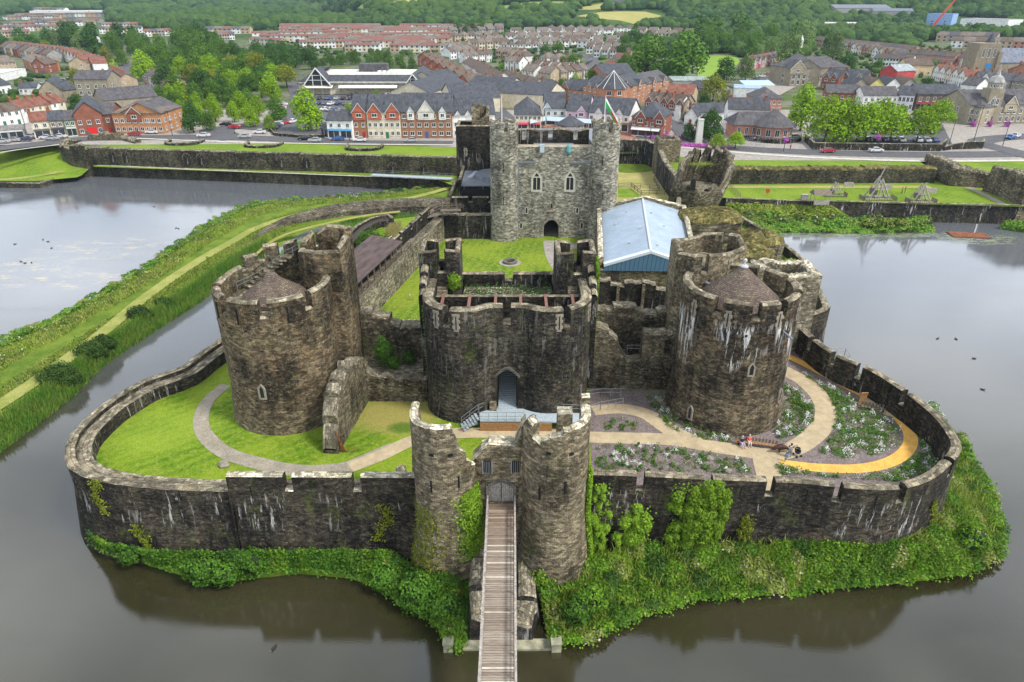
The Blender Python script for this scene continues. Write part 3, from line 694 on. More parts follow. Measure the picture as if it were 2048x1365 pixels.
def wallthing(path,th,z0,tops,mats,label,name='curtain_wall',rag=.15,openings=(),cat='wall',part='masonry',**k):
    b=wall_mb(path,th,z0,tops,rag=rag,openings=openings,**k); o=b.build(name,[M[mats[0]],M[mats[1]]]); return tag(o,label,cat)
wallthing([(-18.9,77),(-10.6,77)],2.2,7,[(1.4,16.9,16.9),(1.5,16.4,16.4),(3.6,16.5,16.),(4.8,15.2,15.),(8.3,14.7,14.9)],('st_ruin','rubble'),'ruined curtain wall with ragged white top linking the brown round tower to the gatehouse')
wallthing([(-18.4,71.4),(-10.3,71.4)],1.3,6.9,[(.9,13,12.2),(2.2,11.6,10.9),(8.1,10.7,10.6)],('st_ruin','rubble'),'low ragged front wall between the brown round tower and the gatehouse')
m=MB(); m.box(-19.,-10.2,72.6,77,6.9,10.2); tag(m.build('terrace',M['rubble']),kind='structure')
wallthing([(-18.9,60.6),(-17.6,72)],1.7,6.9,[(1.,8.2,10.5),(2.2,11.5,13.2),(4,13.8,14.2),(8,14.6,14.6),(11.5,14.3,13.4)],('st_ruin','rubble'),'tall thin ruined spur wall standing end on beside the brown round tower',rag=.3)
C=np.concatenate([blob_pts(1500,(-15.9,74.9,12.3),1.3,.3,(1,.8,1.5)),blob_pts(900,(-14.8,74.6,11.),.9,.3)]); tag(clump('shrub',C,.26,'f_bush'),'green bush growing on the ruined wall between the brown tower and gatehouse','shrub')
C=blob_pts(900,(-13.,75.6,11.2),1.0,.3); tag(clump('shrub',C,.26,'f_deep'),'darker round bush on the ledge of the ruined wall left of the gatehouse','shrub')
wallthing([(9.6,74.6),(20.4,74.1)],1.8,6.9,[(2.2,16.2,15.6),(3.4,15.2,14.2),(4.6,13.6,11.7),(6.4,11.5,11.5),(6.5,14.9,15.),(10.8,15.2,15.2)],('st_ruin','rubble'),'broken curtain wall with a gaping window between the gatehouse and streaked tower',openings=[(9.1,10.1,12.3,14.2,.2)])
wallthing([(9.8,78.3),(20.2,78.3)],1.9,6.9,[(1,17.6,16.8),(3.,16.6,16.4),(6,16.9,16.9),(8.6,16.2,15.9),(10.4,16.3,16.5)],('st_ruin','rubble'),'second ruined wall with wide rubble top just behind the broken curtain wall')
wallthing([(11.,90),(23.5,90)],1.3,7,[(3,15.8,15.9),(5,15.2,14.8),(7.5,15.4,15.6),(9.5,15.8,15.2),(12.5,14.6,14.2)],('st_dark','rubble'),'dark roofless room wall in front of the blue gabled hall')
m=MB(); m.box(14.9,15.3,89.6,90,8,15.2); m.box(18.5,18.9,89.6,90,8,15.2); tag(m.build('wall_pier',M['st_gate']),'thin pale stone piers standing against the dark roofless wall','pier')
rail(tag(empty('guard_rail',(0,0,0)),'steel guard rail across the gap of the broken curtain wall','railing'),[(14.4,75.6,11.9),(16.,75.6,11.9)],1.,'steel',1.5)
NA,NB=Vector((-23.4,83)),Vector((-13.4,131.5)); nd=(NB-NA).normalized(); nn=Vector((-nd.y,nd.x))
ncw=empty('curtain_wall',(0,0,0),0,'long straight inner curtain wall with wall walk and handrail on the left of the courtyard','wall')
o1=NA+nn*2.6; o2=NB+nn*2.6; L=(o2-o1).length
wall_mb([tuple(o2),tuple(o1)],.7,4.5,[(3,14.,14.)]+crenel(L,15.2,14.3,4.6,.9,3.)[1:],cap=.15).build('outer_parapet',[M['st_dark'],M['coping']],ncw)
i2=NB+nn*1.9; i1=NA+nn*1.9
wall_mb([tuple(i2),tuple(i1)],1.9,5,[(L*.3,12.6,12.6),(L,12.9,12.9)],cap=.1).build('wall_walk',[M['st_pale'],M['rubble']],ncw)
hp=[(*(NA+nd*q+nn*.15),12.9) for q in np.linspace(0,45,16)]; rail(ncw,hp,1.1,'wood',3.,'handrail',balusters=.5,r=.035)
hr=empty('hoarding_roof',(0,0,0),0,'long dark brown lean-to timber roof over the courtyard wall walk','roof')
m=MB(); a=NA+nd*1.5-nn*.2; b2=NA+nd*25.5-nn*.2; c2=b2+nn*5.3; d2=a+nn*5.3
m.quad([(*a,15.5),(*b2,15.5),(*c2,16.3),(*d2,16.3)],[(0,0),(0,24),(5.3,24),(5.3,0)]); m.quad([(*d2,16.15),(*c2,16.15),(*b2,15.35),(*a,15.35)]); m.quad([(*a,15.35),(*b2,15.35),(*b2,15.5),(*a,15.5)]); m.quad([(*d2,16.15),(*a,15.35),(*a,15.5),(*d2,16.3)])
t=NT('brown_board_roof'); wv=t.noise(t.mapv(t.uv(),(1.2,.25,1)),1.2,4,.6); M['boardroof']=t.done(t.mix(t.rng(wv,.35,.65),(.055,.038,.036),(.105,.078,.072)),.8,.2)
m.build('roof_boards',M['boardroof'],hr)
for q in np.linspace(1.6,25.4,11):
    p=NA+nd*q+nn*.1; m=MB(); m.obox((p.x,p.y,14.2),.09,.09,1.25,atan2(nd.y,nd.x)); m.build('post',M['wood'],hr)
m=MB(); p=NA+nd*13.5+nn*3.2; m.obox((p.x,p.y,14.1),12,.06,1.4,atan2(nd.y,nd.x)); m.build('back_boarding',M['wood_dark'],hr)
m=MB(); p=NA+nd*13.5-nn*.1; m.obox((p.x,p.y,13.15),12,.05,.18,atan2(nd.y,nd.x)); m.build('sill_beam',M['wood'],hr)
wallthing([(-14.5,131),(-4.,131)],1.6,7,[(11,13.2,13.2)],('st_dark','rubble'),'dark cross wall left of the pale keep at the head of the courtyard',rag=.1)
wallthing([(-12.,134.5),(-4.,134.5)],.8,7,crenel(8,15.8,14.8,3.2,.9),('st_dark','coping'),'battlemented parapet just left of the pale keep behind the cross wall',rag=0)
g=empty('footbridge',(0,0,0),0,'sloping timber footbridge with handrails joining the wall walk to the keep','footbridge')
m=MB(); m.obox((-15.6,128.6,13.7),2.4,.7,.08,.75); m.obox((-12.,130.2,14.3),2.,.7,.08,.1); m.build('deck',M['wood'],g)
rail(g,[(-17.4,126.4,13.2),(-13.9,129.6,14.3),(-9.5,130,14.4)],1.1,'wood',1.,'handrail',r=.045); rail(g,[(-18.2,127.4,13.2),(-14.5,131,14.3),(-10,131.,14.4)],1.1,'wood',1.,'handrail',r=.045)
keep=empty('gatehouse_keep',(0,0,0),0,'tall pale restored keep with two round towers and twin traceried windows facing the courtyard','keep')
KY=131.6
for cx,zt_ in ((-1.5,31.2),(17.75,31.2)):
    pth=circ((cx,KY+.2),2.68,28); L=plen(pth,True); u=L/360
    b=wall_mb(pth,.55,7.5,tops_gaps(L,zt_,zt_-2.,[e*u for e in (278,180,95,10)],.8,hif=lambda q:zt_-.3+.3*cos(q*1.5)),closed=True,batter=.25,batter_h=5,zin=28.6,cap=.2)
    b.prism(circ((cx,KY+.2),2.2,20),28.2,28.6,0,1); b.build('round_turret',[M['st_keep'],M['coping']],keep)
fz=lambda px,py: PY(px,py,KY)[1]
fw=[(.6,KY),(15.6,KY)]; L=15.; sx=7.25; kt=fz(1102,440); ks=fz(1102,452)
b=wall_mb(fw,1.2,7.5,[(15,26.4,26.4)],openings=[(sx-1.5,sx+1.5,8.1,ks,kt-ks)],cap=.3)
b.build('front_wall',[M['st_keep'],M['coping_pale'] if 'coping_pale' in M else M.setdefault('coping_pale',plain('pale_buff_coping',(.34,.29,.21),.9,.2,2))],keep)
b=MB(); b.box(-3.5,.8,KY+.5,151,7.5,26.2,0,1); b.box(15.4,19.8,KY+.5,151,7.5,26.2,0,1); b.box(.8,15.4,149.5,151,7.5,26.2,0,1); b.build('side_walls',[M['st_keep'],M['lead']],keep)
b=MB(); b.box(.8,15.4,KY+1.2,149.5,24.6,25.0); b.box(4.2,12,KY+3,146,25.0,25.9,0); b.build('lead_roof',M['lead'],keep)
b=wall_mb([(1.2,136.6),(15.,136.6)],1.,25,tops_gaps(13.8,28.6,26.8,[1.2,6.3,11.2],.9,hif=lambda q:28.5+.25*sin(q)),cap=.25); b.build('rear_parapet',[M['st_dark'],M['coping']],keep)
for px in (1083,1139):
    p=MB(); p.box(-.9,.9,-.1,.25,0,1.9);
m=MB(); x=PY(1084,305,KY-.05); m.obox((x[0],KY-.25,25.9),.42,.25,.75); m.build('blue_chute',M['blue_panel'] if 'blue_panel' in M else M.setdefault('blue_panel',plain('pale_blue_panel',(.38,.45,.5),.6,.1)),keep)
m=MB(); x=PY(1137,305,KY-.05); m.lathe((x[0],KY-.3),[(.0,26.7),(.3,26.55),(.42,26.1),(.5,25.3),(.3,24.9)],8); m.build('carved_figure',plain('verdigris_figure',(.1,.3,.32),.6,.3),keep)
for px in (1073,1139):
    x=PY(px,383,KY)[0]; z0=fz(px,384); z1=fz(px,342); gothic(keep,x,KY-.03,z0,2.15,z1-z0,-pi/2,2,'dress_pale')
x=PY(1103,420,KY)[0]; z0=fz(1103,419); gothic(keep,x,KY-.03,z0,.75,fz(1103,405)-z0,-pi/2)
m=MB(); m.box(x-.55,x+.55,KY-.12,KY+.1,z0-1.6,z0-.2); m.obox((x,KY-.25,z0-.25),.7,.25,.12); m.build('niche_panel',M['dress'],keep)
for px,py in ((1053,428),(1154,428),(1042,458),(1163,458)):
    x=PY(px,py,KY)[0]; z0=fz(px,py); gothic(keep,x,KY-.03,z0,.7,1.5,-pi/2,1,'dress_pale')
for px,py,h in ((1007,345,1.8),(1007,410,1.6),(1205,330,1.6),(1205,400,1.6)):
    x=PY(px,py,KY-2.4)[0]; m=MB(); m.box(-.06,.06,-.03,.1,0,h); o=m.build('arrow_slit',M['dark'],keep); facing(o,x,KY-2.49+.02,PY(px,py,KY-2.4)[1],-pi/2)
m=MB()
for px in (1036,1180):
    x=PY(px,400,KY)[0]; m.bar((x,KY-.18,8.3),(x,KY-.18,23.2),.13,6)
m.box(.9,4.6,KY-.3,KY-.02,23.1,23.4); m.box(11.6,15.2,KY-.3,KY-.02,23.1,23.4); m.build('drainpipes',M['lead'],keep)
m=MB(); m.box(sx-1.1,sx+2.3,KY+1.3,KY+16,7.6,8.1); m.build('passage_floor',M['paving'],keep)
m=MB(); m.box(sx-1.15,sx-.9,KY+1.25,KY+17.8,8,12.5); m.box(sx+2.1,sx+2.35,KY+1.25,KY+17.8,8,12.5); m.box(sx-1.15,sx+2.35,KY+1.25,KY+17.8,12.5,12.7); m.build('passage_walls',M['passage'],keep)
m=MB()
for i in range(13):
    t_=-1+2*i/12; m.obox((sx+.6+1.6*t_,KY-.06,ks+.15+(kt-ks)*(1-abs(t_)**2.1)),.16,.1,.14)
m.build('door_arch',M['dress'],keep)
for x,y,zf,flag in ((-1.9,132.6,35.2,False),(17.3,132.6,35.2,True)):
    fp=empty('flagpole',(0,0,0),0,('white flagpole with a green and red flag on the right keep tower' if flag else 'bare white flagpole on the left keep tower'),'flagpole')
    m=MB(); m.bar((x,y,28.6),(x,y,zf),.09,6,r2=.05); m.build('pole',M['white'],fp)
    if flag:
        m=MB()
        for i in range(6):
            for j in range(3):
                f_=lambda a,b_:(x+.1+a*.5,y+.25*sin(a*1.1),zf-.4-a*.8-b_*.5)
                m.quad([f_(i,j+1),f_(i+1,j+1),f_(i+1,j),f_(i,j)],None,0 if j==0 else (2 if (j==1 and 1<i<5) else 1))
        fl=m.build('flag',[M['white'],plain('flag_green',(.01,.28,.05),.7,.1),plain('flag_red',(.5,.02,.02),.7,.1)],fp)
        md=fl.modifiers.new('thick','SOLIDIFY'); md.thickness=.03
kd=empty('square_tower',(0,0,0),0,'sooty black square tower with broken stair turret behind the left of the keep','tower')
b=wall_mb([(-12.,157),(-12.,150),(-4.3,150),(-4.3,157)],.7,2,[(14.7,27.,27.),(29.4,27.2,26.9)],closed=True,zin=24.5,cap=.2); b.prism([(-11.5,150.5),(-4.8,150.5),(-4.8,156.5),(-11.5,156.5)],24.,24.5); b.build('tower_wall',[M['st_dark'],M['coping']],kd)
b=wall_mb([(-8.6,155.2),(-8.6,150.9),(-4.9,150.9),(-4.9,155.2)],.6,24.3,[(2,30.6,30.),(3.2,29.2,30.2),(6.,30.6,30.4),(9,28.,30.),(16,30.2,30.6)],closed=True,rag=.2); b.build('broken_turret',[M['st_gate'],M['rubble']],kd)
slit(kd,-10.,149.97,20.5,1.8,-pi/2)
an=empty('annex',(0,0,0),0,'flat grey lead roofed annex tucked left of the keep','annex')
m=MB(); m.box(-10.4,-3.8,137.5,149.8,6.5,17.2,0); m.build('annex_wall',[M['st_dark']],an)
m=MB(); m.box(-10.6,-3.6,137.2,149.9,17.2,17.45); m.prism(circ((-3.2,143.5),4.6,14),17.45,18.4); m.build('lead_roof',M['lead'],an)
m=wall_mb([(-10.9,151),(-10.9,137)],.6,6,[(14,18.6,18.6)],cap=.2); m.build('side_parapet',[M['st_dark'],M['coping']],an)
m=MB(); m.box(-10.2,-3.8,137.15,137.35,14.8,16.6); m.build('window_band',M['dark'],an)
m=MB(); m.quad([(-9.4,143.5,17.5),(-8.4,143.3,17.5),(-7.2,147.6,17.9),(-8.,147.8,17.9)]); m.build('skylight',M['blue_panel'],an)
hall=empty('great_hall',(0,0,0),0,'castle great hall with pale blue grey metal roof and dark blue boarded gable','hall')
fl,fr_,bl,br_=(14.4,100.8),(28.3,100.3),(17.6,131),(33.2,130.4); rf_=((fl[0]+fr_[0])/2+.2,100.5); rb=((bl[0]+br_[0])/2,130.7)
t=NT('standing_seam_roof'); s_=t.sep(t.uv()); wv=t.math('FRACT',t.math('MULTIPLY',s_[1],1.6)); M['metalroof']=t.done(t.mix(1.,t.ramp(t.noise(t.pos(),.4,5,.7),[(.3,.8),(.7,1.12)]),t.mix(t.math('LESS_THAN',wv,.16),(.31,.385,.47),(.19,.245,.31)),'MULTIPLY'),.5,.35); t.bump(t.math('LESS_THAN',wv,.16),.5,.05)
t=NT('blue_boarding'); s_=t.sep(t.uv()); wv=t.math('FRACT',t.math('MULTIPLY',s_[0],1.5)); M['blueboard']=t.done(t.mix(t.math('LESS_THAN',wv,.12),t.mix(t.noise(t.mapv(t.uv(),(2,.3,1)),2.,3),(.05,.12,.2),(.1,.19,.29)),(.02,.05,.09)),.6,.3)
m=MB(); hz,rz_=14.1,16.4
m.quad([(*fl,hz),(*rf_,rz_),(*rb,rz_),(*bl,hz)],[(0,0),(7.3,0),(7.3,30),(0,30)]); m.quad([(*rf_,rz_),(*fr_,hz),(*br_,hz),(*rb,rz_)],[(7.3,0),(0,0),(0,30),(7.3,30)])
m.build('roof',M['metalroof'],hall)
m=MB(); m.obox(((rf_[0]+rb[0])/2,115.6,rz_+.06),.18,15.2,.07,-atan2(rb[0]-rf_[0],rb[1]-rf_[1])); m.build('ridge_cap',M['lead_pale'],hall)
for i in range(9):
    side=-1 if i%2 else 1; q=.12+.1*i; x=rf_[0]+(rb[0]-rf_[0])*q+side*(1.2+(i%3)*2.); y=100.5+30*q; z=rz_-abs(x-(rf_[0]+(rb[0]-rf_[0])*q))*.3+.1
    mm=MB(); mm.box(x-.16,x+.16,y-.16,y+.16,z-.1,z+.22); mm.build('roof_vent',M['lead_pale'],hall)
m=MB(); m.quad([(fl[0],100.75,13.1),(fr_[0],100.25,13.1),(fr_[0],100.25,hz-.2),(rf_[0],100.45,rz_-.25),(fl[0],100.75,hz-.2)],[(0,13),(14,13),(14,14),(7,16.4),(0,14)]); m.build('gable_boarding',M['blueboard'],hall)
m=MB();
for a_,b_ in ((fl,rf_),(rf_,fr_)):
    z0=hz if a_==fl else rz_; z1=rz_ if a_==fl else hz
    m.quad([(a_[0],a_[1]-.12,z0-.35),(b_[0],b_[1]-.12,z1-.35),(b_[0],b_[1]-.12,z1+.08),(a_[0],a_[1]-.12,z0+.08)]); m.quad([(a_[0],a_[1]-.12,z0+.08),(b_[0],b_[1]-.12,z1+.08),(b_[0],b_[1]+.9,z1+.08),(a_[0],a_[1]+.9,z0+.08)])
m.build('verge_flashing',plain('pale_flashing',(.55,.6,.66),.5,.05),hall)
hp=[(bl[0]-.9,bl[1]+.8),(fl[0]-.9,fl[1]+.3),(fr_[0]+.9,fr_[1]+.3),(br_[0]+.9,br_[1]+.8)]; LL=plen(hp,True); l1=hypot(hp[1][0]-hp[0][0],hp[1][1]-hp[0][1]); l2=14.8+.9
b=wall_mb(hp,.85,6.5,[(l1-.4,15.,14.9),(l1+l2+.4,13.1,13.1),(l1+l2+l1,14.8,15.1),(l1+l2+l1+8.2,15.1,16.9),(LL,16.9,15.)],closed=True,cap=.12,rag=.04); b.build('hall_wall',[M['st_gate'],M['cop_white']],hall)
m=MB()
for x in (15.6,25.4): m.box(x,x+1.3,100.9,101.2,11.6,13.)
m.build('louvre',M['wood_dark'],hall)
rb_=wallthing([(34.2,92.6),(34.6,84.2),(41.2,84.6),(42.3,92.8)],1.4,6.5,[(8.4,18.,18.4),(15,18.6,18.8),(23,18.8,18.2),(32,17.8,18.2)],('st_pale','cop_white'),'pale rubble faced ruined block behind the streaked round tower',name='ruined_building',rag=.2,closed=True,cat='ruin')
m=MB(); m.box(35.4,41,86,92,6.5,15.8); m.build('infill',M['rubble'],rb_)
wallthing([(27.4,83.),(36,85)],1.2,7,[(8.8,19.6,19.)],('st_gate','rubble'),'short high wall joining the streaked tower turret to the pale ruined block',rag=.1)
def mound(c,rx,ry,z0,z1,label,mat='st_ruin',lean=(0,0),cap='turftop',rag=.5,n=26,name='ruined_masonry'):
    b=MB(); prof=[(1.,0.),(1.02,.3),(.98,.6),(1.,.85),(.9,.95),(.6,1.02),(.25,1.06),(0,1.07)]
    random.seed(int(c[0]*7+c[1])); jr=[[1+random.uniform(-.09,.09) for _ in range(n)] for _ in prof]; jz=[[random.uniform(-.04,.04) for _ in range(n)] for _ in prof]
    def v(k,i):
        i%=n; a=2*pi*i/n; r,h=prof[k]; q=r*jr[k][i] if r>0 else 0; z=z0+(z1-z0)*(h+(jz[k][i] if 0<k<7 else 0))
        sq=1/max(abs(cos(a)),abs(sin(a)))**.55
        return (c[0]+rx*q*cos(a)*sq+lean[0]*h,c[1]+ry*q*sin(a)*sq+lean[1]*h,z)
    for k in range(len(prof)-1):
        for i in range(n):
            q=[v(k,i),v(k,i+1),v(k+1,i+1),v(k+1,i)]; uv=[(i*.6,q[0][2]),(i*.6+.6,q[1][2]),(i*.6+.6,q[2][2]),(i*.6,q[3][2])]
            if k>=3: uv=[(p[0],p[1]) for p in q]
            if prof[k+1][0]==0: q=q[:3]; uv=uv[:3]
            b.quad(q,uv,1 if k>=3 else 0)
    return tag(b.build(name,[M[mat],M[cap]]),label,'ruin')
mound((37.2,126),6.4,3.6,6.5,15.4,'grass topped ruined masonry block nearest the hall roof on the right')
mound((44.6,118),4.0,3.6,5.5,13.6,'rounded ruin with turf top beside the curving outer wall')
mound((38.8,109),5.2,3.4,6,14.0,'low turf capped ruin directly behind the polygonal turret')
mound((46.4,106.5),1.9,2.2,3,12.2,'small bright green mossy wall stump beside the right lake','st_ruin',cap='mossy' if 'mossy' in M else 'rough',n=16)
lt=empty('leaning_tower',(0,0,0),0,'leaning ruined round tower with battlements tilting towards the right lake','tower')
lc=(40.2,154.5); random.seed(4)
pth=circ(lc,5.9,30); L=plen(pth,True); u=L/360
def hgt(q):
    a=q/u%360; return 16.5+4.3*max(0,cos(radians(a-70)))**.5+(.5*sin(q*2.2)) if (a<165 or a>335) else 13.5+1.2*sin(q*1.1)
b=wall_mb(pth,1.3,3,tops_gaps(L,20,18.8,[e*u for e in (15,42,68,94,120)],.9,hif=hgt),closed=True,batter=-.9,batter_h=9,rag=.15,zin=12)
b.prism(circ(lc,5.2,20),11.5,13,0,1)
for i,p in enumerate(b.v): h=(p[2]-3)/17; b.v[i]=(p[0]+h*3.9+.35*sin(p[2]*1.7+p[1]),p[1]-h*.6,p[2])
b.build('tower_wall',[M['st_ruin'],M['rubble']],lt)
for x,y,z,w_,h_ in ((39.5,148.1,13.6,1.,2.2),(43.,149.3,9.6,.9,3.6),(37.,148.8,4.4,1.7,2.6)):
    m=MB(); m.prism([(-w_/2,-.2),(w_/2,-.2),(w_/2,.6),(-w_/2,.6)],0,h_); m.obox((0,.2,h_),w_*.35,.38,.25); o=m.build('opening',M['dark'],lt); o.location=(x,y,z)
C=blob_pts(700,(41.5,151,18.6),2.6,.3,(1.2,.6,.25)); clump('tower_top_grass',C,.25,'f_grass',lt)
wallthing([(34.8,138),(37.5,149)],1.,5,[(5,12,11),(11,11,12)],('st_gate','rubble'),'short wall leading from the hall corner to the leaning tower')
wallthing([(20.5,134.5),(34,134.5)],1.,4,[(13.5,9.4,9.4)],('st_dark','coping'),'low dark wall just behind the hall on the right of the keep',rag=.05)
wallthing([(20.,214),(41.,213),(43.5,205)],1.4,4,[(20,12.5,12.2),(24,12.2,11.8),(30,12,12.)],('st_dark','coping'),'curving high wall beyond the keep yard on its right')
wallthing([(42.4,205),(41.,186),(41.5,165)],1.5,3,[(20,12,11.4),(42,11.2,10.5)],('st_dark','coping'),'wall running from the outer gate down to the leaning tower',rag=.12)
o=wallthing([(42.,206.5),(42.,200),(48.5,200),(48.5,206.5)],1.,3,[(30,14.8,14.8)],('st_gate','rubble'),'square ruined turret where the high yard walls meet',name='square_turret',rag=.15,closed=True,cat='turret')
og=empty('outer_gatehouse',(0,0,0),0,'ruined twin towered outer gatehouse at the end of the wooden bridge','gatehouse')
lz=PY(880,838,47.3)[1]
pL=[(-9.1,52.6),(-9.05,51)]+circ((-6.15,50.6),2.85,16,pi,radians(352),False)
L=plen(pL); random.seed(3)
b=wall_mb(pL,.75,-1,[(1.5,19.1,19.2),(7.6,19.3,19.5),(8.2,19.3,17.6),(8.9,17.,16.4),(9.6,15.6,15.),(10.2,14.6,14.3),(L,14.2,14.1)],batter=1.2,batter_h=9,rag=.07,cap=.2)
b.build('left_tower' if 0 else 'round_turret',[M['st_gate'],M['cop_white']],og)
pR=circ((3.95,50.7),3.0,16,radians(190),2*pi,False)+[(6.95,51.2),(7.0,52.5)]
L=plen(pR)
b=wall_mb(pR,.85,-1,[(1.,18.4,19.6),(1.7,19.5,19.2),(2.6,18.,17.6),(3.4,17.9,18.4),(4.6,18.7,18.9),(5.4,19.2,19.2),(L,19.3,19.3)],batter=1.,batter_h=10,rag=.12,cap=.2)
b.build('round_turret',[M['st_gate'],M['cop_white']],og)
for cx,a in ((-6.15,250),(-6.15,300),(3.95,240),(3.95,285)):
    aa=radians(a); m=MB(); m.box(-.07,.07,-.04,.1,0,1.3); o=m.build('arrow_slit',M['dark'],og); rr_=2.88 if cx<0 else 3.03; facing(o,cx+rr_*cos(aa)+.0,50.62+rr_*sin(aa),11.+(a%7)*.3,aa)
for px,py in ((866,906),(899,906),(1100,902),(1140,905)):
    y=48.2; x,z=PY(px,py,y); c_=(-6.15,50.6) if x<0 else (3.95,50.7); a=atan2(y-c_[1],x-c_[0]); r_=2.87 if x<0 else 3.02; m=MB(); m.box(-.2,.2,-.03,.1,-.14,.14); o=m.build('putlog_hole',M['dark'],og); facing(o,c_[0]+r_*cos(a),c_[1]+r_*sin(a),z,a)
GYY=50.55; gz0=8.95; gsp=PY(1002,977,GYY)[1]; gtop=PY(1002,963,GYY)[1]
fw=[(-3.6,GYY),(1.25,GYY)]
sL,sR=PY(978,1003,GYY)[0]+3.6,PY(1027,1003,GYY)[0]+3.6
b=wall_mb(fw,1.5,-1,[(.8,14.1,15.),(1.5,15.3,15.8),(3.9,15.9,15.8),(4.4,16.2,17.2),(4.85,17.8,18.3)],openings=[(sL,sR,gz0,gsp,gtop-gsp)],rag=.08,cap=.2); b.build('gate_wall',[M['st_gate'],M['cop_white']],og)
m=MB()
for i in range(13):
    t_=-1+2*i/12; x=-3.6+(sL+sR)/2+(sR-sL)/2*1.1*t_; m.obox((x,GYY-.05,gsp+(gtop-gsp)*(1-abs(t_)**1.7)+.14),.13,.1,.18)
for s in (sL-.12,sR+.12): m.box(-3.6+s-.14,-3.6+s+.14,GYY-.14,GYY+.1,gz0,gsp)
m.build('door_arch',M['dress_dark'],og)
dr=MB(); xm=-3.6+(sL+sR)/2; hw=(sR-sL)/2
for s in (-1,1):
    dm=MB()
    for i in range(6):
        x0=xm+s*(.04+i*hw/6.2); x1=xm+s*(.04+(i+.9)*hw/6.2); t_=abs(x0-xm)/hw; dm.box(min(x0,x1),max(x0,x1),GYY+.42,GYY+.5,gz0,gsp+(gtop-gsp)*(1-t_**1.7)-.08)
    dm.box(xm+s*.04,xm+s*(hw-.02),GYY+.36,GYY+.42,gz0+.5,gz0+.65); dm.box(xm+s*.04,xm+s*(hw-.02),GYY+.36,GYY+.42,gz0+1.5,gz0+1.65)
    dm.build('door_leaf',M['greywood'] if 'greywood' in M else M.setdefault('greywood',plain('bleached_grey_timber',(.33,.3,.27),.9,.3,5.)),og)
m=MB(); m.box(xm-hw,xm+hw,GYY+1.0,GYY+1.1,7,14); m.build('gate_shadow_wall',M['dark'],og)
for px,py,w_ in ((975,945,.75),(1033,945,.85)):
    x,z=PY(px,py,GYY); m=MB(); m.box(x-w_/2,x+w_/2,GYY-.04,GYY+.1,z,z+1.25); fr=m.build('window',M['dark'],og); mm=MB()
    for q in (-.3,-.1,.1,.3): mm.bar((x+q*w_,GYY-.09,z),(x+q*w_,GYY-.09,z+1.25),.025,4)
    mm.box(x-w_/2-.1,x-w_/2,GYY-.1,GYY+.05,z-.1,z+1.3); mm.box(x+w_/2,x+w_/2+.1,GYY-.1,GYY+.05,z-.1,z+1.3); mm.build('bars',M['steel'],fr)
m=MB(); m.box(4.0,5.3,50.1,51.4,16,19.3,0,1); m.build('chimney_stump',[M['st_gate'],M['cop_white']],og); m=MB(); m.box(6.2,6.95,51.7,52.5,18,20.,0,1); m.build('wall_stub',[M['st_gate'],M['cop_white']],og)
wallthing([(-9.9,52.8),(-11.,56.5)],1.,6.5,[(3,10.4,9.6),(5,9.2,8.6)],('st_ruin','rubble'),'stubby ruined wall fragment just left of the outer gatehouse',rag=.2)
br_=empty('wooden_bridge',(0,0,0),0,'long narrow weathered wooden footbridge running from the foreground to the outer gate','bridge')
t=NT('weathered_deck_boards'); ri=t.n('ShaderNodeNewGeometry').outputs['Random Per Island']; g_=t.noise(t.mapv(t.pos(),(.6,6,1)),2.,4,.7)
cb=t.mix(ri,(.2,.16,.125),(.34,.29,.235)); cb=t.mix(t.rng(ri,.86,.9),cb,(.52,.46,.38)); cb=t.mix(t.rng(t.sep(t.pos())[1],44.,50.,0,.5),cb,(.2,.115,.07)); M['deck']=t.done(t.mix(.8,cb,t.ramp(g_,[(.3,.55),(.7,1.3)]),'MULTIPLY'),.9,.1)
m=MB(); y=22.
while y<50.5:
    yy=y+.225; w_=1.17+random.uniform(-.015,.015); dz=random.uniform(-.012,.012); cx=-1.0+random.uniform(-.01,.01)
    m.box(cx-w_,cx+w_,y+.02,yy-.02,8.88+dz,8.95+dz); y=yy
m.build('deck_boards',M['deck'],br_)
for sx in (-1,1):
    m=MB(); x=-1.0+sx*1.27; m.box(x-.08,x+.08,22,50.5,9.95,10.08); m.box(x-.03,x+.03,22,50.5,9.45,9.55); m.box(x-.09,x+.09,22,50.4,8.7,9.05)
    y=22.5
    while y<50.5: m.box(x-.06,x+.06,y-.06,y+.06,8.7,9.95); y+=1.9
    m.build('handrail',M['greywood'],br_)
for y in (25,33,41,47):
    m=MB()
    for sx in (-1,1): m.bar((-1+sx*1.0,y,-2),(-1+sx*.95,y,8.7),.17,7)
    m.box(-2.3,.3,y-.15,y+.15,8.4,8.7); m.build('trestle',M['wood'],br_)
m=MB(); m.box(-2.,-1.7,22,50.4,8.5,8.86); m.box(-.3,0.,22,50.4,8.5,8.86); m.build('beams',M['wood_dark'],br_)
ab=empty('bridge_abutment',(0,0,0),0,'mossy stone bridge pier beneath the wooden footbridge','pier')
xa,ya=P(925,1300,0); xb_,yb_=P(1115,1300,0)
m=wall_mb([(-3.9,50),(-3.9,45),(-3.6,yb_+1.2),(1.6,yb_+1.2),(2.2,45),(2.2,50)],1.6,-1.5,[(5,4.6,4.2),(9,3.4,2.2),(15.2,1.8,1.8),(19,2.4,3.6),(26,4.4,4.8)],rag=.25,batter=.6,batter_h=4); m.build('pier_masonry',[M['st_dark'],M['rubble']],ab)
m=MB(); m.box(-3,1.2,yb_+2,50,-1.5,1.6); m.build('pier_core',M['rubble'],ab)
m=MB(); m.box(xa,xb_,yb_-.1,yb_+1.,-1.,.22); m.build('kerb',M['concrete'] if 'concrete' in M else M.setdefault('concrete',plain('mossy_concrete',(.3,.29,.2),.9,.3,1.5)),ab)
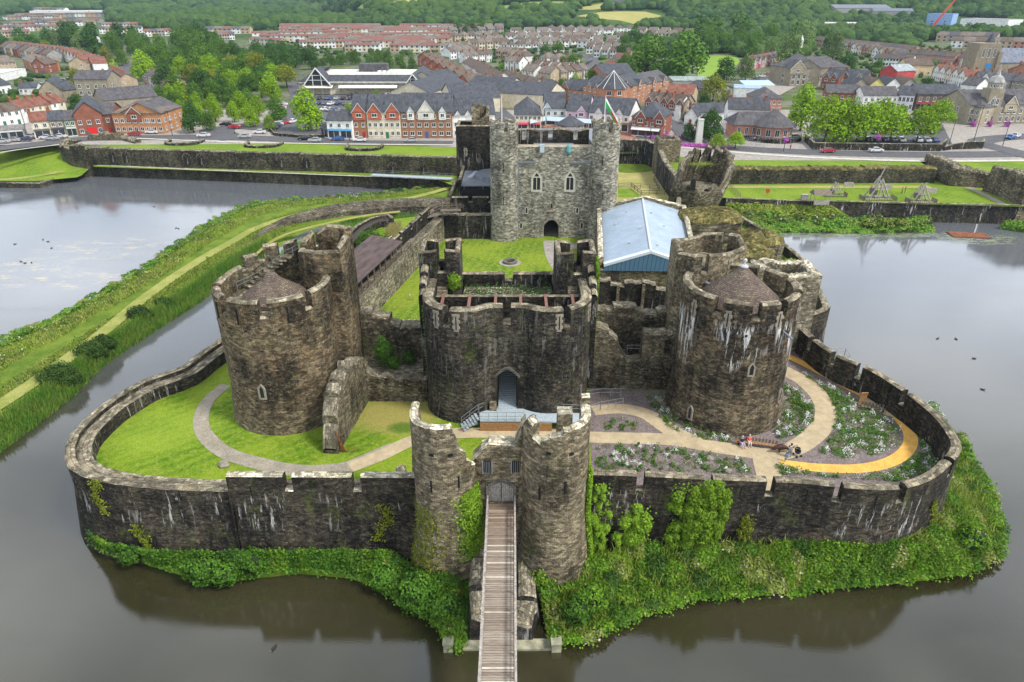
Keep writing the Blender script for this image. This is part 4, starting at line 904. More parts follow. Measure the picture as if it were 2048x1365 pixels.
for px,py,lb in ((897,1290,'left'),(1112,1290,'right')):
    x,y=P(px,py+8,0); m=MB(); m.box(-.42,.42,-.4,.4,-1.,.95); m.box(-.48,.48,-.46,.46,.95,1.08); tag(m.build('stone_block',M['concrete'],None,(x,y,0),.05),'pale square stone block at the water edge on the %s side of the bridge pier'%lb,'block')
pxL=[(439,676),(390,710),(359,733),(292,755),(251,777),(206,805),(167,838),(139,869),(129,894),(129,919),(136,935),(163,952),(231,968),(337,978),(464,982)]
pw=[P(a,b_,9.5) for a,b_ in pxL]; pw=[(-37.,98.),(-39.2,90.)]+pw
wl=smoothpath(pw,1.4)
owl=empty('outer_wall',(0,0,0),0,'low smooth topped outer wall curving round the lawn on the left','wall')
b=wall_mb(wl,.95,-1.2,[(300,9.5,9.5)],batter=1.1,batter_h=7.5,rag=.05,cap=.1); b.build('outer_parapet',[M['st_ring'],M['cop_lich'] if 'cop_lich' in M else M.setdefault('cop_lich',stone('mottled_coping',(.1,.088,.07),(.2,.18,.145),(.38,.34,.28),bw=.7,bh=.45,moss=.15,speck=.5,seed=12,bias=.08))],owl)
inner=[(lambda q:(q[0].x+q[1].x*.95,q[0].y+q[1].y*.95))(b.at(s)) for s in np.arange(0,b.tot,1.3)]
b=wall_mb(inner,1.45,3,[(300,8.95,8.95)],rag=.02,cap=.05); b.build('wall_walk',[M['st_ring'],M['cop_lich']],owl)
pf=[(-27.15,51.75),(-8.6,51.6)]; L=plen(pf)
g1=[PY(574,960,51.7)[0]+27.15,PY(712,960,51.7)[0]+27.15]
owc=empty('outer_wall',(0,0,0),0,'straight battlemented outer wall streaked white left of the bridge gate','wall')
b=wall_mb(pf,.95,-1.2,tops_gaps(L,11.3,9.6,g1,.85),batter=1.,batter_h=7.5,cap=.12); b.build('battlement',[M['st_ring'],M['cop_white']],owc)
b=wall_mb([(-27.15,52.7),(-9.,52.6)],1.4,3,[(30,9.2,9.2)],cap=.05); b.build('wall_walk',[M['st_ring'],M['cop_lich']],owc)
for x in (-25.,-16.7,-11.5):
    m=MB(); m.box(-.05,.05,-.05,.05,0,1.5); o=m.build('arrow_slit',M['dark'],owc); o.location=(x,51.75-.02,8.6)
pxR=[(1183,948),(1300,952),(1400,957),(1500,961),(1600,965),(1700,975),(1790,978),(1860,960),(1905,925),(1925,895),(1912,865),(1884,830),(1835,790),(1785,757),(1743,733),(1690,712),(1640,680),(1606,640)]
pr_=[P(a,b_,11.) for a,b_ in pxR]; pr_+= [(47,92),(50.5,104),(52.5,112),(53,120),(52.6,130),(51.,142),(48.8,153)]
wr=smoothpath(pr_,1.3); L=plen(wr)
gx=[(1283,955),(1419,962),(1545,968),(1678,972),(1805,975),(1907,925),(1822,785),(1733,728),(1690,705),(1642,678)]
gg=[s_near(wr,P(a,b_-3,11.)) for a,b_ in gx]
sR2=s_near(wr,(47,92))
owr=empty('outer_wall',(0,0,0),0,'battlemented outer wall curving round the flower garden on the right','wall')
t1=tops_gaps(sR2,11.,9.25,gg,.8)+[(L,9.8,8.6)]
b=wall_mb(wr,.95,-1.2,t1,batter=.55,batter_h=8,cap=.14,zin=6.5); b.build('battlement',[M['st_ring'],M['coping']],owr)
for px in (1241,1352,1482,1612,1742):
    x,z=PY(px,990,51.3); s=s_near(wr,(x,51.2)); q=b.at(s); m=MB(); m.box(-.05,.05,-.04,.05,0,1.5); o=m.build('arrow_slit',M['dark'],owr); a=atan2(-q[1].y,-q[1].x); facing(o,q[0].x,q[0].y,8.7,a)
pn=smoothpath([P(a,b_,9.) for a,b_ in ((788,438),(778,430),(745,436),(712,452),(690,474),(672,500),(664,540))],1.5)
onw=empty('outer_wall',(0,0,0),0,'curved double stepped terrace wall on the far left of the courtyard','wall')
wall_mb(pn,.8,-1,[(90,9.3,9.3)],rag=.06,cap=.1).build('outer_parapet',[M['st_ring'],M['cop_lich']],onw)
nb=wall_mb(pn,1,-1,[(90,9,9)]); pin=[(lambda q:(q[0].x+q[1].x*.8,q[0].y+q[1].y*.8))(nb.at(s)) for s in np.arange(0,nb.tot,1.5)]
wall_mb(pin,1.5,3,[(90,8.7,8.7)],cap=.05).build('wall_walk',[M['st_ring'],M['wood_dark']],onw)
outer_poly=[(-36,98)]+[(lambda q:(q[0]+.0,q[1]))(p) for p in wl[6:]]+[(-27,52.4),(-9,52.4),(-3,51.5),(1,51.5),(7,52.4)]+wr+[(46,158),(20,158),(-20,150),(-30,146)]
isl=sheet('island_ground',outer_poly,OZ-.02,M['lawn'])
m=MB(); m.prism([(-24.5,78.4),(20,78.4),(36,84),(36.5,131.5),(-13,135),(-24.5,86)],5.,IZ,0); tag(m.build('courtyard_ground',M['lawn2']),kind='structure')
ln=[P(a,b_,OZ) for a,b_ in ((175,925),(240,960),(465,972),(640,975),(870,975),(905,870),(870,800),(855,790),(735,800),(700,730),(620,700),(470,640),(430,700),(330,790),(200,870))]
dg=0 and sheet('dry_grass_patch',smoothpath([P(a,b_,OZ) for a,b_ in ((740,803),(856,803),(870,835),(830,850),(760,880),(715,895))],1.,True),OZ+.012,M['dry'])
sh=0 and sheet('shaded_grass_patch',smoothpath([P(a,b_,OZ) for a,b_ in ((770,858),(822,838),(822,860),(790,880))],1.,True),OZ+.02,M['green_lawn'])
gard=[P(a,b_,OZ) for a,b_ in ((1186,1010),(1180,870),(1178,776),(1345,783))]+[(20,74),(26,80),(34,84),(42,92)]+[(lambda q:(q[0]-.0,q[1]))(p) for p in reversed(wr[:len(wr)]) if p[1]<92]
gard=[(p[0],p[1]) for p in gard]
sheet('slate_mulch',gard,OZ+.01,M['scree'])
def pz(l,z=OZ): return [P(a,b_,z) for a,b_ in l]
pathA=smoothpath(pz([(700,935),(760,912),(830,880),(900,868),(1000,866),(1100,868),(1186,875),(1260,877),(1340,880),(1420,893),(1490,903),(1530,910),(1570,905),(1610,885),(1640,858),(1652,828),(1640,795),(1610,765),(1570,742),(1545,730)]),.8)
ribbon('garden_path',pathA,[1.9,2.5],OZ+.03,M['path'])
pathB=smoothpath(pz([(1186,822),(1240,818),(1290,828),(1325,850),(1360,872),(1420,893)]),.7); ribbon('garden_path',pathB,[2.1,2.5],OZ+.04,M['path'])
pathC=smoothpath(pz([(1530,905),(1535,940),(1545,985)]),.7); ribbon('garden_path',pathC,[3.0,2.2],OZ+.05,M['path'])
yel=smoothpath(pz([(1560,928),(1640,937),(1720,938),(1780,925),(1815,900),(1820,870),(1800,840),(1775,818),(1735,795),(1690,772),(1640,745),(1600,725),(1570,710),(1540,690)]),.7)
k1=min(range(len(yel)),key=lambda i:hypot(yel[i][0]-P(1790,832,OZ)[0],yel[i][1]-P(1790,832,OZ)[1])); k2=min(range(len(yel)),key=lambda i:hypot(yel[i][0]-P(1735,796,OZ)[0],yel[i][1]-P(1735,796,OZ)[1]))
ribbon('yellow_path',yel[:k1+1],1.45,OZ+.06,M['yellow']); ribbon('yellow_path',yel[k2:],1.35,OZ+.06,M['yellow'])
sheet('viewing_bay',smoothpath(pz([(1732,788),(1760,795),(1800,800),(1812,815),(1800,835),(1775,833),(1745,818),(1725,800)]),.5,True),OZ+.07,M['path'])
og_p=smoothpath(pz([(452,770),(418,800),(402,835),(410,870),(450,905),(520,928),(600,942),(680,938),(720,925),(790,895)]),.9); ribbon('gravel_path',og_p,[1.6,2.1],OZ+.025,M['oldpath'])
cp=smoothpath(pz([(1102,482),(1104,498),(1112,520),(1130,545),(1165,565)],IZ),1.); ribbon('courtyard_path',cp,[3.,3.4],IZ+.03,M['paving']); ribbon('courtyard_path',smoothpath(pz([(1108,500),(1150,493),(1205,488)],IZ),1.),[3.,3.],IZ+.045,M['paving'])
wc=P(1020,526,IZ); w_=empty('stone_well',(wc[0],wc[1],IZ),0,'low round stone well head set in the courtyard lawn','well')
m=MB(); m.lathe((0,0,0),[(2.,.02),(2.,.06),(1.35,.07)],28); m.build('paved_ring',M['paving'],w_); m=MB(); m.lathe((0,0,0),[(1.35,.0),(1.3,.45),(.9,.5),(.85,.05)],24); m.build('kerb_stones',M['dress_dark'],w_); m=MB(); m.poly(circ((0,0),.9,20),.06); m.build('pit_floor',M['dark'],w_)
ramp=empty('access_ramp',(0,0,0),0,'pale blue metal ramp and landing with railings leading into the dark gatehouse','ramp')
M['bluemetal']=plain('blue_grey_decking',(.36,.42,.46),.5,.12,3.)
m=MB(); N_=26
for i in range(N_):
    y0=66.2+i*.38; z0=8.55+max(0,(i-2))*.075; m.box(-1.6,.5,y0,y0+.37,z0-.15,z0)
m.build('ramp_deck',M['bluemetal'],ramp)
lx0,ly0=P(960,850,8.6); ld=[P(a,b_,8.6) for a,b_ in ((958,826),(990,812),(1040,812),(1110,824),(1178,828),(1178,846),(1048,842),(960,842))]
m=MB(); m.prism(ld,8.42,8.6); m.build('landing',M['bluemetal'],ramp)
m=MB(); q=[P(a,b_,8.6) for a,b_ in ((960,843),(1048,843))]; m.box(q[0][0],q[1][0],q[0][1]-.1,q[0][1],7.3,8.4)
m.box(q[1][0]+.9,q[1][0]+3.2,q[0][1]-.15,q[0][1]-.05,7.3,8.4); m.build('timber_fascia',M['wood_new'],ramp)
m=MB(); x0,y0=ld[0]
for i in range(6): m.obox((x0-.25-i*.3,y0-.7-i*.12,8.5-i*.2),.15,.75,.04,.35)
m.obox((x0-1.,y0-1.5,7.9),1.,.05,.14,.37); m.build('steps',M['bluemetal'],ramp)
rz=8.6
rail(ramp,[(*ld[7],rz),(*ld[6],rz)],1.1,'steel',1.); rail(ramp,[(*ld[0],rz),(*ld[1],rz)],1.1,'steel',1.2); rail(ramp,[(*ld[2],rz),(*ld[3],rz),(*ld[4],rz)],1.1,'steel',1.1); rail(ramp,[(ld[0][0]-.1,ld[0][1],rz),(ld[0][0]-2,ld[0][1]-.8,7.4)],1.1,'steel',1.); rail(ramp,[(ld[0][0]+.1,ld[0][1]-1.4,rz),(ld[0][0]-1.6,ld[0][1]-2.1,7.4)],1.1,'steel',1.)
rail(ramp,[(*p,8.) for p in pz([(1178,838),(1200,830),(1245,822)])],1.1,'steel',1.1); rail(ramp,[(*p,8.2) for p in pz([(1160,812),(1200,806),(1240,806)])],1.1,'steel',1.1)
rail(tag(empty('railing',(0,0,0)),'steel steps railing on the water side of the right outer wall','railing'),[(*P(1655,708,9),8.6),(*P(1690,706,9),8.6),(*P(1715,728,9),7.5)],1.1,'steel',1.)
m=MB(); a=P(1790,800,OZ)
def bed(poly,n,size,mat,z=OZ,h=.35,clus=40,cr=.9,name='flower_bed',fn=None):
    cs=scatter(poly,clus); r=rs.uniform(.35,1.,clus)*cr
    k=rs.randint(0,clus,n); off=rs.normal(size=(n,2))*r[k][:,None]*.5; xy=cs[k]+off
    d=np.hypot(off[:,0],off[:,1])/(r[k]+1e-6); hh=np.clip(1.1-d*.8,.1,1)*h*(.6+.8*rs.uniform(0,1,clus)[k]); zz=z+hh*rs.uniform(.3,1.,n)
    ok=inside(poly,xy[:,0],xy[:,1]); C=np.stack([xy,],0)[0]; C=np.column_stack([xy,zz])[ok]
    V,Q=leaf_quads(C,size,.5); return np.column_stack([cs,r]),tag(link(name,np_mesh(name,V,Q,M[mat])),kind='stuff')
beds=[([(1195,892),(1300,888),(1400,905),(1480,918),(1500,940),(1505,950),(1190,942)],70,.7),
      ([(1545,925),(1640,950),(1720,952),(1790,940),(1840,905),(1835,860),(1800,838),(1870,800),(1905,870),(1910,900),(1880,945),(1790,965),(1560,950)],150,1.15),
      ([(1595,740),(1640,765),(1700,795),(1760,822),(1800,862),(1798,895),(1740,918),(1660,918),(1640,905),(1660,870),(1672,830),(1655,790),(1620,760)],150,1.1),
      ([(1580,665),(1640,700),(1690,735),(1745,760),(1770,790),(1735,785),(1640,735),(1590,705)],90,1.),
      ([(1562,765),(1600,785),(1628,815),(1628,845),(1600,870),(1560,880),(1545,870),(1570,800)],80,.95),
      ([(1200,850),(1240,835),(1280,845),(1270,862),(1215,865)],12,.6),
      ([(1290,790),(1345,800),(1375,840),(1450,872),(1500,880),(1480,890),(1400,880),(1340,860),(1300,815)],45,.8)]
for i,(pp,cl,cr_) in enumerate(beds):
    pp=[P(a,b_,OZ) for a,b_ in pp]; a_=abs(sum(pp[k][0]*pp[(k+1)%len(pp)][1]-pp[(k+1)%len(pp)][0]*pp[k][1] for k in range(len(pp))))/2
    bed(pp,int(cl*48),.17,'f_bed',clus=int(cl*1.1),cr=cr_*.7,h=.5); bed(pp,int(cl*18),.15,'f_weed',clus=int(cl*.8),cr=cr_*.7,h=.6)
    if cl>40: bed(pp,int(cl*13),.12,'f_white',clus=int(cl*.3),cr=cr_*.62,h=.75,name='white_flowers')
random.seed(5)
for i,(px,py,s_,lb) in enumerate(((1318,803,.5,'pale boulder nearest the ramp railings in the garden'),(1343,800,.62,'rounded boulder beside the base of the streaked tower'),(1340,820,.5,'boulder among green plants below the streaked tower'),(1357,833,.42,'small pale boulder lowest of the group by the path bend'),(1420,919,.5,'flat grey slab stone in the front flower bed'),(1457,944,.45,'small flat stone in the front flower bed near the wall'),(449,931,.75,'grey carved stone lying on the left lawn'),(188,902,.5,'small flat stone at the left edge of the lawn'))):
    x,y=P(px,py,OZ); b=MB(); b.lathe((0,0,0),[(s_*.9,-.05),(s_,s_*.3),(s_*.7,s_*.62),(0.01,s_*.7)],8)
    b.v=[(p[0]*(1+.25*sin(p[1]*9+i)),p[1]*(.7+.2*cos(p[0]*7)),p[2]) for p in b.v]; tag(b.build('boulder',M['dress'],None,(x,y,OZ),i),lb,'stone')
x,y=P(690,905,OZ); m=MB(); m.quad([(-.3,0,0),(.1,0,0),(-.9,.1,3.2)]); m.quad([(.1,.2,0),(-.3,.2,0),(-.9,.1,3.2)]); m.quad([(.1,0,0),(.1,.2,0),(-.9,.1,3.2)]); m.quad([(-.3,.2,0),(-.3,0,0),(-.9,.1,3.2)])
for i in range(7): m.bar((.2+i*.22,0,0),(.2+i*.22+.1,.1,.75),.03,4)
tag(m.build('rusty_sculpture',M['rust'],None,(x,y,OZ)),'rusty red leaning metal blade with low grille at the foot of the spur wall','sculpture')
def slat_bench(cx,cy,z,length,ang,label,back=True,curve=0.):
    b=empty('park_bench',(cx,cy,z),ang,label,'bench'); n=int(length/.35)
    m=MB()
    for i in range(n):
        x=-length/2+i*length/n; m.box(x,x+.28,-.25+curve*x*x,.25+curve*x*x,.42,.47)
    m.build('seat',M['wood_new'] if not back or curve else M['wood'],b)
    if back:
        m=MB()
        for i in range(n):
            x=-length/2+i*length/n; m.box(x,x+.22,.24+curve*x*x,.29+curve*x*x,.5,.95)
        m.build('backrest',M['wood'],b)
    for s in (-1,1): m=MB(); x=s*length*.42; m.box(x-.05,x+.05,-.2+curve*x*x,.2+curve*x*x,0,.42); m.build('leg',M['black'],b)
    return b
x,y=P(1512,893,OZ); slat_bench(x,y,OZ,4.6,-.22,'curved slatted timber bench by the garden path where two people sit',True,-.03)
x,y=P(1745,822,OZ); slat_bench(x,y,OZ,2.6,-.35,'slatted dark timber bench facing the viewing bay in the garden')
x,y=P(919,486,IZ); slat_bench(x,y,IZ,1.8,0,'low dark bench alone on the courtyard grass',False)
x,y=P(1722,812,OZ); m=MB(); m.prism([(-.4,-.05),(.35,-.05),(.45,.05),(-.3,.05)],.0,1.3); m.obox((0,0,1.55),.45,.06,.35,.1,0,.2); tag(m.build('carved_panel',M['wood_new'],None,(x,y,OZ)),'pale carved wooden leaf shaped panel beside the bench at the viewing bay','panel')
x,y=P(1797,806,OZ); l_=empty('information_lectern',(x,y,OZ),0,'white topped information lectern at the outer wall in the garden','lectern'); m=MB(); m.obox((0,0,1.05),.75,.42,.03,-.5,0,.5); m.build('panel',M['white'],l_)
for s in (-.5,.5): m=MB(); m.bar((s,.05*s,0),(s,.05*s,1.),.04,5); m.build('leg',M['black'],l_)
def strip(A,B,n):
    """n points across two matched lines A (upper, xyz) and B (lower)"""
    A=np.array(A);B=np.array(B); la=np.linspace(0,1,len(A)); u=rs.uniform(0,1,n); v=rs.uniform(0,1,n)
    a=np.stack([np.interp(u,la,A[:,k]) for k in range(3)],1); lb=np.linspace(0,1,len(B)); b=np.stack([np.interp(u,lb,B[:,k]) for k in range(3)],1)
    return a+(b-a)*v[:,None],u,v
def resamp(l,k=60):
    l=np.array(l,float); d=np.r_[0,np.cumsum(np.hypot(*np.diff(l[:,:2],axis=0).T))]; t_=np.linspace(0,d[-1],k); return np.stack([np.interp(t_,d,l[:,i]) for i in range(l.shape[1])],1)
def bank(name,A,B,mat,k=60):
    A=resamp(A,k);B=resamp(B,k); m=MB(); R=5
    def p(i,j):
        q=A[i]+(B[i]-A[i])*j/R; return (q[0],q[1],q[2]+(.35*sin(i*1.7+j)+.3*sin(j*2.3+i*.6))*(1 if 0<j<R else 0))
    for i in range(k-1):
        for j in range(R): m.quad([p(i,j),p(i,j+1),p(i+1,j+1),p(i+1,j)],[(p(i,j)[0],p(i,j)[1])]*4)
    o=m.build(name,M[mat]); tag(o,kind='structure'); return A,B
def wl3(l,z): return [(*P(a,b_,z),z) for a,b_ in l]
Ab=[(p[0],p[1]-.9,2.4) for p in [(2.,51.)]]+[(7.5,49.6,2.6)]+[(12,51.3,2.8),(18,51.1,3.),(24,50.8,3.3),(30,50.4,3.6),(35,50.0,3.7),(39.5,51.2,3.6),(43.8,54.2,3.2),(46.6,58,2.8),(47.6,62.5,2.2),(47.4,67,1.6),(45.3,74,1.)]
Bb=wl3([(1100,1300),(1135,1293),(1190,1290),(1225,1262),(1290,1235),(1400,1205),(1520,1196),(1700,1180),(1810,1168),(1920,1158),(1990,1125),(2003,1065),(1985,1005),(1945,940),(1915,870)],-.15)
Ab,Bb=bank('right_bank',Ab,Bb,'rough')
Al=[(-45.5,56,.6),(-42,52.8,1.),(-36,50.8,1.6),(-28,50.5,2.),(-20,50.4,2.2),(-11,50.2,2.6),(-8,47.6,2.6),(-5,47,2.4),(-3.7,47.5,2.4)]
Bl=wl3([(190,1085),(215,1112),(300,1132),(400,1165),(500,1162),(600,1150),(700,1160),(760,1180),(800,1215),(850,1240),(880,1265),(905,1300),(935,1302)],-.15)
Al,Bl=bank('left_bank',Al,Bl,'rough')
def bankveg(A,B,n,size,mat,name,hb=.9,thr=None,K=None,dens=1.):
    C,u,v=strip(A,B,n); K=K or max(8,int(n/190)); cs,_,cv=strip(A,B,K); ke=K//3; cs[:ke]=np.array(B)[rs.randint(1,len(B)-1,ke)]+rs.normal(size=(ke,3))*np.array([.3,.3,0]); cs[:ke,2]=-.1; nb=n//7; ib=rs.randint(1,len(B)-1,nb); C[:nb]=np.array(B)[ib]+rs.normal(size=(nb,3))*np.array([.3,.25,0.]); C[:nb,2]=-.05; R=rs.uniform(.6,1.45,K)*hb; jx=rs.uniform(0,1,K)
    best=np.full(n,-9.); idx=np.zeros(n,int)
    for k in range(K):
        d2=((C[:,0]-cs[k,0])**2+(C[:,1]-cs[k,1])**2)/R[k]**2; h=np.where(d2<1,np.sqrt(np.maximum(0,1-d2))*R[k]*.85,-1); m_=h>best; best[m_]=h[m_]; idx[m_]=k
    up=np.maximum(best,0.05); N=np.column_stack([(C[:,:2]-cs[idx][:,:2])/R[idx][:,None],np.full(n,.45)+up/R[idx]*.6]); N[best<=0]=(0,-.2,1)
    C[:,2]+=up*rs.uniform(.75,1.05,n)+rs.uniform(0,.2,n); C[:,1]-=up*.15; C[:,:2]+=rs.normal(size=(n,2))*.1; C=np.column_stack([C,N]); o=None
    mats=[mat] if isinstance(mat,str) else mat
    for i,mt in enumerate(mats):
        k=(idx*7+idx//3)%len(mats)==i
        if dens<1: k&=(best>0)
        D=C[k] if dens==1 else offtrack(C[k]); V,Q=leaf_quads(D,rs.uniform(.6,1.4,len(D))*size,.3); o=tag(link(name,np_mesh(name,V,Q,M[mt])),kind='stuff')
    return o
M['f_brack']=foliage('bank_undergrowth',(.03,.095,.008),(.16,.28,.02),(.08,.19,.012),nscale=.6,flower=(.3,.27,.12),fl=.965)
M['f_pale']=foliage('pale_weeds',(.13,.2,.03),(.3,.34,.08),(.2,.24,.05),nscale=.6,flower=(.5,.48,.4),fl=.93)
bankveg(Ab,Bb,62000,.23,['f_brack','f_bush','f_brack','f_mid','f_bush','f_brack','f_deep','f_brack','f_pale'],'bank_undergrowth',.95); V,Q=blade_quads(strip(Ab,Bb,9000)[0]+np.array([0,0,.5]),rs.uniform(.5,1.3,9000),.09,.5); tag(link('bank_grass',np_mesh('bank_grass',V,Q,M['f_grass'])),kind='stuff')
bankveg(Al,Bl,36000,.23,['f_bush','f_mid','f_bush','f_brack','f_deep'],'bank_undergrowth',1.2)
def bush(c,r,n,mat,label,size=.26,sq=(1,1,1),name='bush',inner=True):
    C=blob_pts(n,c,r,.72,sq) if 'gorse' not in name else np.concatenate([blob_pts(n//2,(c[0]+dx*r,c[1]+dy*r,c[2]-.1+dz*r),r*q,.6,sq) for dx,dy,dz,q in ((-.35,-.1,0,.75),(.4,.1,-.1,.7),(.05,.25,.2,.7),(.8,.3,-.3,.45))]); o=clump(name,C,size,mat); tag(o,label,'bush' if 'bush' in name else name)
    if inner:
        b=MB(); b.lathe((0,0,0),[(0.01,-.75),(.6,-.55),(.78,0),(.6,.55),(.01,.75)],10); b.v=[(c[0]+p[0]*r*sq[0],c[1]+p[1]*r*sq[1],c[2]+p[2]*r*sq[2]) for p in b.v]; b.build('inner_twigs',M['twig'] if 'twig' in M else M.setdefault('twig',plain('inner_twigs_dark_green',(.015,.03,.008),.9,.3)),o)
    return o
for px,py,r,lb in ((410,1140,1.9,'big rounded bramble bush first from the left below the outer wall'),(505,1125,1.8,'second big bramble bush from the left below the streaked outer wall'),(450,1150,1.3,'small bush between the two big brambles at the left water edge'),(790,1090,1.7,'tall bush in the corner between left outer wall and gate tower'),(840,1190,2.1,'large dark leaved bush at the foot of the left gate tower'),(890,1215,1.6,'bush hanging over the water left of the bridge pier'),(260,1115,1.0,'small straggling bush at the far left of the outer wall base'),(770,1160,1.5,'low bush on the left bank beside the gate tower'),(1100,1120,0.1,'')):
    if not lb: continue
    x,y=P(px,py,1.6); bush((x,y,1.7),r,int(2600*r*r/3.2),'f_bush',lb,sq=(1.1,.8,.9))
for px,py,r,lb,mt in ((1140,1110,1.9,'bright green bush against the front of the right gate tower','f_ivy'),(1085,1160,1.3,'green bush between the bridge and the right gate tower','f_ivy'),(1180,1200,1.6,'wide bush on the right bank below the gate tower','f_brack'),(1155,1225,1.4,'darker bush low on the right bank near the stone block','f_bush'),(1940,1085,1.8,'rounded bush at the far right end of the bank','f_brack')):
    x,y=P(px,py,2.2); bush((x,y,2.4),r,int(2400*r*r/3.),mt,lb,sq=(1.,.75,1.1))
def ivymass(cx,z0,z1,w_,y,n,label,mat='f_ivy',lobes=1,depth=.7,size=.22):
    B=[]; h=z1-z0; tries=0
    while len(B)<(95 if lobes==2 else 34) and tries<2999:
        tries+=1; u=random.uniform(-1,1); v=random.random(); top=1-.18*abs(u)**2-(.25*max(0,1-abs(u)*6) if lobes==2 else .25*random.random()); wd=(.8+.2*sin(v*2.6+.4)) if lobes==2 else random.uniform(.5,1.)
        r=random.uniform(.28,.5)*w_*(.5 if lobes==2 else .6)
        if abs(u)<wd-r/w_*.35 and v<top-r/h*.5: B.append((cx+u*w_,z0+h*v,r,depth*random.uniform(.6,1.1)*(1-abs(u)**2*.6)))
    C=[]
    for x,z,r,dp in B:
        d=rs.normal(size=(int(n*1.5/len(B)),3)); d/=np.linalg.norm(d,axis=1,keepdims=True); d[:,1]=-np.abs(d[:,1]); C.append(np.column_stack([np.array([x,y,z])+d*np.array([r,dp,r*1.15])*rs.uniform(.8,1.05,(len(d),1)),d]))
    k=int(n*.05); uu=rs.normal(size=k)*.4; C.append(np.column_stack([cx+uu*w_,np.full(k,y-.1),z0+h*rs.uniform(-.05,.95,k),np.zeros(k),np.full(k,-1.),np.full(k,.3)]))
    C=np.concatenate(C); V,Q=leaf_quads(C,rs.uniform(.7,1.3,len(C))*size,.1); return tag(link('ivy',np_mesh('ivy',V,Q,M[mat])),label,'ivy')
def fx(px,py): return PY(px,py,50.7)
x,z1=fx(1408,962); _,z0=fx(1408,1090); ivymass(x,z0-.6,z1,2.85,51.1,14000,'big bright green heart shaped ivy mass on the right outer wall',lobes=2,depth=1.1)
x,z1=fx(1275,1010); _,z0=fx(1275,1100); ivymass(x,z0-1,z1,2.2,51.1,6000,'pale green ivy clump left of the heart shaped ivy',depth=.9)
x,z1=fx(1205,960); _,z0=fx(1205,1110); ivymass(x-.1,z0-1,z1-.2,1.5,51.1,6500,'tall ivy column where the right outer wall meets the gate tower',depth=.9)
x,z1=fx(1500,1030); _,z0=fx(1500,1090); ivymass(x,z0-.4,z1,.85,51.1,900,'small yellowish shrub growing from the wall right of the heart shaped ivy','f_yellow',depth=.5,size=.2)
x,z1=PY(945,985,48.6); _,z0=PY(945,1110,48.6);
def _g():
    v=random.random(); a=radians(random.gauss(330,16)); z=z0+(z1-z0)*v; r=2.95+random.random()*.5*sin(v*3.1)+max(0,(8-z))*.12; return (-6.15+r*cos(a),50.6+r*sin(a),z)
ivy_on('ivy',_g,5200,.23,'f_ivy',None,'thick ivy on the inner flank of the left gate tower beside the bridge','ivy')
def _g():
    v=random.random()**1.3; a=radians(random.uniform(340,372)); z=3+10*v; r=3.1+random.random()*.4+max(0,(8-z))*.12; return (3.95+r*cos(a),50.7+r*sin(a),z)
ivy_on('ivy',_g,4200,.23,'f_ivy',None,'ivy climbing the outer flank of the right gate tower','ivy')
def _g():
    v=random.random()**1.6; a=radians(random.gauss(232,22)); z=2.5+8*v; r=2.9+random.random()*.15+max(0,(8-z))*.15; return (-6.15+r*cos(a),50.6+r*sin(a),z)
ivy_on('ivy',_g,1500,.2,'f_yellow',None,'sparse yellow green creeper over the base of the left gate tower','ivy')
for px,py,py2,lb in ((175,960,1030,'narrow yellow green creeper on the curved wall at the far left'),(292,1050,1110,'creeper patch low on the outer wall left of the brambles'),(768,1010,1080,'yellowish creeper low on the battlemented wall'),(1888,1000,1060,'yellow green creeper on the right end of the outer wall')):
    s=s_near(wl if px<500 else (wr if px>1100 else pf),(PY(px,py,53)[0],52.5));
    pth_=wl if px<500 else (wr if px>1100 else pf); q=wall_mb(pth_,.5,0,[(200,1,1)]).at(s); yy=q[0].y-.3; z1=PY(px,py,yy)[1]; z0=PY(px,py2,yy)[1]; C=[]
    for i in range(520):
        v=random.random(); o=random.gauss(.5*sin(v*5+px),.16+.32*abs(sin(v*7+px))); tdir=Vector((-q[1].y,q[1].x)).normalized(); n_=q[1].normalized(); zz=z0+(z1-z0)*v; bt=1.1*max(0,1-(zz+1.2)/7.5)+.1+.15*random.random(); C.append((q[0].x+tdir.x*o-n_.x*bt,q[0].y+tdir.y*o-n_.y*bt,zz))
    C=np.array(C); V,Q=leaf_quads(C,.18,.1); tag(link('creeper',np_mesh('creeper',V,Q,M['f_yellow'])),lb,'creeper')
ca=[(-95,60),(-90,80)]+[P(a,b_,0) for a,b_ in ((0,690),(90,650),(190,600),(290,540),(345,500),(420,450),(500,412),(600,402),(760,392),(900,372),(930,365))]
cb_=[(-75,48),(-70,60)]+[P(a,b_,0) for a,b_ in ((0,905),(60,860),(150,790),(210,730),(330,650),(400,605),(460,560),(560,500),(620,462),(700,445),(800,430),(880,420),(935,410))]
CA=resamp(smoothpath(ca,3.),90); CB=resamp(smoothpath(cb_,3.),90)
m=MB(); R=10; CZ=lambda j:[-.6,.5,1.1,1.5,1.7,1.8,1.85,1.9,1.85,1.1,-.6][j]
def cpt(i,j): q=CA[i]+(CB[i]-CA[i])*j/R; return (q[0],q[1],CZ(j)+.18*sin(i*.9+j*2.)*(0<j<6))
for i in range(89):
    for j in range(R): m.quad([cpt(i,j),cpt(i,j+1),cpt(i+1,j+1),cpt(i+1,j)],[(0,0)]*4)
tag(m.build('causeway_ground',M['rough']),kind='structure')
tk=smoothpath([P(a,b_,1.8) for a,b_ in ((-150,900),(0,812),(100,745),(200,672),(300,590),(400,522),(460,488),(520,455),(600,430),(700,412),(820,398),(905,375))],2.)
ribbon('grass_track',tk,[2.6,2.2],2.02,M['worn']); TK=np.array(tk)
def offtrack(C,d=1.25):
    k=np.ones(len(C),bool)
    for i in range(0,len(C),4000): q=C[i:i+4000,None,:2]-TK[None]; k[i:i+4000]=(q**2).sum(2).min(1)>d*d+.5
    return C[k]
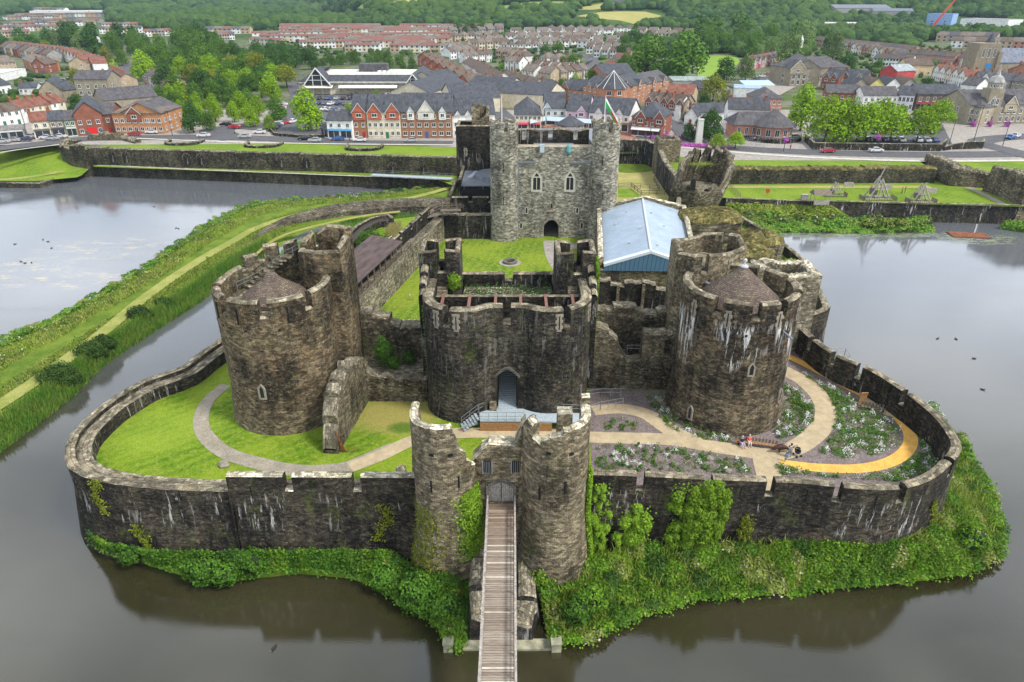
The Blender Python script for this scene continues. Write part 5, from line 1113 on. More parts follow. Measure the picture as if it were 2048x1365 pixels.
A3=np.column_stack([CA,np.full(90,.2)]); B3=np.column_stack([CB,np.full(90,.2)])
def cw(v0,v1,n,h,w_,mat,name,u0=0.,u1=1.,lean=.35,blades=True,keep=None,size=.3):
    u=rs.uniform(u0,u1,n); v=rs.uniform(v0,v1,n); la=np.linspace(0,1,90); a=np.stack([np.interp(u,la,CA[:,k]) for k in (0,1)],1); b=np.stack([np.interp(u,la,CB[:,k]) for k in (0,1)],1); p=a+(b-a)*v[:,None]
    z=np.interp(v*10,range(11),[CZ(j) for j in range(11)])
    C=np.column_stack([p,np.maximum(z,-.1)]); nz_=np.sin(C[:,0]*.55)*np.cos(C[:,1]*.47+1)+.4*np.sin(C[:,0]*1.7+C[:,1])
    if keep is not None: C=C[nz_>keep]
    C=offtrack(C)
    V,Q=blade_quads(C,rs.uniform(.6,1.2,len(C))*h,w_,lean) if blades else leaf_quads(C+np.column_stack([np.zeros((len(C),2)),rs.uniform(0,h,len(C))]),size,.3)
    return tag(link(name,np_mesh(name,V,Q,M[mat])),kind='stuff')
cw(.86,1.01,26000,1.5,.12,'f_reed','reeds',.05,.62,.3)
cw(.0,.12,14000,1.,.14,'f_reed','reeds',.05,.7,.3)
cw(.05,.44,26000,.5,.2,'f_grass','long_grass',.05,.95,.5); cw(.6,.88,16000,.45,.2,'f_grass','long_grass',.05,.8,.5)
cw(.05,.4,9000,.7,.2,'f_weed','wildflowers',.05,.9,blades=False,keep=.2,size=.32); cw(.0,.1,3500,1.1,.2,'f_loose','purple_wildflowers',.35,.95,blades=False,keep=-.3,size=.3)
for px,py,r,lb in ((115,757,2.1,'largest dark round gorse bush on the bank at far left'),(180,706,1.7,'dark gorse bush second along the left bank'),(205,690,1.3,'dark gorse bush just behind the second one on the left bank'),(278,632,1.5,'dark gorse bush third along the left bank'),(325,607,1.0,'smaller dark bush nearest the brown tower on the left bank')):
    x,y=P(px,py,2.); bush((x,y,2.4),r*1.15,int(1800*r),'f_dark',lb,.26,(1.1,1,.95),'gorse_bush',False)
LA=np.column_stack([CA+(CB-CA)*.13,np.full(90,1.1)])[4:84]; LB=np.column_stack([CA+(CB-CA)*-.02,np.full(90,0.)])[4:84]; bankveg(LA,LB,26000,.3,['f_reed','f_weed','f_bush','f_grass','f_mid','f_reed'],'shore_plants',1.1,K=150)
LA=np.column_stack([CA+(CB-CA)*.42,np.full(90,1.6)])[4:80]; LB=np.column_stack([CA+(CB-CA)*.1,np.full(90,1.2)])[4:80]; bankveg(LA,LB,15000,.3,['f_weed','f_grass','f_pale','f_bush'],'meadow_clumps',.8,K=170,dens=.5)
LA=np.column_stack([CA+(CB-CA)*.9,np.full(90,1.2)])[4:64]; LB=np.column_stack([CA+(CB-CA)*.62,np.full(90,1.6)])[4:64]; bankveg(LA,LB,9000,.3,['f_grass','f_bush','f_weed'],'meadow_clumps',.8,K=90,dens=.5)
rv=smoothpath([P(a,b_,2.6) for a,b_ in ((498,480),(545,455),(600,437),(700,420),(800,412),(900,410))],2.)
m=MB();
for i_,(p,q) in enumerate(zip(rv[:-1],rv[1:])):
    g0,g1=min(1,.12+i_*.07),min(1,.12+(i_+1)*.07)
    d=Vector((q[0]-p[0],q[1]-p[1])).normalized(); n_=Vector((-d.y,d.x))
    for (o0,z0),(o1,z1) in (((0.2,.5),(0,2.2)),((0,2.2),(1.2,3.4)),((1.2,3.4),(3.6,3.6)),((3.6,3.6),(4.6,1.8))):
        m.quad([(p[0]+n_.x*o0*g0,p[1]+n_.y*o0*g0,.6+(z0-.6)*g0**.4),(q[0]+n_.x*o0*g1,q[1]+n_.y*o0*g1,.6+(z0-.6)*g1**.4),(q[0]+n_.x*o1*g1,q[1]+n_.y*o1*g1,.6+(z1-.6)*g1**.4),(p[0]+n_.x*o1*g0,p[1]+n_.y*o1*g0,.6+(z1-.6)*g0**.4)],[(p[0],z0+o0),(q[0],z0+o0),(q[0],z1+o1),(p[0],z1+o1)])
tag(m.build('rubble_embankment',M['rubble_dk'] if 'rubble_dk' in M else M.setdefault('rubble_dk',stone('grey_rubble',(.07,.062,.05),(.17,.15,.125),(.32,.29,.24),bw=.4,bh=.3,moss=.5,seed=14,streak=0.))),'long low rubble stone embankment curving behind the brown round tower','embankment')
ys=smoothpath([P(a,b_,1.9) for a,b_ in ((510,512),(550,480),(610,458),(720,434),(800,424))],2.); ribbon('dry_margin',ys,[.8,1.6],2.0,M['dry'])
mp_=[P(a,b_,.8) for a,b_ in ((560,505),(620,470),(700,440),(800,430),(845,428),(770,440),(700,455),(660,490),(640,560),(580,560))]
C=scatter(mp_,9000); V,Q=blade_quads(np.column_stack([C,np.full(len(C),.0)]),rs.uniform(.9,1.7,len(C)),.16,.3); tag(link('reeds',np_mesh('reeds',V,Q,M['f_reed'])),kind='stuff')
x,y=P(742,497,OZ); bush((x,y,8.6),2.6,3200,'f_mid','large dome shaped green bush beside the brown lean-to roof',.3,(1.15,1,.85))
C=scatter([P(a,b_,OZ) for a,b_ in ((770,470),(780,452),(800,450),(805,468),(790,485))],1500); V,Q=blade_quads(np.column_stack([C,np.full(len(C),OZ)]),1.1,.12,.4); tag(link('tall_grass',np_mesh('tall_grass',V,Q,M['parched'])),kind='stuff')
m=MB(); a=P(692,545,OZ);
wallthing([P(783,490,OZ),P(690,560,OZ)],.3,6,[(60,9.2,9.2)],('st_pale','cop_white'),'thin pale fence like wall along the terrace beside the dome bush',rag=0.,name='terrace_wall')
t=NT('lake_water'); p=t.pos(); n1=t.noise(t.mapv(p,(1,1,1)),.9,3,.6); n2=t.noise(t.mapv(p,(1,2.2,1)),3.2,3,.6); n3=t.noise(p,.05,3,.5)
h=t.math('MULTIPLY_ADD',n1,.6,n2); t.bump(h,.09,.04)
al=t.math('MULTIPLY',t.rng(t.noise(t.mapv(p,(.35,.7,1)),.5,6,.75),.5,.68),1.)
def blob(cx,cy,rx,ry):
    s_=t.sep(p); dx=t.math('DIVIDE',t.math('SUBTRACT',s_[0],cx),rx); dy=t.math('DIVIDE',t.math('SUBTRACT',s_[1],cy),ry)
    return t.rng(t.math('ADD',t.math('MULTIPLY',dx,dx),t.math('MULTIPLY',dy,dy)),1.2,.2)
m1=None
for px,py,rx,ry in ((20,540,14,9),(205,497,16,9),(120,560,16,6)):
    x,y=P(px,py,0); b_=blob(x,y,rx,ry); m1=b_ if m1 is None else t.math('MAXIMUM',m1,b_)
mk=t.math('MULTIPLY',al,m1)
m2=None
for px,py,rx,ry in ((1700,468,36,3.5),(1960,478,10,5),(1480,470,10,4)):
    x,y=P(px,py,0); b_=blob(x,y,rx,ry); m2=b_ if m2 is None else t.math('MAXIMUM',m2,b_)
mk2=t.math('MULTIPLY',m2,t.rng(t.noise(t.mapv(p,(.5,1.5,1)),.7,6,.8),.46,.56))
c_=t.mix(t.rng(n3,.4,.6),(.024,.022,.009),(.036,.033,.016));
far=t.rng(t.sep(p)[1],68.,125.); c_=t.mix(t.math('MULTIPLY',far,.8),c_,(.12,.13,.148))  # distant silty water also lightened in its base colour, standing in for sky reflection
c_=t.mix(t.math('MULTIPLY',mk,.75),c_,(.36,.29,.11)); c_=t.mix(t.math('MULTIPLY',mk2,.8),c_,(.17,.2,.07))
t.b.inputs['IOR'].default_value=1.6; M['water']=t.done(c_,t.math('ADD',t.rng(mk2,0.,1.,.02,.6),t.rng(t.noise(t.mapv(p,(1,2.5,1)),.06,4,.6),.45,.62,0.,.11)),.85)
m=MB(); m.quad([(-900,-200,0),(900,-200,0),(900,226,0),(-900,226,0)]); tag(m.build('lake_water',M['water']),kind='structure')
m=MB(); m.quad([(-900,-200,-3),(900,-200,-3),(900,240,-3),(-900,240,-3)]); tag(m.build('lake_bed',M['dark']),kind='structure')
def duck(px,py,label,white=False,s=1.,ang=0.):
    x,y=P(px,py,0); r=empty('swan' if white else 'duck',(x,y,0),ang,label,'swan' if white else 'duck',None if white else 'ducks on the lake')
    k=1.9 if white else 1.; b=MB(); b.lathe((0,0,0),[(.01,-.02),(.13,.02),(.15,.08),(.1,.15),(.01,.18)],10); b.v=[(p_[0]*2.*k*s,p_[1]*k*s,p_[2]*k*s) for p_ in b.v]
    b.bar((.2*k*s,0,.1*k*s),((.3 if white else .26)*k*s,0,(.48 if white else .24)*k*s),.035*k*s,6); b.bar(((.3 if white else .26)*k*s,0,(.46 if white else .22)*k*s),((.42 if white else .36)*k*s,0,(.44 if white else .22)*k*s),.05*k*s,6,r2=.03*k*s)
    b.bar((-.25*k*s,0,.1*k*s),(-.38*k*s,0,.17*k*s),.06*k*s,5,r2=.02); b.build('body',M['white'] if white else M['duckbrown'],r,smooth=True)
    h=MB(); h.bar((.42*k*s,0,(.44 if white else .22)*k*s),(.5*k*s,0,(.42 if white else .21)*k*s),.02*k*s,5); h.build('beak',M['wood_new'],r); return r
M['duckbrown']=plain('dark_duck_plumage',(.03,.028,.03),.8,.3)
for i,(px,py,lb) in enumerate(((308,414,'lone duck highest on the left lake'),(352,457,'duck swimming near the bank of the left lake'),(357,458,'duck just behind another near the bank of the left lake'),(30,489,'duck trailing a wake at the far left of the lake'),(86,480,'duck left of a pair in the middle of the left lake'),(96,484,'duck right of a pair in the middle of the left lake'),(103,497,'single duck below the pair on the left lake'),(42,524,'leftmost duck of the group near the yellow weed'),(50,527,'second duck of the group near the yellow weed'),(63,526,'rightmost duck of the group near the yellow weed'),(1875,678,'duck far out on the right lake'),(1912,679,'duck right of another far out on the right lake'),(1948,718,'duck alone lowest on the right lake'),(548,1297,'dark duck on the moat in the foreground left of the bridge'),(1965,780,'duck near the right edge of the picture'))):
    duck(px,py,lb,ang=i*1.3)
duck(1826,1152,'white swan paddling by the right bank',True,.8,2.5); duck(1563,462,'white bird at the far bank of the right lake',True,.6,.4)
GZ=8.3
def smooth(a,b,x): t=max(0.,min(1.,(x-a)/(b-a))); return t*t*(3-2*t)
def hz(x,y):
    u=x/max(60.,y); k=smooth(-.34,-.16,u); y0=2300+(850-2300)*k; s=.075+.02*k
    z=GZ+max(0,y-y0)*s*smooth(y0,y0+250,y) if y>y0 else GZ
    if y>500: z+=smooth(450,950,y)*2.5*(1+sin(x*.004+y*.003))+ (smooth(900,1600,y)*14*sin(x*.0031+1.3)*sin(y*.0024) if y>900 else 0)
    if u>.35: z+=smooth(.35,.8,u)*smooth(300,900,y)*10
    return z
def G(px,py,dz=0.):
    """pixel -> point on the terrain surface beyond the dam"""
    a=ray(px,py); t=150.; lo=t
    f=lambda t:HC+a[2]*t-hz(a[0]*t,a[1]*t)-dz
    while t<6500 and f(t)>0: lo=t; t*=1.02
    hi=t
    for _ in range(18):
        t=(lo+hi)/2
        if f(t)>0: lo=t
        else: hi=t
    return (a[0]*t,a[1]*t,hz(a[0]*t,a[1]*t))
t=NT('valley_ground'); p=t.pos(); s_=t.sep(p); n1=t.noise(p,.012,4,.6); n2=t.noise(p,.09,4,.65); n3=t.noise(p,.9,3,.6)
gcol=t.mix(t.rng(n1,.38,.6),(.03,.065,.012),(.06,.11,.02)); gcol=t.mix(t.rng(n2,.56,.66,0,.7),gcol,(.15,.17,.05)); tc_=t.mix(t.rng(n2,.42,.6),(.07,.1,.03),(.17,.155,.13))
town=t.rng(s_[1],760.,700.); gcol=t.mix(t.math('MULTIPLY',town,.75),gcol,tc_); M['valley']=t.done(t.mix(.5,gcol,t.ramp(n3,[(.3,.7),(.7,1.3)]),'MULTIPLY'),.95,.1)
ys_=[238.];
while ys_[-1]<7000: ys_.append(ys_[-1]*1.028+1)
us=np.linspace(-1.15,1.15,121); V=[];Q=[]
for y in ys_:
    for u in us: V.append((u*y,y,hz(u*y,y)-.02))
nu=len(us)
for j in range(len(ys_)-1):
    for i in range(nu-1): a=j*nu+i; Q.append((a,a+1,a+1+nu,a+nu))
tag(link('ground',np_mesh('ground',np.array(V),np.array(Q),M['valley'])),kind='structure')
A_=P(225,331,3.4); B_=P(905,352,3.4); UA=(A_[0]-7,A_[1]+.4); UB=(B_[0]+4,B_[1]-.5)
_u0=P(1455,369,4.6);_u1=P(1868,366,4.6);_w0=P(1895,372,4.6)
m=MB(); m.quad([(_u1[0]-1,_u1[1]+5,4.62),(_w0[0]+3,_w0[1]+4,4.62),(_w0[0]+3,_w0[1]+15,GZ),(_u1[0]-1,_u1[1]+15,GZ)]); tag(m.build('gap_slope',M['green_lawn']),kind='structure')
sheet('dam_platform_grass',[(-134,UA[1]+6),(UA[0],UA[1]+1.4),(UB[0],UB[1]+.8),(-12,166),(10,166),(14,212),(42,213),(43.5,188),(54,190.5),(_u0[0]-2,_u0[1]+1.8),(_u1[0]-1,_u1[1]+1.8),(_u1[0]+1,_u1[1]+14),(_w0[0]+1,_w0[1]+13),(_w0[0]+12,_w0[1]-1),(320,_w0[1]-1),(320,240),(-134,240)],GZ-.03,M['green_lawn'])
sheet('dam_ledge_grass',[P(188,334,3.4),P(870,358,3.4),(-17,193),(UB[0],UB[1]+1.2),(UA[0],UA[1]+1.2)],3.4,M['green_lawn'])
ribbon('ledge_path',[P(195,331,3.4),P(400,340,3.4),P(700,352,3.4),P(860,357,3.4)],.7,3.43,M['palepath'])
m=MB()
for i in range(14):
    for j in range(12):
        def q(i,j):
            x=-270+i*(136)/14; f=j/12; y0=205.6+max(0,x+143)*.52; y=y0+(241-y0)*f; return (x,y,1.5+(GZ-1.5)*smooth(0.,1.,f)-.02+(.0 if j in(0,12) else .12*sin(i*1.9+j*2.7)))
        m.quad([q(i,j),q(i+1,j),q(i+1,j+1),q(i,j+1)],[(0,0)]*4)
tag(m.build('lakeside_slope',M['green_lawn']),kind='structure')
ribbon('lakeside_path',smoothpath([P(a,b_,3.0) for a,b_ in ((-80,353),(0,350),(60,346),(128,339))],2.),1.8,lambda x,y:1.56+(GZ-1.5)*smooth(0.,1.,(y-(205.6+max(0,x+143)*.52))/(241-205.6-max(0,x+143)*.52)),M['worn'])
p1=[P(a,b_,1.5) for a,b_ in ((-200,366),(0,366),(79,367),(134,349))]
tag(wall_mb(p1,1.2,-1.2,[(400,1.55,1.55)],rag=.1,cap=.15).build('lakeside_wall',[M['st_dam'],M['rubble']]),'low dark lakeside wall at the far left corner of the lake','wall')
dw=empty('dam_wall',(0,0,0),0,'long dark dam wall with blind arches behind the left lake','wall')
L=hypot(UB[0]-UA[0],UB[1]-UA[1]); T=[]; s=0; random.seed(8)
while s<L: s+=7; T.append((s,8.9+random.uniform(-.15,.15),8.9+random.uniform(-.15,.15)))
wall_mb([UA,UB],1.6,3.2,T,rag=.12,cap=.25,zin=7.5).build('upper_wall',[M['st_dam'],M['rubble']],dw)
for px in (233,262,389,418,580,630,798,857):
    s=(PY(px,330,UA[1])[0]-UA[0]); f=s/(UB[0]-UA[0]); x=UA[0]+s; y=UA[1]+(UB[1]-UA[1])*f
    m=MB(); pts=[(-1.1,0),(1.1,0),(1.1,1.9)]+[(1.1*cos(a),1.9+1.3*sin(a)) for a in np.linspace(.2,pi-.2,7)]+[(-1.1,1.9)]
    m.quad([(q[0],-.12,q[1]) for q in pts]);
    for q0,q1 in zip(pts,pts[1:]+pts[:1]): m.quad([(q1[0],-.12,q1[1]),(q0[0],-.12,q0[1]),(q0[0],.2,q0[1]),(q1[0],.2,q1[1])])
    o=m.build('blind_arch',M['st_dark'],dw); o.location=(x,y-.1,4.6 if px<700 else 3.6)
    m=MB()
    for a in np.linspace(0,pi,9): m.obox((1.25*cos(a),-.12,1.9+1.45*sin(a)),.17,.12,.16)
    m.build('arch_stones',M['st_ruin'],o)
lw=[P(188,352,0),P(500,365,0),P(870,382,0),P(930,387,0)]
tag(wall_mb(lw,1.,-1.,[(200,3.5,3.45)],cap=.15,rag=.04).build('retaining_wall',[M['st_dam'],M['cop_lich']]),'long lower retaining wall rising from the water of the left lake','wall')
rt=empty('ruined_tower',(0,0,0),0,'ragged ruined stone tower at the left end of the dam wall','ruin')
x0,y0=P(130,350,0); x1,y1=P(205,352,0)
wall_mb([(x0-1,y0+12),(x0,y0+1),(x0+5,y0-2),(x1-3,y1-1),(x1,y1+4)],2.,-1,[(6,8.6,9.6),(9,10.,9.8),(12,9.6,8.8),(17,9.2,8.4),(22,9.5,10),(40,9.,8.6)],rag=.5,batter=.8,batter_h=4).build('ruined_wall',[M['st_dam'],M['rubble']],rt)
wall_mb([(x0+2,y0+14),(x0+14,y0+13),(x1+8,y1+9)],2.2,2,[(5,9.8,10.6),(11,10.8,10.2),(40,9.6,9.)],rag=.5).build('rear_wall',[M['st_ruin'],M['rubble']],rt)
m=MB(); m.box(x0+1,x1-1,y0+2,y1+12,2,8.1); m.build('core',M['rough'],rt)
for i,(px,py) in enumerate(((360,290),(520,295),(724,301))):
    x,y=P(px,py,GZ); pth=[(x-6,y+5.5),(x-5,y),(x,y-1.5),(x+5,y),(x+6,y+5.5)]
    tag(wall_mb(smoothpath(pth,1.5),1.,GZ-1,[(60,GZ+.9,GZ+.9)],rag=.15,zin=GZ-1,cap=.2).build('tower_stump',[M['st_dark'],M['rubble']]),('low horseshoe shaped tower stump on the dam, %s along the wall'%('first from the left','second from the left','third from the left')[i]),'ruin')
gw=empty('metal_gangway',(0,0,0),0,'long grey metal gangway with railings along the foot of the dam wall near the keep','walkway')
a=P(742,352,3.9); b_=P(905,360,3.9); m=MB(); m.obox(((a[0]+b_[0])/2,(a[1]+b_[1])/2,4.2),(b_[0]-a[0])/2,1.1,.08,atan2(b_[1]-a[1],b_[0]-a[0])); m.build('deck',M['bluemetal'],gw)
rail(gw,[(a[0],a[1]-1,4.3),(b_[0],b_[1]-1,4.3)],1.1,'steel',2.); rail(gw,[(a[0],a[1]+1,4.3),(b_[0],b_[1]+1,4.3)],1.1,'steel',2.)
m=MB(); c_=P(900,366,2.8)
for i in range(6): m.box(c_[0]-.9,c_[0]+.9,c_[1]+i*.35,c_[1]+i*.35+.3,2.3+i*.3,2.4+i*.3)
m.build('steps',M['bluemetal'],gw)
tag(wall_mb([P(908,372,2.5),P(896,400,2.5)],.8,1,[(5,4.4,4.),(40,3.8,3.6)],rag=.15).build('rubble_wall',[M['st_ruin'],M['rubble']]),'short rubble wall beside the gangway steps left of the keep','wall')
RZ=4.6; E0=P(1452,396,RZ); E1=P(1640,404,RZ); E2=P(2048,414,RZ); U0=P(1455,369,RZ); U1=P(1868,366,RZ); U2=P(2048,366,RZ)
E3=(E2[0]+60,E2[1])
sheet('siege_lawn',[(E0[0]-3,E0[1]),E0,E1,E2,E3,(E3[0],U2[1]+12),(U0[0]-3,U0[1]+12)],RZ,M['green_lawn'])
ribbon('parched_strip',[P(1455,374,RZ),P(1700,374,RZ),P(1860,374,RZ)],2.6,RZ+.02,M['parched'])
sheet('yard_grass',[(19,136),(41.5,136),(40.5,165),(41,186),(42,213),(20,213)],4.9,M['parched']); sheet('yard_green',smoothpath([P(a,b_,4.9) for a,b_ in ((1240,345),(1300,343),(1300,326),(1240,326))],2.,True),4.93,M['rough']); sheet('yard_green',[P(a,b_,4.9) for a,b_ in ((1236,395),(1285,395),(1262,378),(1236,377))],4.94,M['green_lawn'])
rr_=P(1641,404,RZ); tag(wall_mb([P(1452,397,RZ),P(1641,404.,RZ)],1.,-1,[(100,RZ+.1,RZ+.1)],cap=.1).build('retaining_wall',[M['st_bank'],M['cop_lich']]),'overgrown retaining wall below the siege engine lawn on its left half','wall')
tag(wall_mb([P(1641,404,RZ),P(2048,413,RZ),E3],1.,-1,[(200,RZ+.25,RZ+.25)],cap=.1,batter=.3,batter_h=4).build('retaining_wall',[M['st_bank'],M['cop_lich']]),'dark retaining wall streaked white below the siege engine lawn on its right half','wall')
T=[]; s=0
Lr=U1[0]-U0[0]
while s<Lr: s+=5; T.append((s,8.9+random.uniform(-.2,.3),8.9+random.uniform(-.2,.3)))
tag(wall_mb([(U0[0]-2,U0[1]),U1],3.4,3.5,T,rag=.2,cap=.5,zin=7.5).build('dam_wall',[M['st_dam'],M['turftop']]),'thick dark dam wall with overgrown top behind the siege engine lawn','wall')
W0=P(1895,372,RZ); tag(wall_mb([(W0[0],W0[1]+14),(W0[0],W0[1]),(W0[0]+10,W0[1]-3),(W0[0]+50,W0[1]-3)],3.,3.,[(14,10.6,10.4),(24,10.2,8.6),(30,8.6,8.4),(80,9.3,9.3)],rag=.3,cap=.5,zin=7).build('ruined_gate_wall',[M['st_ruin'],M['rubble']]),'jagged ruined wall at the far right of the siege engine lawn','wall')
x,y=P(2045,412,RZ); tag(wall_mb([(x-.8,y+14),(x-.5,y),(x+10,y-1)],2.,0,[(30,11.5,12)],rag=.3,batter=1.5,batter_h=5).build('ruined_tower',[M['st_ruin'],M['rubble']]),'edge of a ruined tower cut off by the right side of the picture','ruin')
ribbon('stone_path',[P(1930,372,RZ),P(1965,388,RZ),P(2010,411,RZ)],1.9,RZ+.04,M['oldpath'])
Aq=[(*P(a,b_,1.6),1.6) for a,b_ in ((1440,418),(1560,432),(1640,436),(1760,438),(1862,440))]; Bq=[(*P(a,b_,0),-.15) for a,b_ in ((1500,462),(1570,466),(1650,466),(1760,467),(1870,464))]
Aq,Bq=bank('lake_margin',Aq,Bq,'rough',40); bankveg(Aq,Bq,9000,.5,'f_reed','lake_margin_plants',1.2); bankveg([(p[0],p[1]+.5,p[2]) for p in Aq],(Aq*.5+Bq*.5),5000,.5,'f_weed','lake_margin_weeds',1.3)
A2=[(*P(a,b_,3.8),3.8) for a,b_ in ((1455,402),(1560,405),(1640,409),(1660,410))]; B2=[(*P(a,b_,1.4),1.4) for a,b_ in ((1450,425),(1560,434),(1650,436),(1700,437))]
A2,B2=bank('grass_slope',A2,B2,'rough',30); bankveg(A2,B2,5000,.45,'f_grass','slope_weeds',.6)
bx=[P(a,b_,.5) for a,b_ in ((2000,455),(2048,462),(2120,462),(2120,448),(2010,446))]; C=scatter(bx,2500); V,Q=leaf_quads(np.column_stack([C,rs.uniform(.1,1.4,len(C))]),.5); tag(link('reeds',np_mesh('reeds',V,Q,M['f_reed'])),kind='stuff')
for i,(px,py) in enumerate(((1735,455),(1770,457),(1805,456))):
    x,y=P(px,py,.6); bush((x,y,1.3),1.6,500,'f_grass','round sedge tussock at the right lake edge, %s of three from the left'%('first','second','third')[i],.4,(1.2,1,1),'sedge_tussock')
m=MB(); rf=[P(1895,463,.2),P(1975,478,.2),P(1945,478,.2),P(1905,464,.2)]
cx,cy=P(1937,470,.2); m.obox((cx,cy,.15),4.2,1.9,.12,-.12);
tag(m.build('floating_raft',M['rust'],None),'rusty brown floating raft on the right lake','raft')
m=MB(); x,y=P(1948,468,0); m.bar((x,y,0),(x,y,2.4),.12,6); tag(m.build('marker_post',M['white']),'white marker post standing by the floating raft','post')
def engine(px,py,s,arm,label,name='siege_engine'):
    x,y=P(px,py,RZ); r=empty(name,(x,y,RZ),0,label,'siege engine'); m=MB()
    for sy in (-1,1):
        m.bar((-2.4*s,sy*1.1*s,.2),(0,sy*.9*s,4.6*s),.16*s,5); m.bar((2.4*s,sy*1.1*s,.2),(0,sy*.9*s,4.6*s),.16*s,5); m.bar((0,sy*1.*s,.2),(0,sy*.9*s,4.8*s),.16*s,5); m.bar((-3*s,sy*1.2*s,.25),(3*s,sy*1.2*s,.25),.18*s,5)
        m.bar((-1.3*s,sy*1.*s,2.3*s),(1.3*s,sy*1.*s,2.3*s),.1*s,5)
    for q in (-2.4,0,2.4): m.bar((q*s,-1.3*s,.25),(q*s,1.3*s,.25),.16*s,5)
    m.build('timber_frame',M['greywood'],r); a=MB(); a.bar((-.9*s,0,2.4*s),(1.0*s,.4,(4.2+arm)*s),.17*s,6,r2=.08*s); a.build('throwing_arm',M['greywood'],r)
    w_=MB(); w_.box(-1.5*s,-.4*s,-.7*s,.7*s,1.*s,2.4*s); w_.build('counterweight',M['wood'],r)
    f=MB()
    for i in range(14):
        t_=i/13; f.bar((-3.6*s+7.2*s*t_,-2.*s,0),(-3.6*s+7.2*s*t_,-2.*s,1.1),.05,4)
        f.bar((-3.6*s,-2*s+2.6*s*t_,0),(-3.6*s,-2*s+2.6*s*t_,1.1),.05,4); f.bar((3.6*s,-2*s+2.6*s*t_,0),(3.6*s,-2*s+2.6*s*t_,1.1),.05,4)
    f.bar((-3.6*s,-2*s,1.),(3.6*s,-2*s,1.),.05,4); f.build('palisade',M['wood'],r)
engine(1752,398,1.15,4.3,'tallest wooden siege engine with long upright throwing arm'); engine(1838,404,.95,.9,'smaller wooden siege engine without tall arm right of the tallest one'); engine(1668,392,.75,.3,'smallest wooden siege engine behind the thatched shelter')
x,y=P(1638,407,RZ); h=empty('shelter',(x,y,RZ),0,'small timber shelter with pitched roof at the left end of the siege engines','shelter')
for sx in (-1.9,1.9):
    for sy in (-1.2,1.2): m=MB(); m.bar((sx,sy,0),(sx,sy,2.5),.1,5); m.build('post',M['greywood'],h)
m=MB(); m.quad([(-2.3,-1.7,2.4),(2.3,-1.7,2.4),(2.,.0,3.6),(-2.,0,3.6)]); m.quad([(2.3,1.7,2.4),(-2.3,1.7,2.4),(-2.,0,3.6),(2.,0,3.6)]); m.quad([(-2.3,1.7,2.4),(-2.3,-1.7,2.4),(-2,0,3.6)]); m.quad([(2.3,-1.7,2.4),(2.3,1.7,2.4),(2,0,3.6)]); m.build('roof',M['wood'],h)
m=MB(); m.box(-1.9,1.9,-1.5,-1.4,0,1.1); m.build('front_fence',M['greywood'],h)
for i,(px,py) in enumerate(((1695,381),(1772,386),(1861,393))):
    x,y=P(px,py,RZ); b=empty('display_board',(x,y,RZ),0,'grey display board on posts behind the siege engines, %s from the left'%('first','second','third')[i],'board'); m=MB(); m.obox((0,0,1.6),1.3,.08,.6); m.build('panel',M['greywood'],b)
    for s in (-1.1,1.1): m=MB(); m.bar((s,0,0),(s,0,1.9),.07,4); m.build('post',M['greywood'],b)
x,y=P(1534,392,RZ); m=MB(); m.obox((0,0,1.3),.5,.1,.5); m.bar((0,0,0),(0,0,1),.06,4); tag(m.build('red_sign',plain('faded_red_paint',(.4,.06,.02),.7,.1),None,(x,y,RZ)),'small red notice on a post on the siege engine lawn','sign')
x,y=P(1608,400,RZ); m=MB(); m.box(-.8,.8,-.5,.5,0,1.3); m.box(-.9,.9,-.6,.6,1.3,1.4); tag(m.build('storage_box',M['greywood'],None,(x,y,RZ)),'dark wooden box left of the timber shelter on the lawn edge','box')
f=empty('post_and_rail_fence',(0,0,0),0,'dark post and rail timber fence zigzagging across the parched yard right of the keep','fence')
rail(f,[(*P(a,b_,4.9),4.9) for a,b_ in ((1237,376),(1262,375),(1282,391),(1345,389))],1.2,'wood_dark',2.4,'fence_run',r=.07,rails=(1.,.6,.3)); rail(f,[(*P(a,b_,4.9),4.9) for a,b_ in ((1262,375),(1318,381),(1307,362),(1330,364))],1.2,'wood',2.4,'fence_run',r=.06,rails=(1.,.6,.3))
f=empty('post_and_rail_fence',(0,0,0),0,'short pale timber fence sloping down the lawn beside the leaning tower','fence'); rail(f,[(*P(1455,373,RZ),RZ),(*P(1480,396,RZ),RZ)],1.2,'wood',2.,'fence_run',r=.06,rails=(1.,.6,.3))
def tinted(name,rough=.85,var=.18,sc=.6,pattern=None,spec=.2):
    t=NT(name); c=t.n('ShaderNodeObjectInfo').outputs['Color']; n=t.noise(t.pos(),sc,4,.65)
    b=t.mix(1.,c,t.ramp(n,[(.3,1-var*1.5),(.7,1+var)]),'MULTIPLY')
    if pattern=='roof':
        v=t.sep(t.uv()); f=t.math('FRACT',t.math('MULTIPLY',v[1],2.2)); b=t.mix(t.math('MULTIPLY',t.math('LESS_THAN',f,.2),.35),b,(.02,.02,.02)); st=t.noise(t.mapv(t.uv(),(1.2,.25,1)),1.5,3,.6); b=t.mix(.7,b,t.ramp(st,[(.3,.55),(.7,1.45)]),'MULTIPLY')
    if pattern=='wall':
        v=t.noise(t.mapv(t.uv(),(3.,6.,1)),1.,2,.6); b=t.mix(.5,b,t.ramp(v,[(.3,.75),(.7,1.2)]),'MULTIPLY')
    return t.done(b,rough,spec)
M['wallc']=tinted('render_wall',pattern='wall'); M['roofc']=tinted('tiled_roof',pattern='roof',var=.25); M['trim']=tinted('painted_trim',.6,.05)
M['glass']=plain('window_glass',(.03,.035,.045),.15,.2,spec=.6); M['frame']=plain('window_frame_paint',(.65,.65,.62),.6,.05); M['brickch']=plain('chimney_brick',(.27,.1,.055),.9,.25,1.5); M['pot']=plain('chimney_pot',(.42,.2,.1),.9,.2)
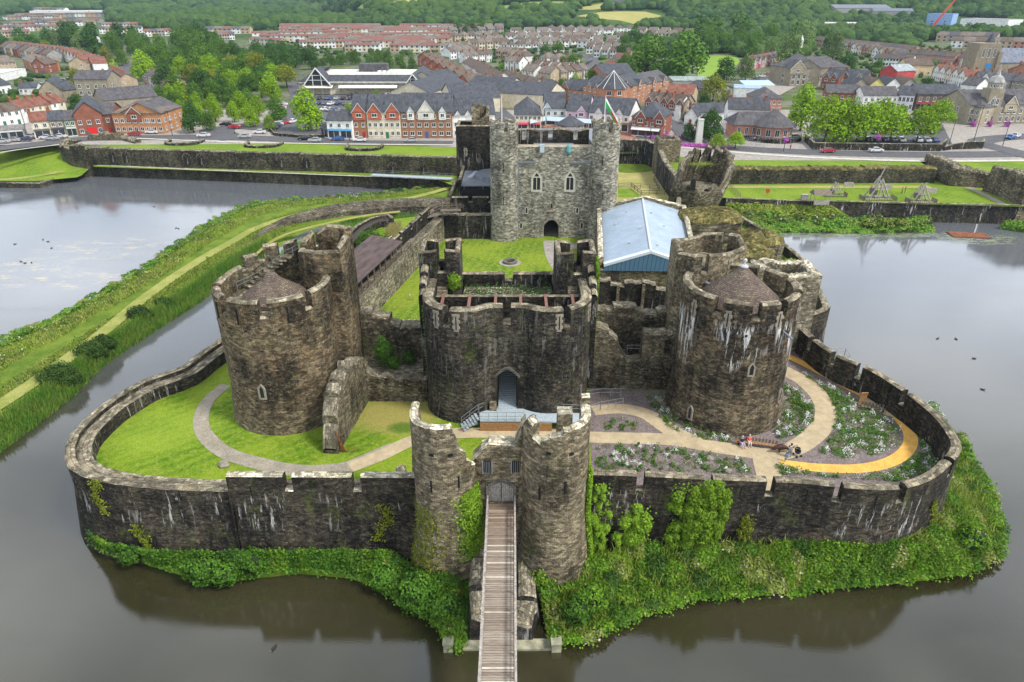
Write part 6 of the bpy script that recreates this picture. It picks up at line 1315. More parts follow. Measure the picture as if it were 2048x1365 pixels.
WHITE=(.7,.7,.67);CREAM=(.6,.54,.4);BRICK=(.24,.095,.06);ORANGE=(.4,.2,.095);SLATE=(.068,.073,.085);SLATE2=(.092,.088,.093);BROWN=(.125,.095,.075);RED=(.2,.085,.06);STONEC=(.27,.235,.17);PINKB=(.42,.2,.14);GREYR=(.3,.29,.27);BUFF=(.42,.33,.22);BLUE=(.5,.6,.66);PINK=(.62,.48,.58);DKROOF=(.07,.07,.08);TAN=(.17,.14,.115)
_mc={}
def window_mesh(w,h,style=0):
    k=('w',round(w,1),round(h,1),style)
    if k not in _mc:
        m=MB(); f=.09
        m.quad([(-w/2+f,-.03,f),(w/2-f,-.03,f),(w/2-f,-.03,h-f),(-w/2+f,-.03,h-f)],None,1)
        for a,b_,c,d in ((-w/2,w/2,0,f),(-w/2,w/2,h-f,h),(-w/2,-w/2+f,f,h-f),(w/2-f,w/2,f,h-f)): m.box(a,b_,-.1,.04,c,d)
        if w>1.: m.box(-.04,.04,-.08,0,f,h-f)
        m.box(-w/2-.08,w/2+.08,-.16,.02,-.1,0)
        _mc[k]=m.mesh('window',[M['frame'],M['glass']])
    return _mc[k]
def put(name,me,parent,loc=(0,0,0),rz=0.,color=None):
    o=link(name,me,parent,loc,rz)
    if color: o.color=(*color,1)
    return o
def roof_mb(w,d,h,rh,kind,ov=.35):
    m=MB(); t=.14
    def slab(q,uv): m.quad(q,uv); m.quad([(p[0],p[1],p[2]-t) for p in q][::-1],uv[::-1])
    e=rh*ov/(d/2) if kind!='front' else rh*ov/(w/2)
    if kind=='gable':
        A=(-ov,-ov,h-e);B=(w+ov,-ov,h-e);C=(w+ov,d/2,h+rh);D=(-ov,d/2,h+rh);E=(w+ov,d+ov,h-e);F_=(-ov,d+ov,h-e); s=hypot(d/2,rh)
        slab([A,B,C,D],[(0,0),(w,0),(w,s),(0,s)]); slab([E,F_,D,C],[(0,0),(w,0),(w,s),(0,s)])
        m.quad([(p[0],p[1],p[2]-t) for p in (A,B)]+[B,A]);
        for a,b_ in ((A,D),(D,F_)): m.quad([a,b_,(b_[0],b_[1],b_[2]-t),(a[0],a[1],a[2]-t)])
        for a,b_ in ((C,B),(E,C)): m.quad([a,b_,(b_[0],b_[1],b_[2]-t),(a[0],a[1],a[2]-t)])
    elif kind=='front':
        A=(-ov,-ov,h-e);B=(w/2,-ov,h+rh);C=(w/2,d+ov,h+rh);D=(-ov,d+ov,h-e);E=(w+ov,-ov,h-e);F_=(w+ov,d+ov,h-e); s=hypot(w/2,rh)
        slab([A,B,C,D],[(0,0),(0,s),(d,s),(d,0)]); slab([B,E,F_,C],[(0,s),(0,0),(d,0),(d,s)])
        for a,b_ in ((A,B),(B,E)): m.quad([(a[0],a[1],a[2]-t),(b_[0],b_[1],b_[2]-t),b_,a])
        for a,b_ in ((D,C),(C,F_)): m.quad([(a[0],a[1],a[2]-t),(b_[0],b_[1],b_[2]-t),b_,a][::-1])
        m.quad([(A[0],A[1],A[2]-t),A,D,(D[0],D[1],D[2]-t)][::-1]); m.quad([(E[0],E[1],E[2]-t),E,F_,(F_[0],F_[1],F_[2]-t)])
    elif kind=='hip':
        i=min(w,d)/2; r0=(i,d/2,h+rh) if w>=d else (w/2,i,h+rh); r1=(w-i,d/2,h+rh) if w>=d else (w/2,d-i,h+rh)
        A=(-ov,-ov,h-.1);B=(w+ov,-ov,h-.1);C=(w+ov,d+ov,h-.1);D=(-ov,d+ov,h-.1); s=hypot(i,rh)
        if w>=d: qs=[[A,B,r1,r0],[C,D,r0,r1],[B,C,r1],[D,A,r0]]
        else: qs=[[B,C,r1,r0],[D,A,r0,r1],[A,B,r0],[C,D,r1]]
        for q in qs:
            l=(Vector(q[1])-Vector(q[0])).length; uv=[(0,0),(l,0),(l-i,s),(i,s)] if len(q)==4 else [(0,0),(l,0),(l/2,s)]
            m.quad(q,uv)
        m.quad([(p[0],p[1],p[2]-.12) for p in (D,C,B,A)])
        for a,b_ in ((A,B),(B,C),(C,D),(D,A)): m.quad([(a[0],a[1],a[2]-.12),(b_[0],b_[1],b_[2]-.12),b_,a])
    elif kind=='flat':
        m.box(-.1,w+.1,-.1,d+.1,h,h+.18)
    elif kind=='mono':
        m.quad([(-.2,-.2,h),(w+.2,-.2,h),(w+.2,d+.2,h+rh),(-.2,d+.2,h+rh)],[(0,0),(w,0),(w,d),(0,d)]); m.quad([(-.2,-.2,h-.15),(w+.2,-.2,h-.15),(w+.2,d+.2,h+rh-.15),(-.2,d+.2,h+rh-.15)][::-1])
        m.quad([(-.2,-.2,h-.15),(w+.2,-.2,h-.15),(w+.2,-.2,h),(-.2,-.2,h)])
    return m
def body_mb(w,d,h,rh,kind,panes=None):
    m=MB(); m.box(0,w,0,d,-1.5,h,0)
    if kind=='gable':
        m.quad([(0,d,h),(0,0,h),(0,d/2,h+rh-.1)]); m.quad([(w,0,h),(w,d,h),(w,d/2,h+rh-.1)])
    if kind=='front':
        m.quad([(0,0,h),(w,0,h),(w/2,0,h+rh-.1)]); m.quad([(w,d,h),(0,d,h),(w/2,d,h+rh-.1)])
    if kind=='mono': m.quad([(0,d,h),(0,0,h),(0,d,h+rh-.15)]); m.quad([(w,0,h),(w,d,h),(w,d,h+rh-.15)]); m.quad([(w,d,h),(0,d,h),(0,d,h+rh-.15),(w,d,h+rh-.15)])
    if panes:
        nx,ns=panes
        for side in (0,1):
            for i in range(nx):
                for j in range(ns):
                    x=w*(i+.5)/nx; z=.9+2.7*j; y=-.03 if side==0 else d+.03; ww=min(.75,w/nx*.3)
                    q=[(x-ww,y,z),(x+ww,y,z),(x+ww,y,z+1.25),(x-ww,y,z+1.25)]; m.quad(q if side==0 else q[::-1],None,1)
    return m
def shared(key,fn,name,mats):
    if key not in _mc: _mc[key]=fn().mesh(name,mats)
    return _mc[key]
def chimney_mesh():
    def f():
        m=MB(); m.box(-.45,.45,-.35,.35,-1.2,1.1,0); m.box(-.52,.52,-.42,.42,1.1,1.25,0)
        for x in (-.22,.22): m.bar((x,0,1.25),(x,0,1.7),.12,6,1)
        return m
    return shared('chim',f,'chimney',[M['brickch'],M['pot']])
def building(name,loc,rz,w,d,h,rh,kind,wc,rc,label,cat='building',group=None,nwx=0,ns=2,far=False,chim=1,door=True,shop=None,gables=(),winw=1.1,side=True,skyl=0,winh=1.35):
    r=empty(name,loc,rz,label,cat,group); q=lambda v:round(v*2)/2
    if far:
        put('wall',shared(('fb',q(w),q(d),h,rh,kind),lambda:body_mb(q(w),q(d),h,rh,kind,(2,2)),'wall',[M['wallc'],M['glass']]),r,color=wc)
    else:
        put('wall',shared(('b',round(w,1),round(d,1),round(h,1),round(rh,1),kind),lambda:body_mb(round(w,1),round(d,1),h,rh,kind),'wall',[M['wallc']]),r,color=wc)
    w_,d_=(q(w),q(d)) if far else (round(w,1),round(d,1))
    ro=put('roof',shared(('r',w_,d_,round(h,1),round(rh,1),kind),lambda:roof_mb(w_,d_,h,rh,kind),'roof',[M['roofc']]),r,color=rc)
    if chim and not far:
        for i in range(chim):
            x=w*(.06 if chim==1 else (.06+.88*i/(chim-1))); zz=h+rh*.75 if kind in('gable','front') else h+rh*.5
            put('chimney',chimney_mesh(),ro,(x,d*.5,zz+.3))
    if not far:
        if nwx:
            wm=window_mesh(winw,winh)
            for j in range(ns):
                if shop and j==0: continue
                for i in range(nwx):
                    x=w*(i+.5)/nx_ if (nx_:=nwx) else 0
                    if door and j==0 and i==nwx//2 and not shop: continue
                    put('window',wm,r,(x,0,.95+2.75*j))
            if side and d>5:
                for s_,xx in ((pi/2,w),(-pi/2,0)):
                    for j in range(ns): put('window',wm,r,(xx,d*.35,.95+2.75*j),s_)
            if door and not shop:
                dm=shared('door',lambda:MB().box(-.5,.5,-.08,.05,-.2,2.1),'door',[M['trim']]); put('door',dm,r,(w*(nwx//2+.5)/nwx,0,0),0,random.choice([(.3,.03,.03),(.05,.1,.25),(.5,.5,.48),(.03,.15,.08)]))
        if shop:
            fasc,aw=shop if isinstance(shop,tuple) and isinstance(shop[0],tuple) else (shop,None)
            k=max(1,round(w/5));
            for i in range(k):
                x0=w*i/k+.35; x1=w*(i+1)/k-.35
                m=MB(); m.quad([(x0,-.05,.4),(x1,-.05,.4),(x1,-.05,2.6),(x0,-.05,2.6)],None,1); m.box(x0-.1,x1+.1,-.12,.03,.15,.4); m.box((x0+x1)/2-.05,(x0+x1)/2+.05,-.1,0,.4,2.6); m.build('shop_window',[M['frame'],M['glass']],r)
            m=MB(); m.box(.15,w-.15,-.3,.02,2.7,3.25); put('fascia',m.mesh('fascia',[M['trim']]),r,color=fasc)
            if aw: m=MB(); m.quad([(.3,-1.6,2.45),(w-.3,-1.6,2.45),(w-.3,-.3,2.95),(.3,-.3,2.95)]); m.quad([(.3,-1.6,2.38),(w-.3,-1.6,2.38),(w-.3,-.3,2.88),(.3,-.3,2.88)][::-1]); put('awning',m.mesh('awning',[M['trim']]),r,color=aw)
    for g in gables:   # front gable: (centre fraction, width, extra height, wall colour, window?)
        f,gw,gh,gc=g[:4]; x=w*f; base=h-.2
        m=MB(); m.box(x-gw/2,x+gw/2,-.35,.3,(base-2.6 if len(g)>4 else base-.3),base+.02); m.quad([(x-gw/2,-.35,base),(x+gw/2,-.35,base),(x,-.35,base+gh)]); put('gable_wall',m.mesh('gable_wall',[M['wallc']]),r,color=gc)
        dd=min(d*.5,d/2*(gh)/max(.5,rh)+.4); m=MB(); o=.25
        A=(x-gw/2-o,-.55,base-.25);B=(x,-.55,base+gh+.12);C=(x,dd,base+gh+.12);D=(x-gw/2-o,dd*.3,base-.25)
        for sg in (1,-1):
            pp=[(x+(p[0]-x)*sg,p[1],p[2]) for p in (A,B,C,D)]; m.quad(pp if sg>0 else pp[::-1],[(0,0),(0,2),(3,2),(3,0)])
        put('gable_roof',m.mesh('gable_roof',[M['roofc']]),r,color=rc)
        m=MB()
        for sg in (1,-1):
            a=(x+sg*(gw/2+o),-.6,base-.3);b_=(x,-.6,base+gh+.1); m.quad([a,b_,(b_[0],b_[1],b_[2]-.25),(a[0],a[1],a[2]-.22)] if sg<0 else [b_,a,(a[0],a[1],a[2]-.22),(b_[0],b_[1],b_[2]-.25)])
        put('bargeboard',m.mesh('bargeboard',[M['frame']]),r)
        if len(g)>4 and g[4]: put('window',window_mesh(min(gw*.55,1.8),1.2),r,(x,-.36,base-1.7))
    for i in range(skyl):
        x=w*(i+.5)/skyl; m=MB(); s0=.35; y0=d/2*s0; z0=h+rh*s0+.04; y1=d/2*(s0+.2); z1=h+rh*(s0+.2)+.04; m.quad([(x-.4,y0,z0),(x+.4,y0,z0),(x+.4,y1,z1),(x-.4,y1,z1)]); put('skylight',m.mesh('skylight',[M['glass']]),ro)
    return r
def bpx(name,x0,y0,x1,y1,d,h,rh,kind,wc,rc,label,**k):
    """camera-facing foot line given in picture coordinates, resolved on the terrain"""
    a=G(x0,y0);b=G(x1,y1); w=hypot(b[0]-a[0],b[1]-a[1]); rz=atan2(b[1]-a[1],b[0]-a[0])
    return building(name,(a[0],a[1],(a[2]+b[2])/2),rz,w,d,h,rh,kind,wc,rc,label,**k)
ORD=['first','second','third','fourth','fifth','sixth','seventh','eighth','ninth','tenth','eleventh','twelfth','thirteenth','fourteenth','fifteenth','sixteenth','seventeenth','eighteenth','nineteenth','twentieth']
def ordn(i):
    if i<20: return ORD[i]
    tens={2:'twenty',3:'thirty',4:'forty',5:'fifty'}[(i+1)//10]; u=(i+1)%10
    return tens+'-'+ORD[u-1] if u else {20:'twentieth',30:'thirtieth',40:'fortieth',50:'fiftieth'}[i+1]
def cname(c):
    return {WHITE:'white',CREAM:'cream',BRICK:'red brick',ORANGE:'orange brick',STONEC:'stone',PINKB:'pink brick',GREYR:'grey',BUFF:'buff',BLUE:'pale blue',PINK:'pink'}.get(c,'pale')
def rname(c): return {SLATE:'slate',SLATE2:'slate',BROWN:'brown',RED:'red',DKROOF:'dark',TAN:'tan'}.get(c,'grey')
def row(n,x0,y0,x1,y1,d,h,rh,kind,walls,roofs,where,gap=0.,far=False,ns=2,name='terraced_house',chim=1,turn=False,**k):
    """n houses along a foot line; turn=True puts every gable end towards the line"""
    a=G(x0,y0);b=G(x1,y1); L=hypot(b[0]-a[0],b[1]-a[1]); rz=atan2(b[1]-a[1],b[0]-a[0]); w=L/n
    for i in range(n):
        f=(i+gap/2)/n; x=a[0]+(b[0]-a[0])*f; y=a[1]+(b[1]-a[1])*f; z=hz(x,y); wc=walls[(i*7+3*len(where))%len(walls)] if len(walls)>1 else walls[0]; rc=roofs[(i*5+len(where))%len(roofs)] if len(roofs)>1 else roofs[0]
        hh=h
        building(name,(x,y,z),rz,w*(1-gap),d,hh,rh,kind,wc,rc,'%s %s-roofed house, %s from left %s'%(cname(wc),rname(rc),ordn(i),where),cat='house',group='houses '+where,far=far,nwx=0 if far else max(1,round(w*(1-gap)/2.6)),ns=ns,chim=chim,**k)
def road(name,pts,w,mat='asphalt',dz=.03,st=4.):
    pp=smoothpath([G(*p)[:2] for p in pts],st); return ribbon(name,pp,w,lambda x,y:hz(x,y)+dz+(0.06 if y>230 else 0),M[mat])
def line(pts,w=.15,dz=.12): pass
sheet('town_apron',[(-400,222),(-128,226),(-60,228),(0,219),(40,213),(60,203),(330,199),(400,300),(-400,300)],GZ+.0,M['paving'])
road('main_road',[(-60,303),(0,297),(90,287),(180,278),(300,276),(420,275),(560,279),(700,286),(905,288)],8.5,dz=.06)
road('verge_path',[(215,276),(300,279),(430,284),(620,288),(905,291)],1.4,'palepath',dz=.1)
road('lakeside_verge_path',[(0,306),(60,297),(130,289)],1.2,'palepath',dz=.1)
road('side_road',[(470,279),(440,262),(500,250),(560,256),(640,285)],9,dz=.09)
road('roundabout_arm',[(440,276),(415,262),(470,255),(560,262)],6,dz=.1)
road('main_road',[(1270,278),(1330,283),(1400,290),(1500,299),(1620,305),(1760,309),(1900,310),(2120,307)],8.5,dz=.06)
road('curving_road',[(1340,290),(1372,272),(1358,255),(1330,243),(1300,236)],8.,dz=.11)
road('kerbside_path',[(1330,291),(1420,301),(1560,312),(1700,319),(1860,323),(2060,322)],2.2,'palepath',dz=.1)
road('square_road',[(2080,318),(2010,300),(1960,287),(1990,278),(2080,272)],8,'asphalt',dz=.12)
sheet('town_hall_square',[G(*p)[:2] for p in ((1890,303),(1880,262),(2100,250),(2100,305))],GZ+.045,M['paving'])
sheet('castle_plaza',[G(*p)[:2] for p in ((1060,285),(1080,232),(1260,225),(1340,262),(1330,290))],GZ+.05,M['redpave'])
sheet('memorial_plaza',[G(*p)[:2] for p in ((1345,289),(1400,262),(1620,262),(1640,305),(1440,298))],GZ+.055,M['paving'])
sheet('parking_court',[G(*p)[:2] for p in ((1590,287),(1640,240),(1880,240),(1905,290))],GZ+.05,M['asphalt'])
sheet('supermarket_car_park',[G(*p)[:2] for p in ((560,262),(600,190),(850,182),(925,200),(905,232),(700,245),(660,262))],GZ+.09,M['asphalt'])
sheet('ring_car_park',smoothpath([G(*p)[:2] for p in ((537,262),(560,250),(620,250),(655,262),(640,274),(570,272))],3.,True),GZ+.14,M['asphalt'])
road('car_park_lane',[(572,262),(590,225),(596,195),(585,160),(600,150)],7,dz=.13)
road('bus_road',[(262,225),(262,195),(255,165),(240,140),(250,128)],11)
road('estate_road',[(1020,245),(975,205),(935,172),(905,145),(890,130),(925,108),(905,100)],8)
road('estate_road',[(1170,150),(1188,125),(1170,112),(1140,105)],9)
road('estate_road',[(1090,140),(1055,120),(1045,112),(1070,106)],7)
road('school_road',[(1480,172),(1530,158),(1560,140),(1590,120)],7)
sheet('school_yard',[G(*p)[:2] for p in ((1490,188),(1500,175),(1560,150),(1600,170),(1560,192))],hz(120,300)+.3,M['paving'])
random.seed(21)
bpx('shop_block',-10,284,52,279,11,3.4,.8,'gable',GREYR,(.2,.19,.18),'long low grey shop block at the far left edge by the road',cat='shop',nwx=0,chim=0,shop=(.55,.55,.53))
row(3,-40,262,48,250,8,5.6,2.3,'gable',[WHITE],[BROWN],'in the white terrace at the left picture edge')
row(6,50,247,137,231,8,5.6,2.4,'gable',[CREAM,CREAM,WHITE,BUFF],[RED],'in the cream terrace near the lake')
row(1,72,280,106,277,9,6,2.4,'gable',[CREAM],[RED],'by the lakeside road',shop=((.1,.1,.1)),side=True,name='shop')
row(1,107,277,135,275,9,6,2.4,'gable',[STONEC],[SLATE],'beside the small green shop',shop=((.05,.05,.06)),name='shop')
bpx('shop',136,275,158,273,9,5.8,2.4,'gable',(.2,.27,.17),SLATE2,'small green painted shop beside the red brick hall',cat='shop',nwx=2,shop=(.5,.5,.45),chim=0)
bpx('brick_hall',158,273,212,269,22,7.5,3.6,'front',BRICK,SLATE,'red brick hall with stepped white trimmed gable and red doors',cat='hall',nwx=3,winw=1.2,chim=0,door=False)
a=G(185,271); m=MB(); m.box(-1.3,1.3,-.2,.1,0,2.7); put('door',m.mesh('double_door',[M['trim']]),[o for o in col.objects if o.name.startswith('brick_hall')][-1],(4.5,0,0),0,(.55,.02,.02))
bpx('civic_building',212,267,233,266,16,6.5,2.8,'gable',BRICK,SLATE2,'narrow red brick link building between the hall and the orange building',nwx=1,chim=0)
bpx('orange_brick_building',233,268,330,268,15,7,3.6,'hip',ORANGE,(.15,.12,.1),'large orange brick civic building with brown hipped roof facing the road',nwx=8,winw=1.3,chim=0,door=False,gables=((.45,5.,2.2,BRICK,True),),cat='office')
bpx('orange_brick_building',330,268,370,252,14,7,3.4,'gable',ORANGE,SLATE2,'right wing of the orange brick civic building with grey roof',nwx=4,chim=0,door=False,cat='office')
bpx('slate_hall',215,232,320,222,16,6,3.6,'gable',STONEC,SLATE2,'long grey roofed hall behind the orange brick building',chim=0,nwx=0,cat='hall')
bpx('stone_chapel',85,208,128,206,20,6,4,'front',STONEC,SLATE,'grey gabled stone chapel hall with slate roof left of the stone block',nwx=1,chim=0,cat='chapel')
bpx('chapel_wing',120,205,160,200,12,5,3.2,'gable',STONEC,SLATE,'slate roofed wing joining the chapel to the stone block',nwx=0,chim=0,cat='chapel')
bpx('stone_block',160,208,226,208,11,10.5,3,'gable',STONEC,SLATE2,'three storey brown stone building with slate roof left of the busy street',nwx=4,ns=3,chim=0,door=False,winw=1.4,winh=1.7,cat='building')
bpx('bungalow',40,190,76,189,8,3.2,2,'gable',WHITE,SLATE,'long white bungalow in gardens left of the stone chapel',cat='house',nwx=4,ns=1)
bpx('white_house',-20,192,25,185,10,4,2.8,'gable',WHITE,SLATE,'white house with blue grey roof at the left edge among gardens',cat='house',nwx=4,ns=1)
bpx('depot',0,165,55,152,14,4,.4,'flat',WHITE,(.55,.54,.5),'flat roofed white depot at the left edge of town',cat='depot',nwx=0,chim=0)
bpx('house',50,137,70,146,14,6,3,'gable',ORANGE,TAN,'orange gabled house at the end of the left cul de sac',cat='house',nwx=2)
bpx('house',68,148,95,148,12,5.5,3.4,'front',BRICK,BROWN,'red brick gabled house behind the depot on the left',cat='house',nwx=2)
bpx('apartment_block',0,145,36,142,16,5.5,3.4,'gable',BUFF,TAN,'large tan roofed house block at the left picture edge',cat='house',nwx=5)
bpx('house',225,187,243,185,8,7,3,'gable',CREAM,RED,'cream end house with red awning beside the busy street',cat='house',nwx=2,shop=((.5,.02,.03),(.5,.02,.03)))
row(8,212,170,240,185,9,6,2.6,'gable',[BUFF,CREAM],[RED,RED,BROWN],'in the red roofed terrace along the busy street',chim=1)
row(14,15,106,125,121,7,5.5,3.2,'front',[WHITE,CREAM,(.5,.58,.5),BUFF,WHITE],[RED,BROWN,RED,SLATE2],'in the long upper row of little gables',far=True)
row(9,125,121,190,146,8,5.5,3.2,'front',[WHITE,CREAM,WHITE],[RED,RED,BROWN],'in the lower little gabled row',far=True)
row(2,180,146,208,139,11,6,3.4,'gable',[BUFF],[RED],'at the red roofed corner of the gabled row',)
row(7,0,108,100,126,10,5.5,3,'gable',[GREYR,BUFF,BRICK],[TAN,BROWN,SLATE2],'in the loose group behind the gabled row',gap=.3,far=True)
row(4,288,172,335,187,10,5,2.6,'gable',[BUFF,WHITE,BUFF],[SLATE2,BROWN],'in the grey roofed cluster by the bus lane',gap=.12)
sm_=bpx('supermarket',600,189,832,189,62,5.4,1.2,'flat',CREAM,(.62,.61,.56),'wide supermarket with white flat roof and slate skirt behind its car park',cat='supermarket',nwx=0,chim=0)
W_=(lambda a,b:hypot(a[0]-b[0],a[1]-b[1]))(G(600,189),G(832,189))
m=MB(); m.quad([(-1.5,-1.,4.6),(W_+1.5,-1,4.6),(W_-3,7,8.2),(3,7,8.2)],[(0,0),(W_,0),(W_-4,8),(4,8)]); m.quad([(W_+1.5,-1,4.6),(W_+1.5,63,4.6),(W_-3,58,8.),(W_-3,7,8.2)]); m.quad([(-1.5,63,4.6),(-1.5,-1,4.6),(3,7,8.2),(3,58,8.)]); m.quad([(3,7,8.2),(W_-3,7,8.2),(W_-3,7,5.4),(3,7,5.4)])
put('slate_skirt',m.mesh('slate_skirt',[M['roofc']]),sm_,color=SLATE)
for i in range(13): m=MB(); x=2+i*(W_-4)/12; m.box(x-.3,x+.3,-.9,-.4,0,4.6); put('pillar',m.mesh('pillar',[M['wallc']]),sm_,color=CREAM)
for f,gw in ((.17,13),(.985,8)):
    x=W_*f; m=MB(); m.quad([(x-gw/2,-2,4.5),(x+gw/2,-2,4.5),(x,-2,4.5+gw*.55)],None,0); put('entrance_gable',m.mesh('entrance_gable',[M['glass']]),sm_)
    m=MB()
    for sg in (-1,1): m.quad([(x+sg*gw/2,-2.6,4.1),(x,-2.6,4.8+gw*.55),(x,9,4.8+gw*.55),(x+sg*gw/2,9,4.1)][::(1 if sg<0 else -1)],[(0,0),(0,6),(11,6),(11,0)])
    put('gable_roof',m.mesh('gable_roof',[M['roofc']]),sm_,color=SLATE)
    m=MB()
    for sg in (-1,1): m.bar((x+sg*gw/2,-2.7,4.3),(x,-2.7,4.9+gw*.55),.3,4)
    for q in (-.5,-.17,.17,.5): m.bar((x+q*gw,-2.1,0),(x+q*gw*.9,-2.1,4.5+gw*.5*(1-abs(q)*1.6)),.2,4)
    for q in (.3,.6): m.bar((x-gw/2*(1-q),-2.15,4.5+gw*.55*q),(x+gw/2*(1-q),-2.15,4.5+gw*.55*q),.15,4)
    put('white_frame',m.mesh('white_frame',[M['frame']]),sm_)
for x in (W_*.05,W_*.35,W_*.6): m=MB(); m.quad([(x,-4,3.3),(x+14,-4,3.3),(x+14,0,4.6),(x,0,4.6)]); m.quad([(x,-4,3.2),(x+14,-4,3.2),(x+14,0,4.5),(x,0,4.5)][::-1]); put('canopy',m.mesh('canopy',[M['trim']]),sm_,color=(.6,.58,.52))
m=MB(); m.box(W_*.35,W_*.62,48,56,5.5,9.5); put('roof_plant_room',m.mesh('roof_plant_room',[M['roofc']]),sm_,color=SLATE2)
for i in range(5): m=MB(); m.box(W_*.56+i*2.6,W_*.56+i*2.6+1.7,38,41,5.6,7.); put('air_unit',m.mesh('air_unit',[M['frame']]),sm_)
m=MB(); m.box(-.2,W_*.1,0,24,5.5,6.2); put('side_roof',m.mesh('side_roof',[M['roofc']]),sm_,color=SLATE)
bpx('white_shop',657,278,706,279,9,6.2,2.4,'gable',WHITE,DKROOF,'small white building with blue shop windows left of the gabled apartments',cat='shop',nwx=3,chim=0,shop=(.1,.35,.6))
bpx('kiosk',643,274,657,278,6,3,1.4,'gable',GREYR,SLATE2,'tiny dark glazed lean-to at the corner of the white shop',cat='shop',nwx=0,chim=0,shop=(.1,.1,.12))
RD=(.4,.12,.07)
bpx('apartment_block',708,277,736,277,13,8.8,4.6,'gable',(.29,.145,.08),SLATE,'left brick and white bay of the gabled apartment row',nwx=2,ns=3,chim=0,skyl=1,gables=((.5,4.4,2.8,RD,True),))
bpx('apartment_block',737,277,803,277,13,8.8,4.6,'gable',CREAM,SLATE,'cream three storey apartments with two orange gables facing the road',nwx=6,ns=3,chim=0,skyl=3,gables=((.24,4.4,2.8,RD,True),(.78,4.4,2.8,RD,True)))
bpx('apartment_block',804,277,905,277,14,8.8,5,'gable',(.29,.15,.085),SLATE,'brown brick three storey apartments with white central gable facing the road',nwx=7,ns=3,chim=0,winw=1.4,gables=((.5,5.4,3.6,(.6,.57,.5),True),(.2,2.2,1.6,WHITE,True),(.82,2.2,1.6,WHITE,True)))
bpx('apartment_block',906,276,990,274,16,7.6,4.,'gable',WHITE,SLATE,'white building with long slate roof half hidden behind the black keep tower',nwx=6,chim=0,gables=((.12,1.8,1.3,WHITE),(.36,1.8,1.3,WHITE)))
sl=[('market_hall',905,228,1000,224,24,6,4.5,'long slate roof of the shopping precinct nearest the apartments'),('market_hall',860,215,930,190,18,6,4.,'slate roof running back from the car park edge of the precinct'),('market_hall',930,205,1010,212,20,6.4,4.2,'middle slate roof of the shopping precinct'),('market_hall',1000,216,1095,222,22,6.2,3.8,'wide slate roof of the precinct behind the octagonal shop'),('market_hall',870,186,920,178,16,6,3.2,'farthest slate roof of the precinct beside the brick row')]
for n_,x0,y0,x1,y1,d_,h_,r_,lb in sl: bpx(n_,x0,y0,x1,y1,d_,h_,r_,'gable',CREAM,SLATE,lb,cat='shopping precinct',nwx=0,chim=0)
bpx('octagonal_shop',1030,262,1082,262,20,5.6,4.2,'hip',(.55,.52,.38),SLATE,'pale yellow corner shop with big hipped slate roof above the keep left tower',cat='shop',nwx=6,chim=0,shop=((.5,.5,.45),(.5,.05,.08)))
bpx('shop',1090,252,1130,252,16,6.4,4.6,'gable',(.55,.62,.62),SLATE,'pale blue shop with slate roof in the precinct row, left one',cat='shop',nwx=3,chim=0,shop=(.1,.35,.38),gables=((.08,3.,2.,BLUE),))
bpx('shop',1132,256,1174,258,16,6.2,4.6,'gable',PINK,SLATE,'pink shop with slate roof in the precinct row',cat='shop',nwx=3,chim=0,shop=(.3,.25,.3),gables=((.7,3.,1.8,PINK,True),))
bpx('shop',1176,260,1256,266,15,6.2,4.4,'gable',WHITE,SLATE,'long white shop with small gables in the precinct row',cat='shop',nwx=7,chim=0,shop=(.3,.2,.1),gables=((.25,2.6,1.7,WHITE,False),(.75,2.6,1.7,WHITE,False)))
bpx('corner_shop',1261,272,1320,277,14,6.6,4.2,'hip',BRICK,SLATE,'red brick corner shop with two white trimmed gables by the purple flowers',cat='shop',nwx=5,chim=0,shop=((.5,.5,.48),(.6,.6,.58)),gables=((.3,3.4,2.2,BRICK,True),(.92,3.4,2.4,BRICK,True)))
x,y,z=G(1140,270); bd=empty('bandstand',(x,y,z),0,'open bandstand with conical slate roof on white posts in the plaza','bandstand')
m=MB(); m.lathe((0,0,0),[(5.2,3.7),(.1,6.6)],10); m.lathe((0,0,0),[(5.3,3.45),(5.3,3.7)],10); put('roof',m.mesh('roof',[M['roofc']]),bd,color=SLATE)
for i in range(10): a_=2*pi*i/10; m=MB(); m.bar((4.6*cos(a_),4.6*sin(a_),0),(4.6*cos(a_),4.6*sin(a_),3.5),.14,5); m.build('post',M['white'],bd)
for x0,y0,x1,y1,lb in ((1060,262,1090,256,'glazed canopy over the shop doors left of the bandstand'),(1092,256,1180,262,'long glazed canopy along the pastel shops')):
    a=G(x0,y0);b_=G(x1,y1); m=MB(); m.quad([(a[0],a[1]-3.5,GZ+3.1),(b_[0],b_[1]-3.5,GZ+3.1),(b_[0],b_[1]-.4,GZ+4.1),(a[0],a[1]-.4,GZ+4.1)]); m.quad([(a[0],a[1]-3.5,GZ+3.),(b_[0],b_[1]-3.5,GZ+3.),(b_[0],b_[1]-.4,GZ+4.),(a[0],a[1]-.4,GZ+4.)][::-1])
    for q in np.linspace(0,1,6): m.bar((a[0]+(b_[0]-a[0])*q,a[1]+(b_[1]-a[1])*q-3.3,GZ),(a[0]+(b_[0]-a[0])*q,a[1]+(b_[1]-a[1])*q-3.3,GZ+3.1),.07,4)
    tag(m.build('glazed_canopy',M['blue_panel']),lb,'canopy')
OB=(.37,.185,.11)
bpx('apartment_block',1122,205,1164,212,12,6.4,3.6,'gable',OB,SLATE,'left wing of the orange brick apartments with gable end',nwx=4,ns=2,gables=((.2,5,3.2,OB),),chim=0)
bpx('apartment_block',1164,212,1212,222,13,8.6,3.6,'gable',OB,SLATE,'middle of the orange brick apartments above the archway',nwx=5,ns=3,gables=((.3,2.4,1.6,OB),(.6,2.4,1.6,OB)),chim=0)
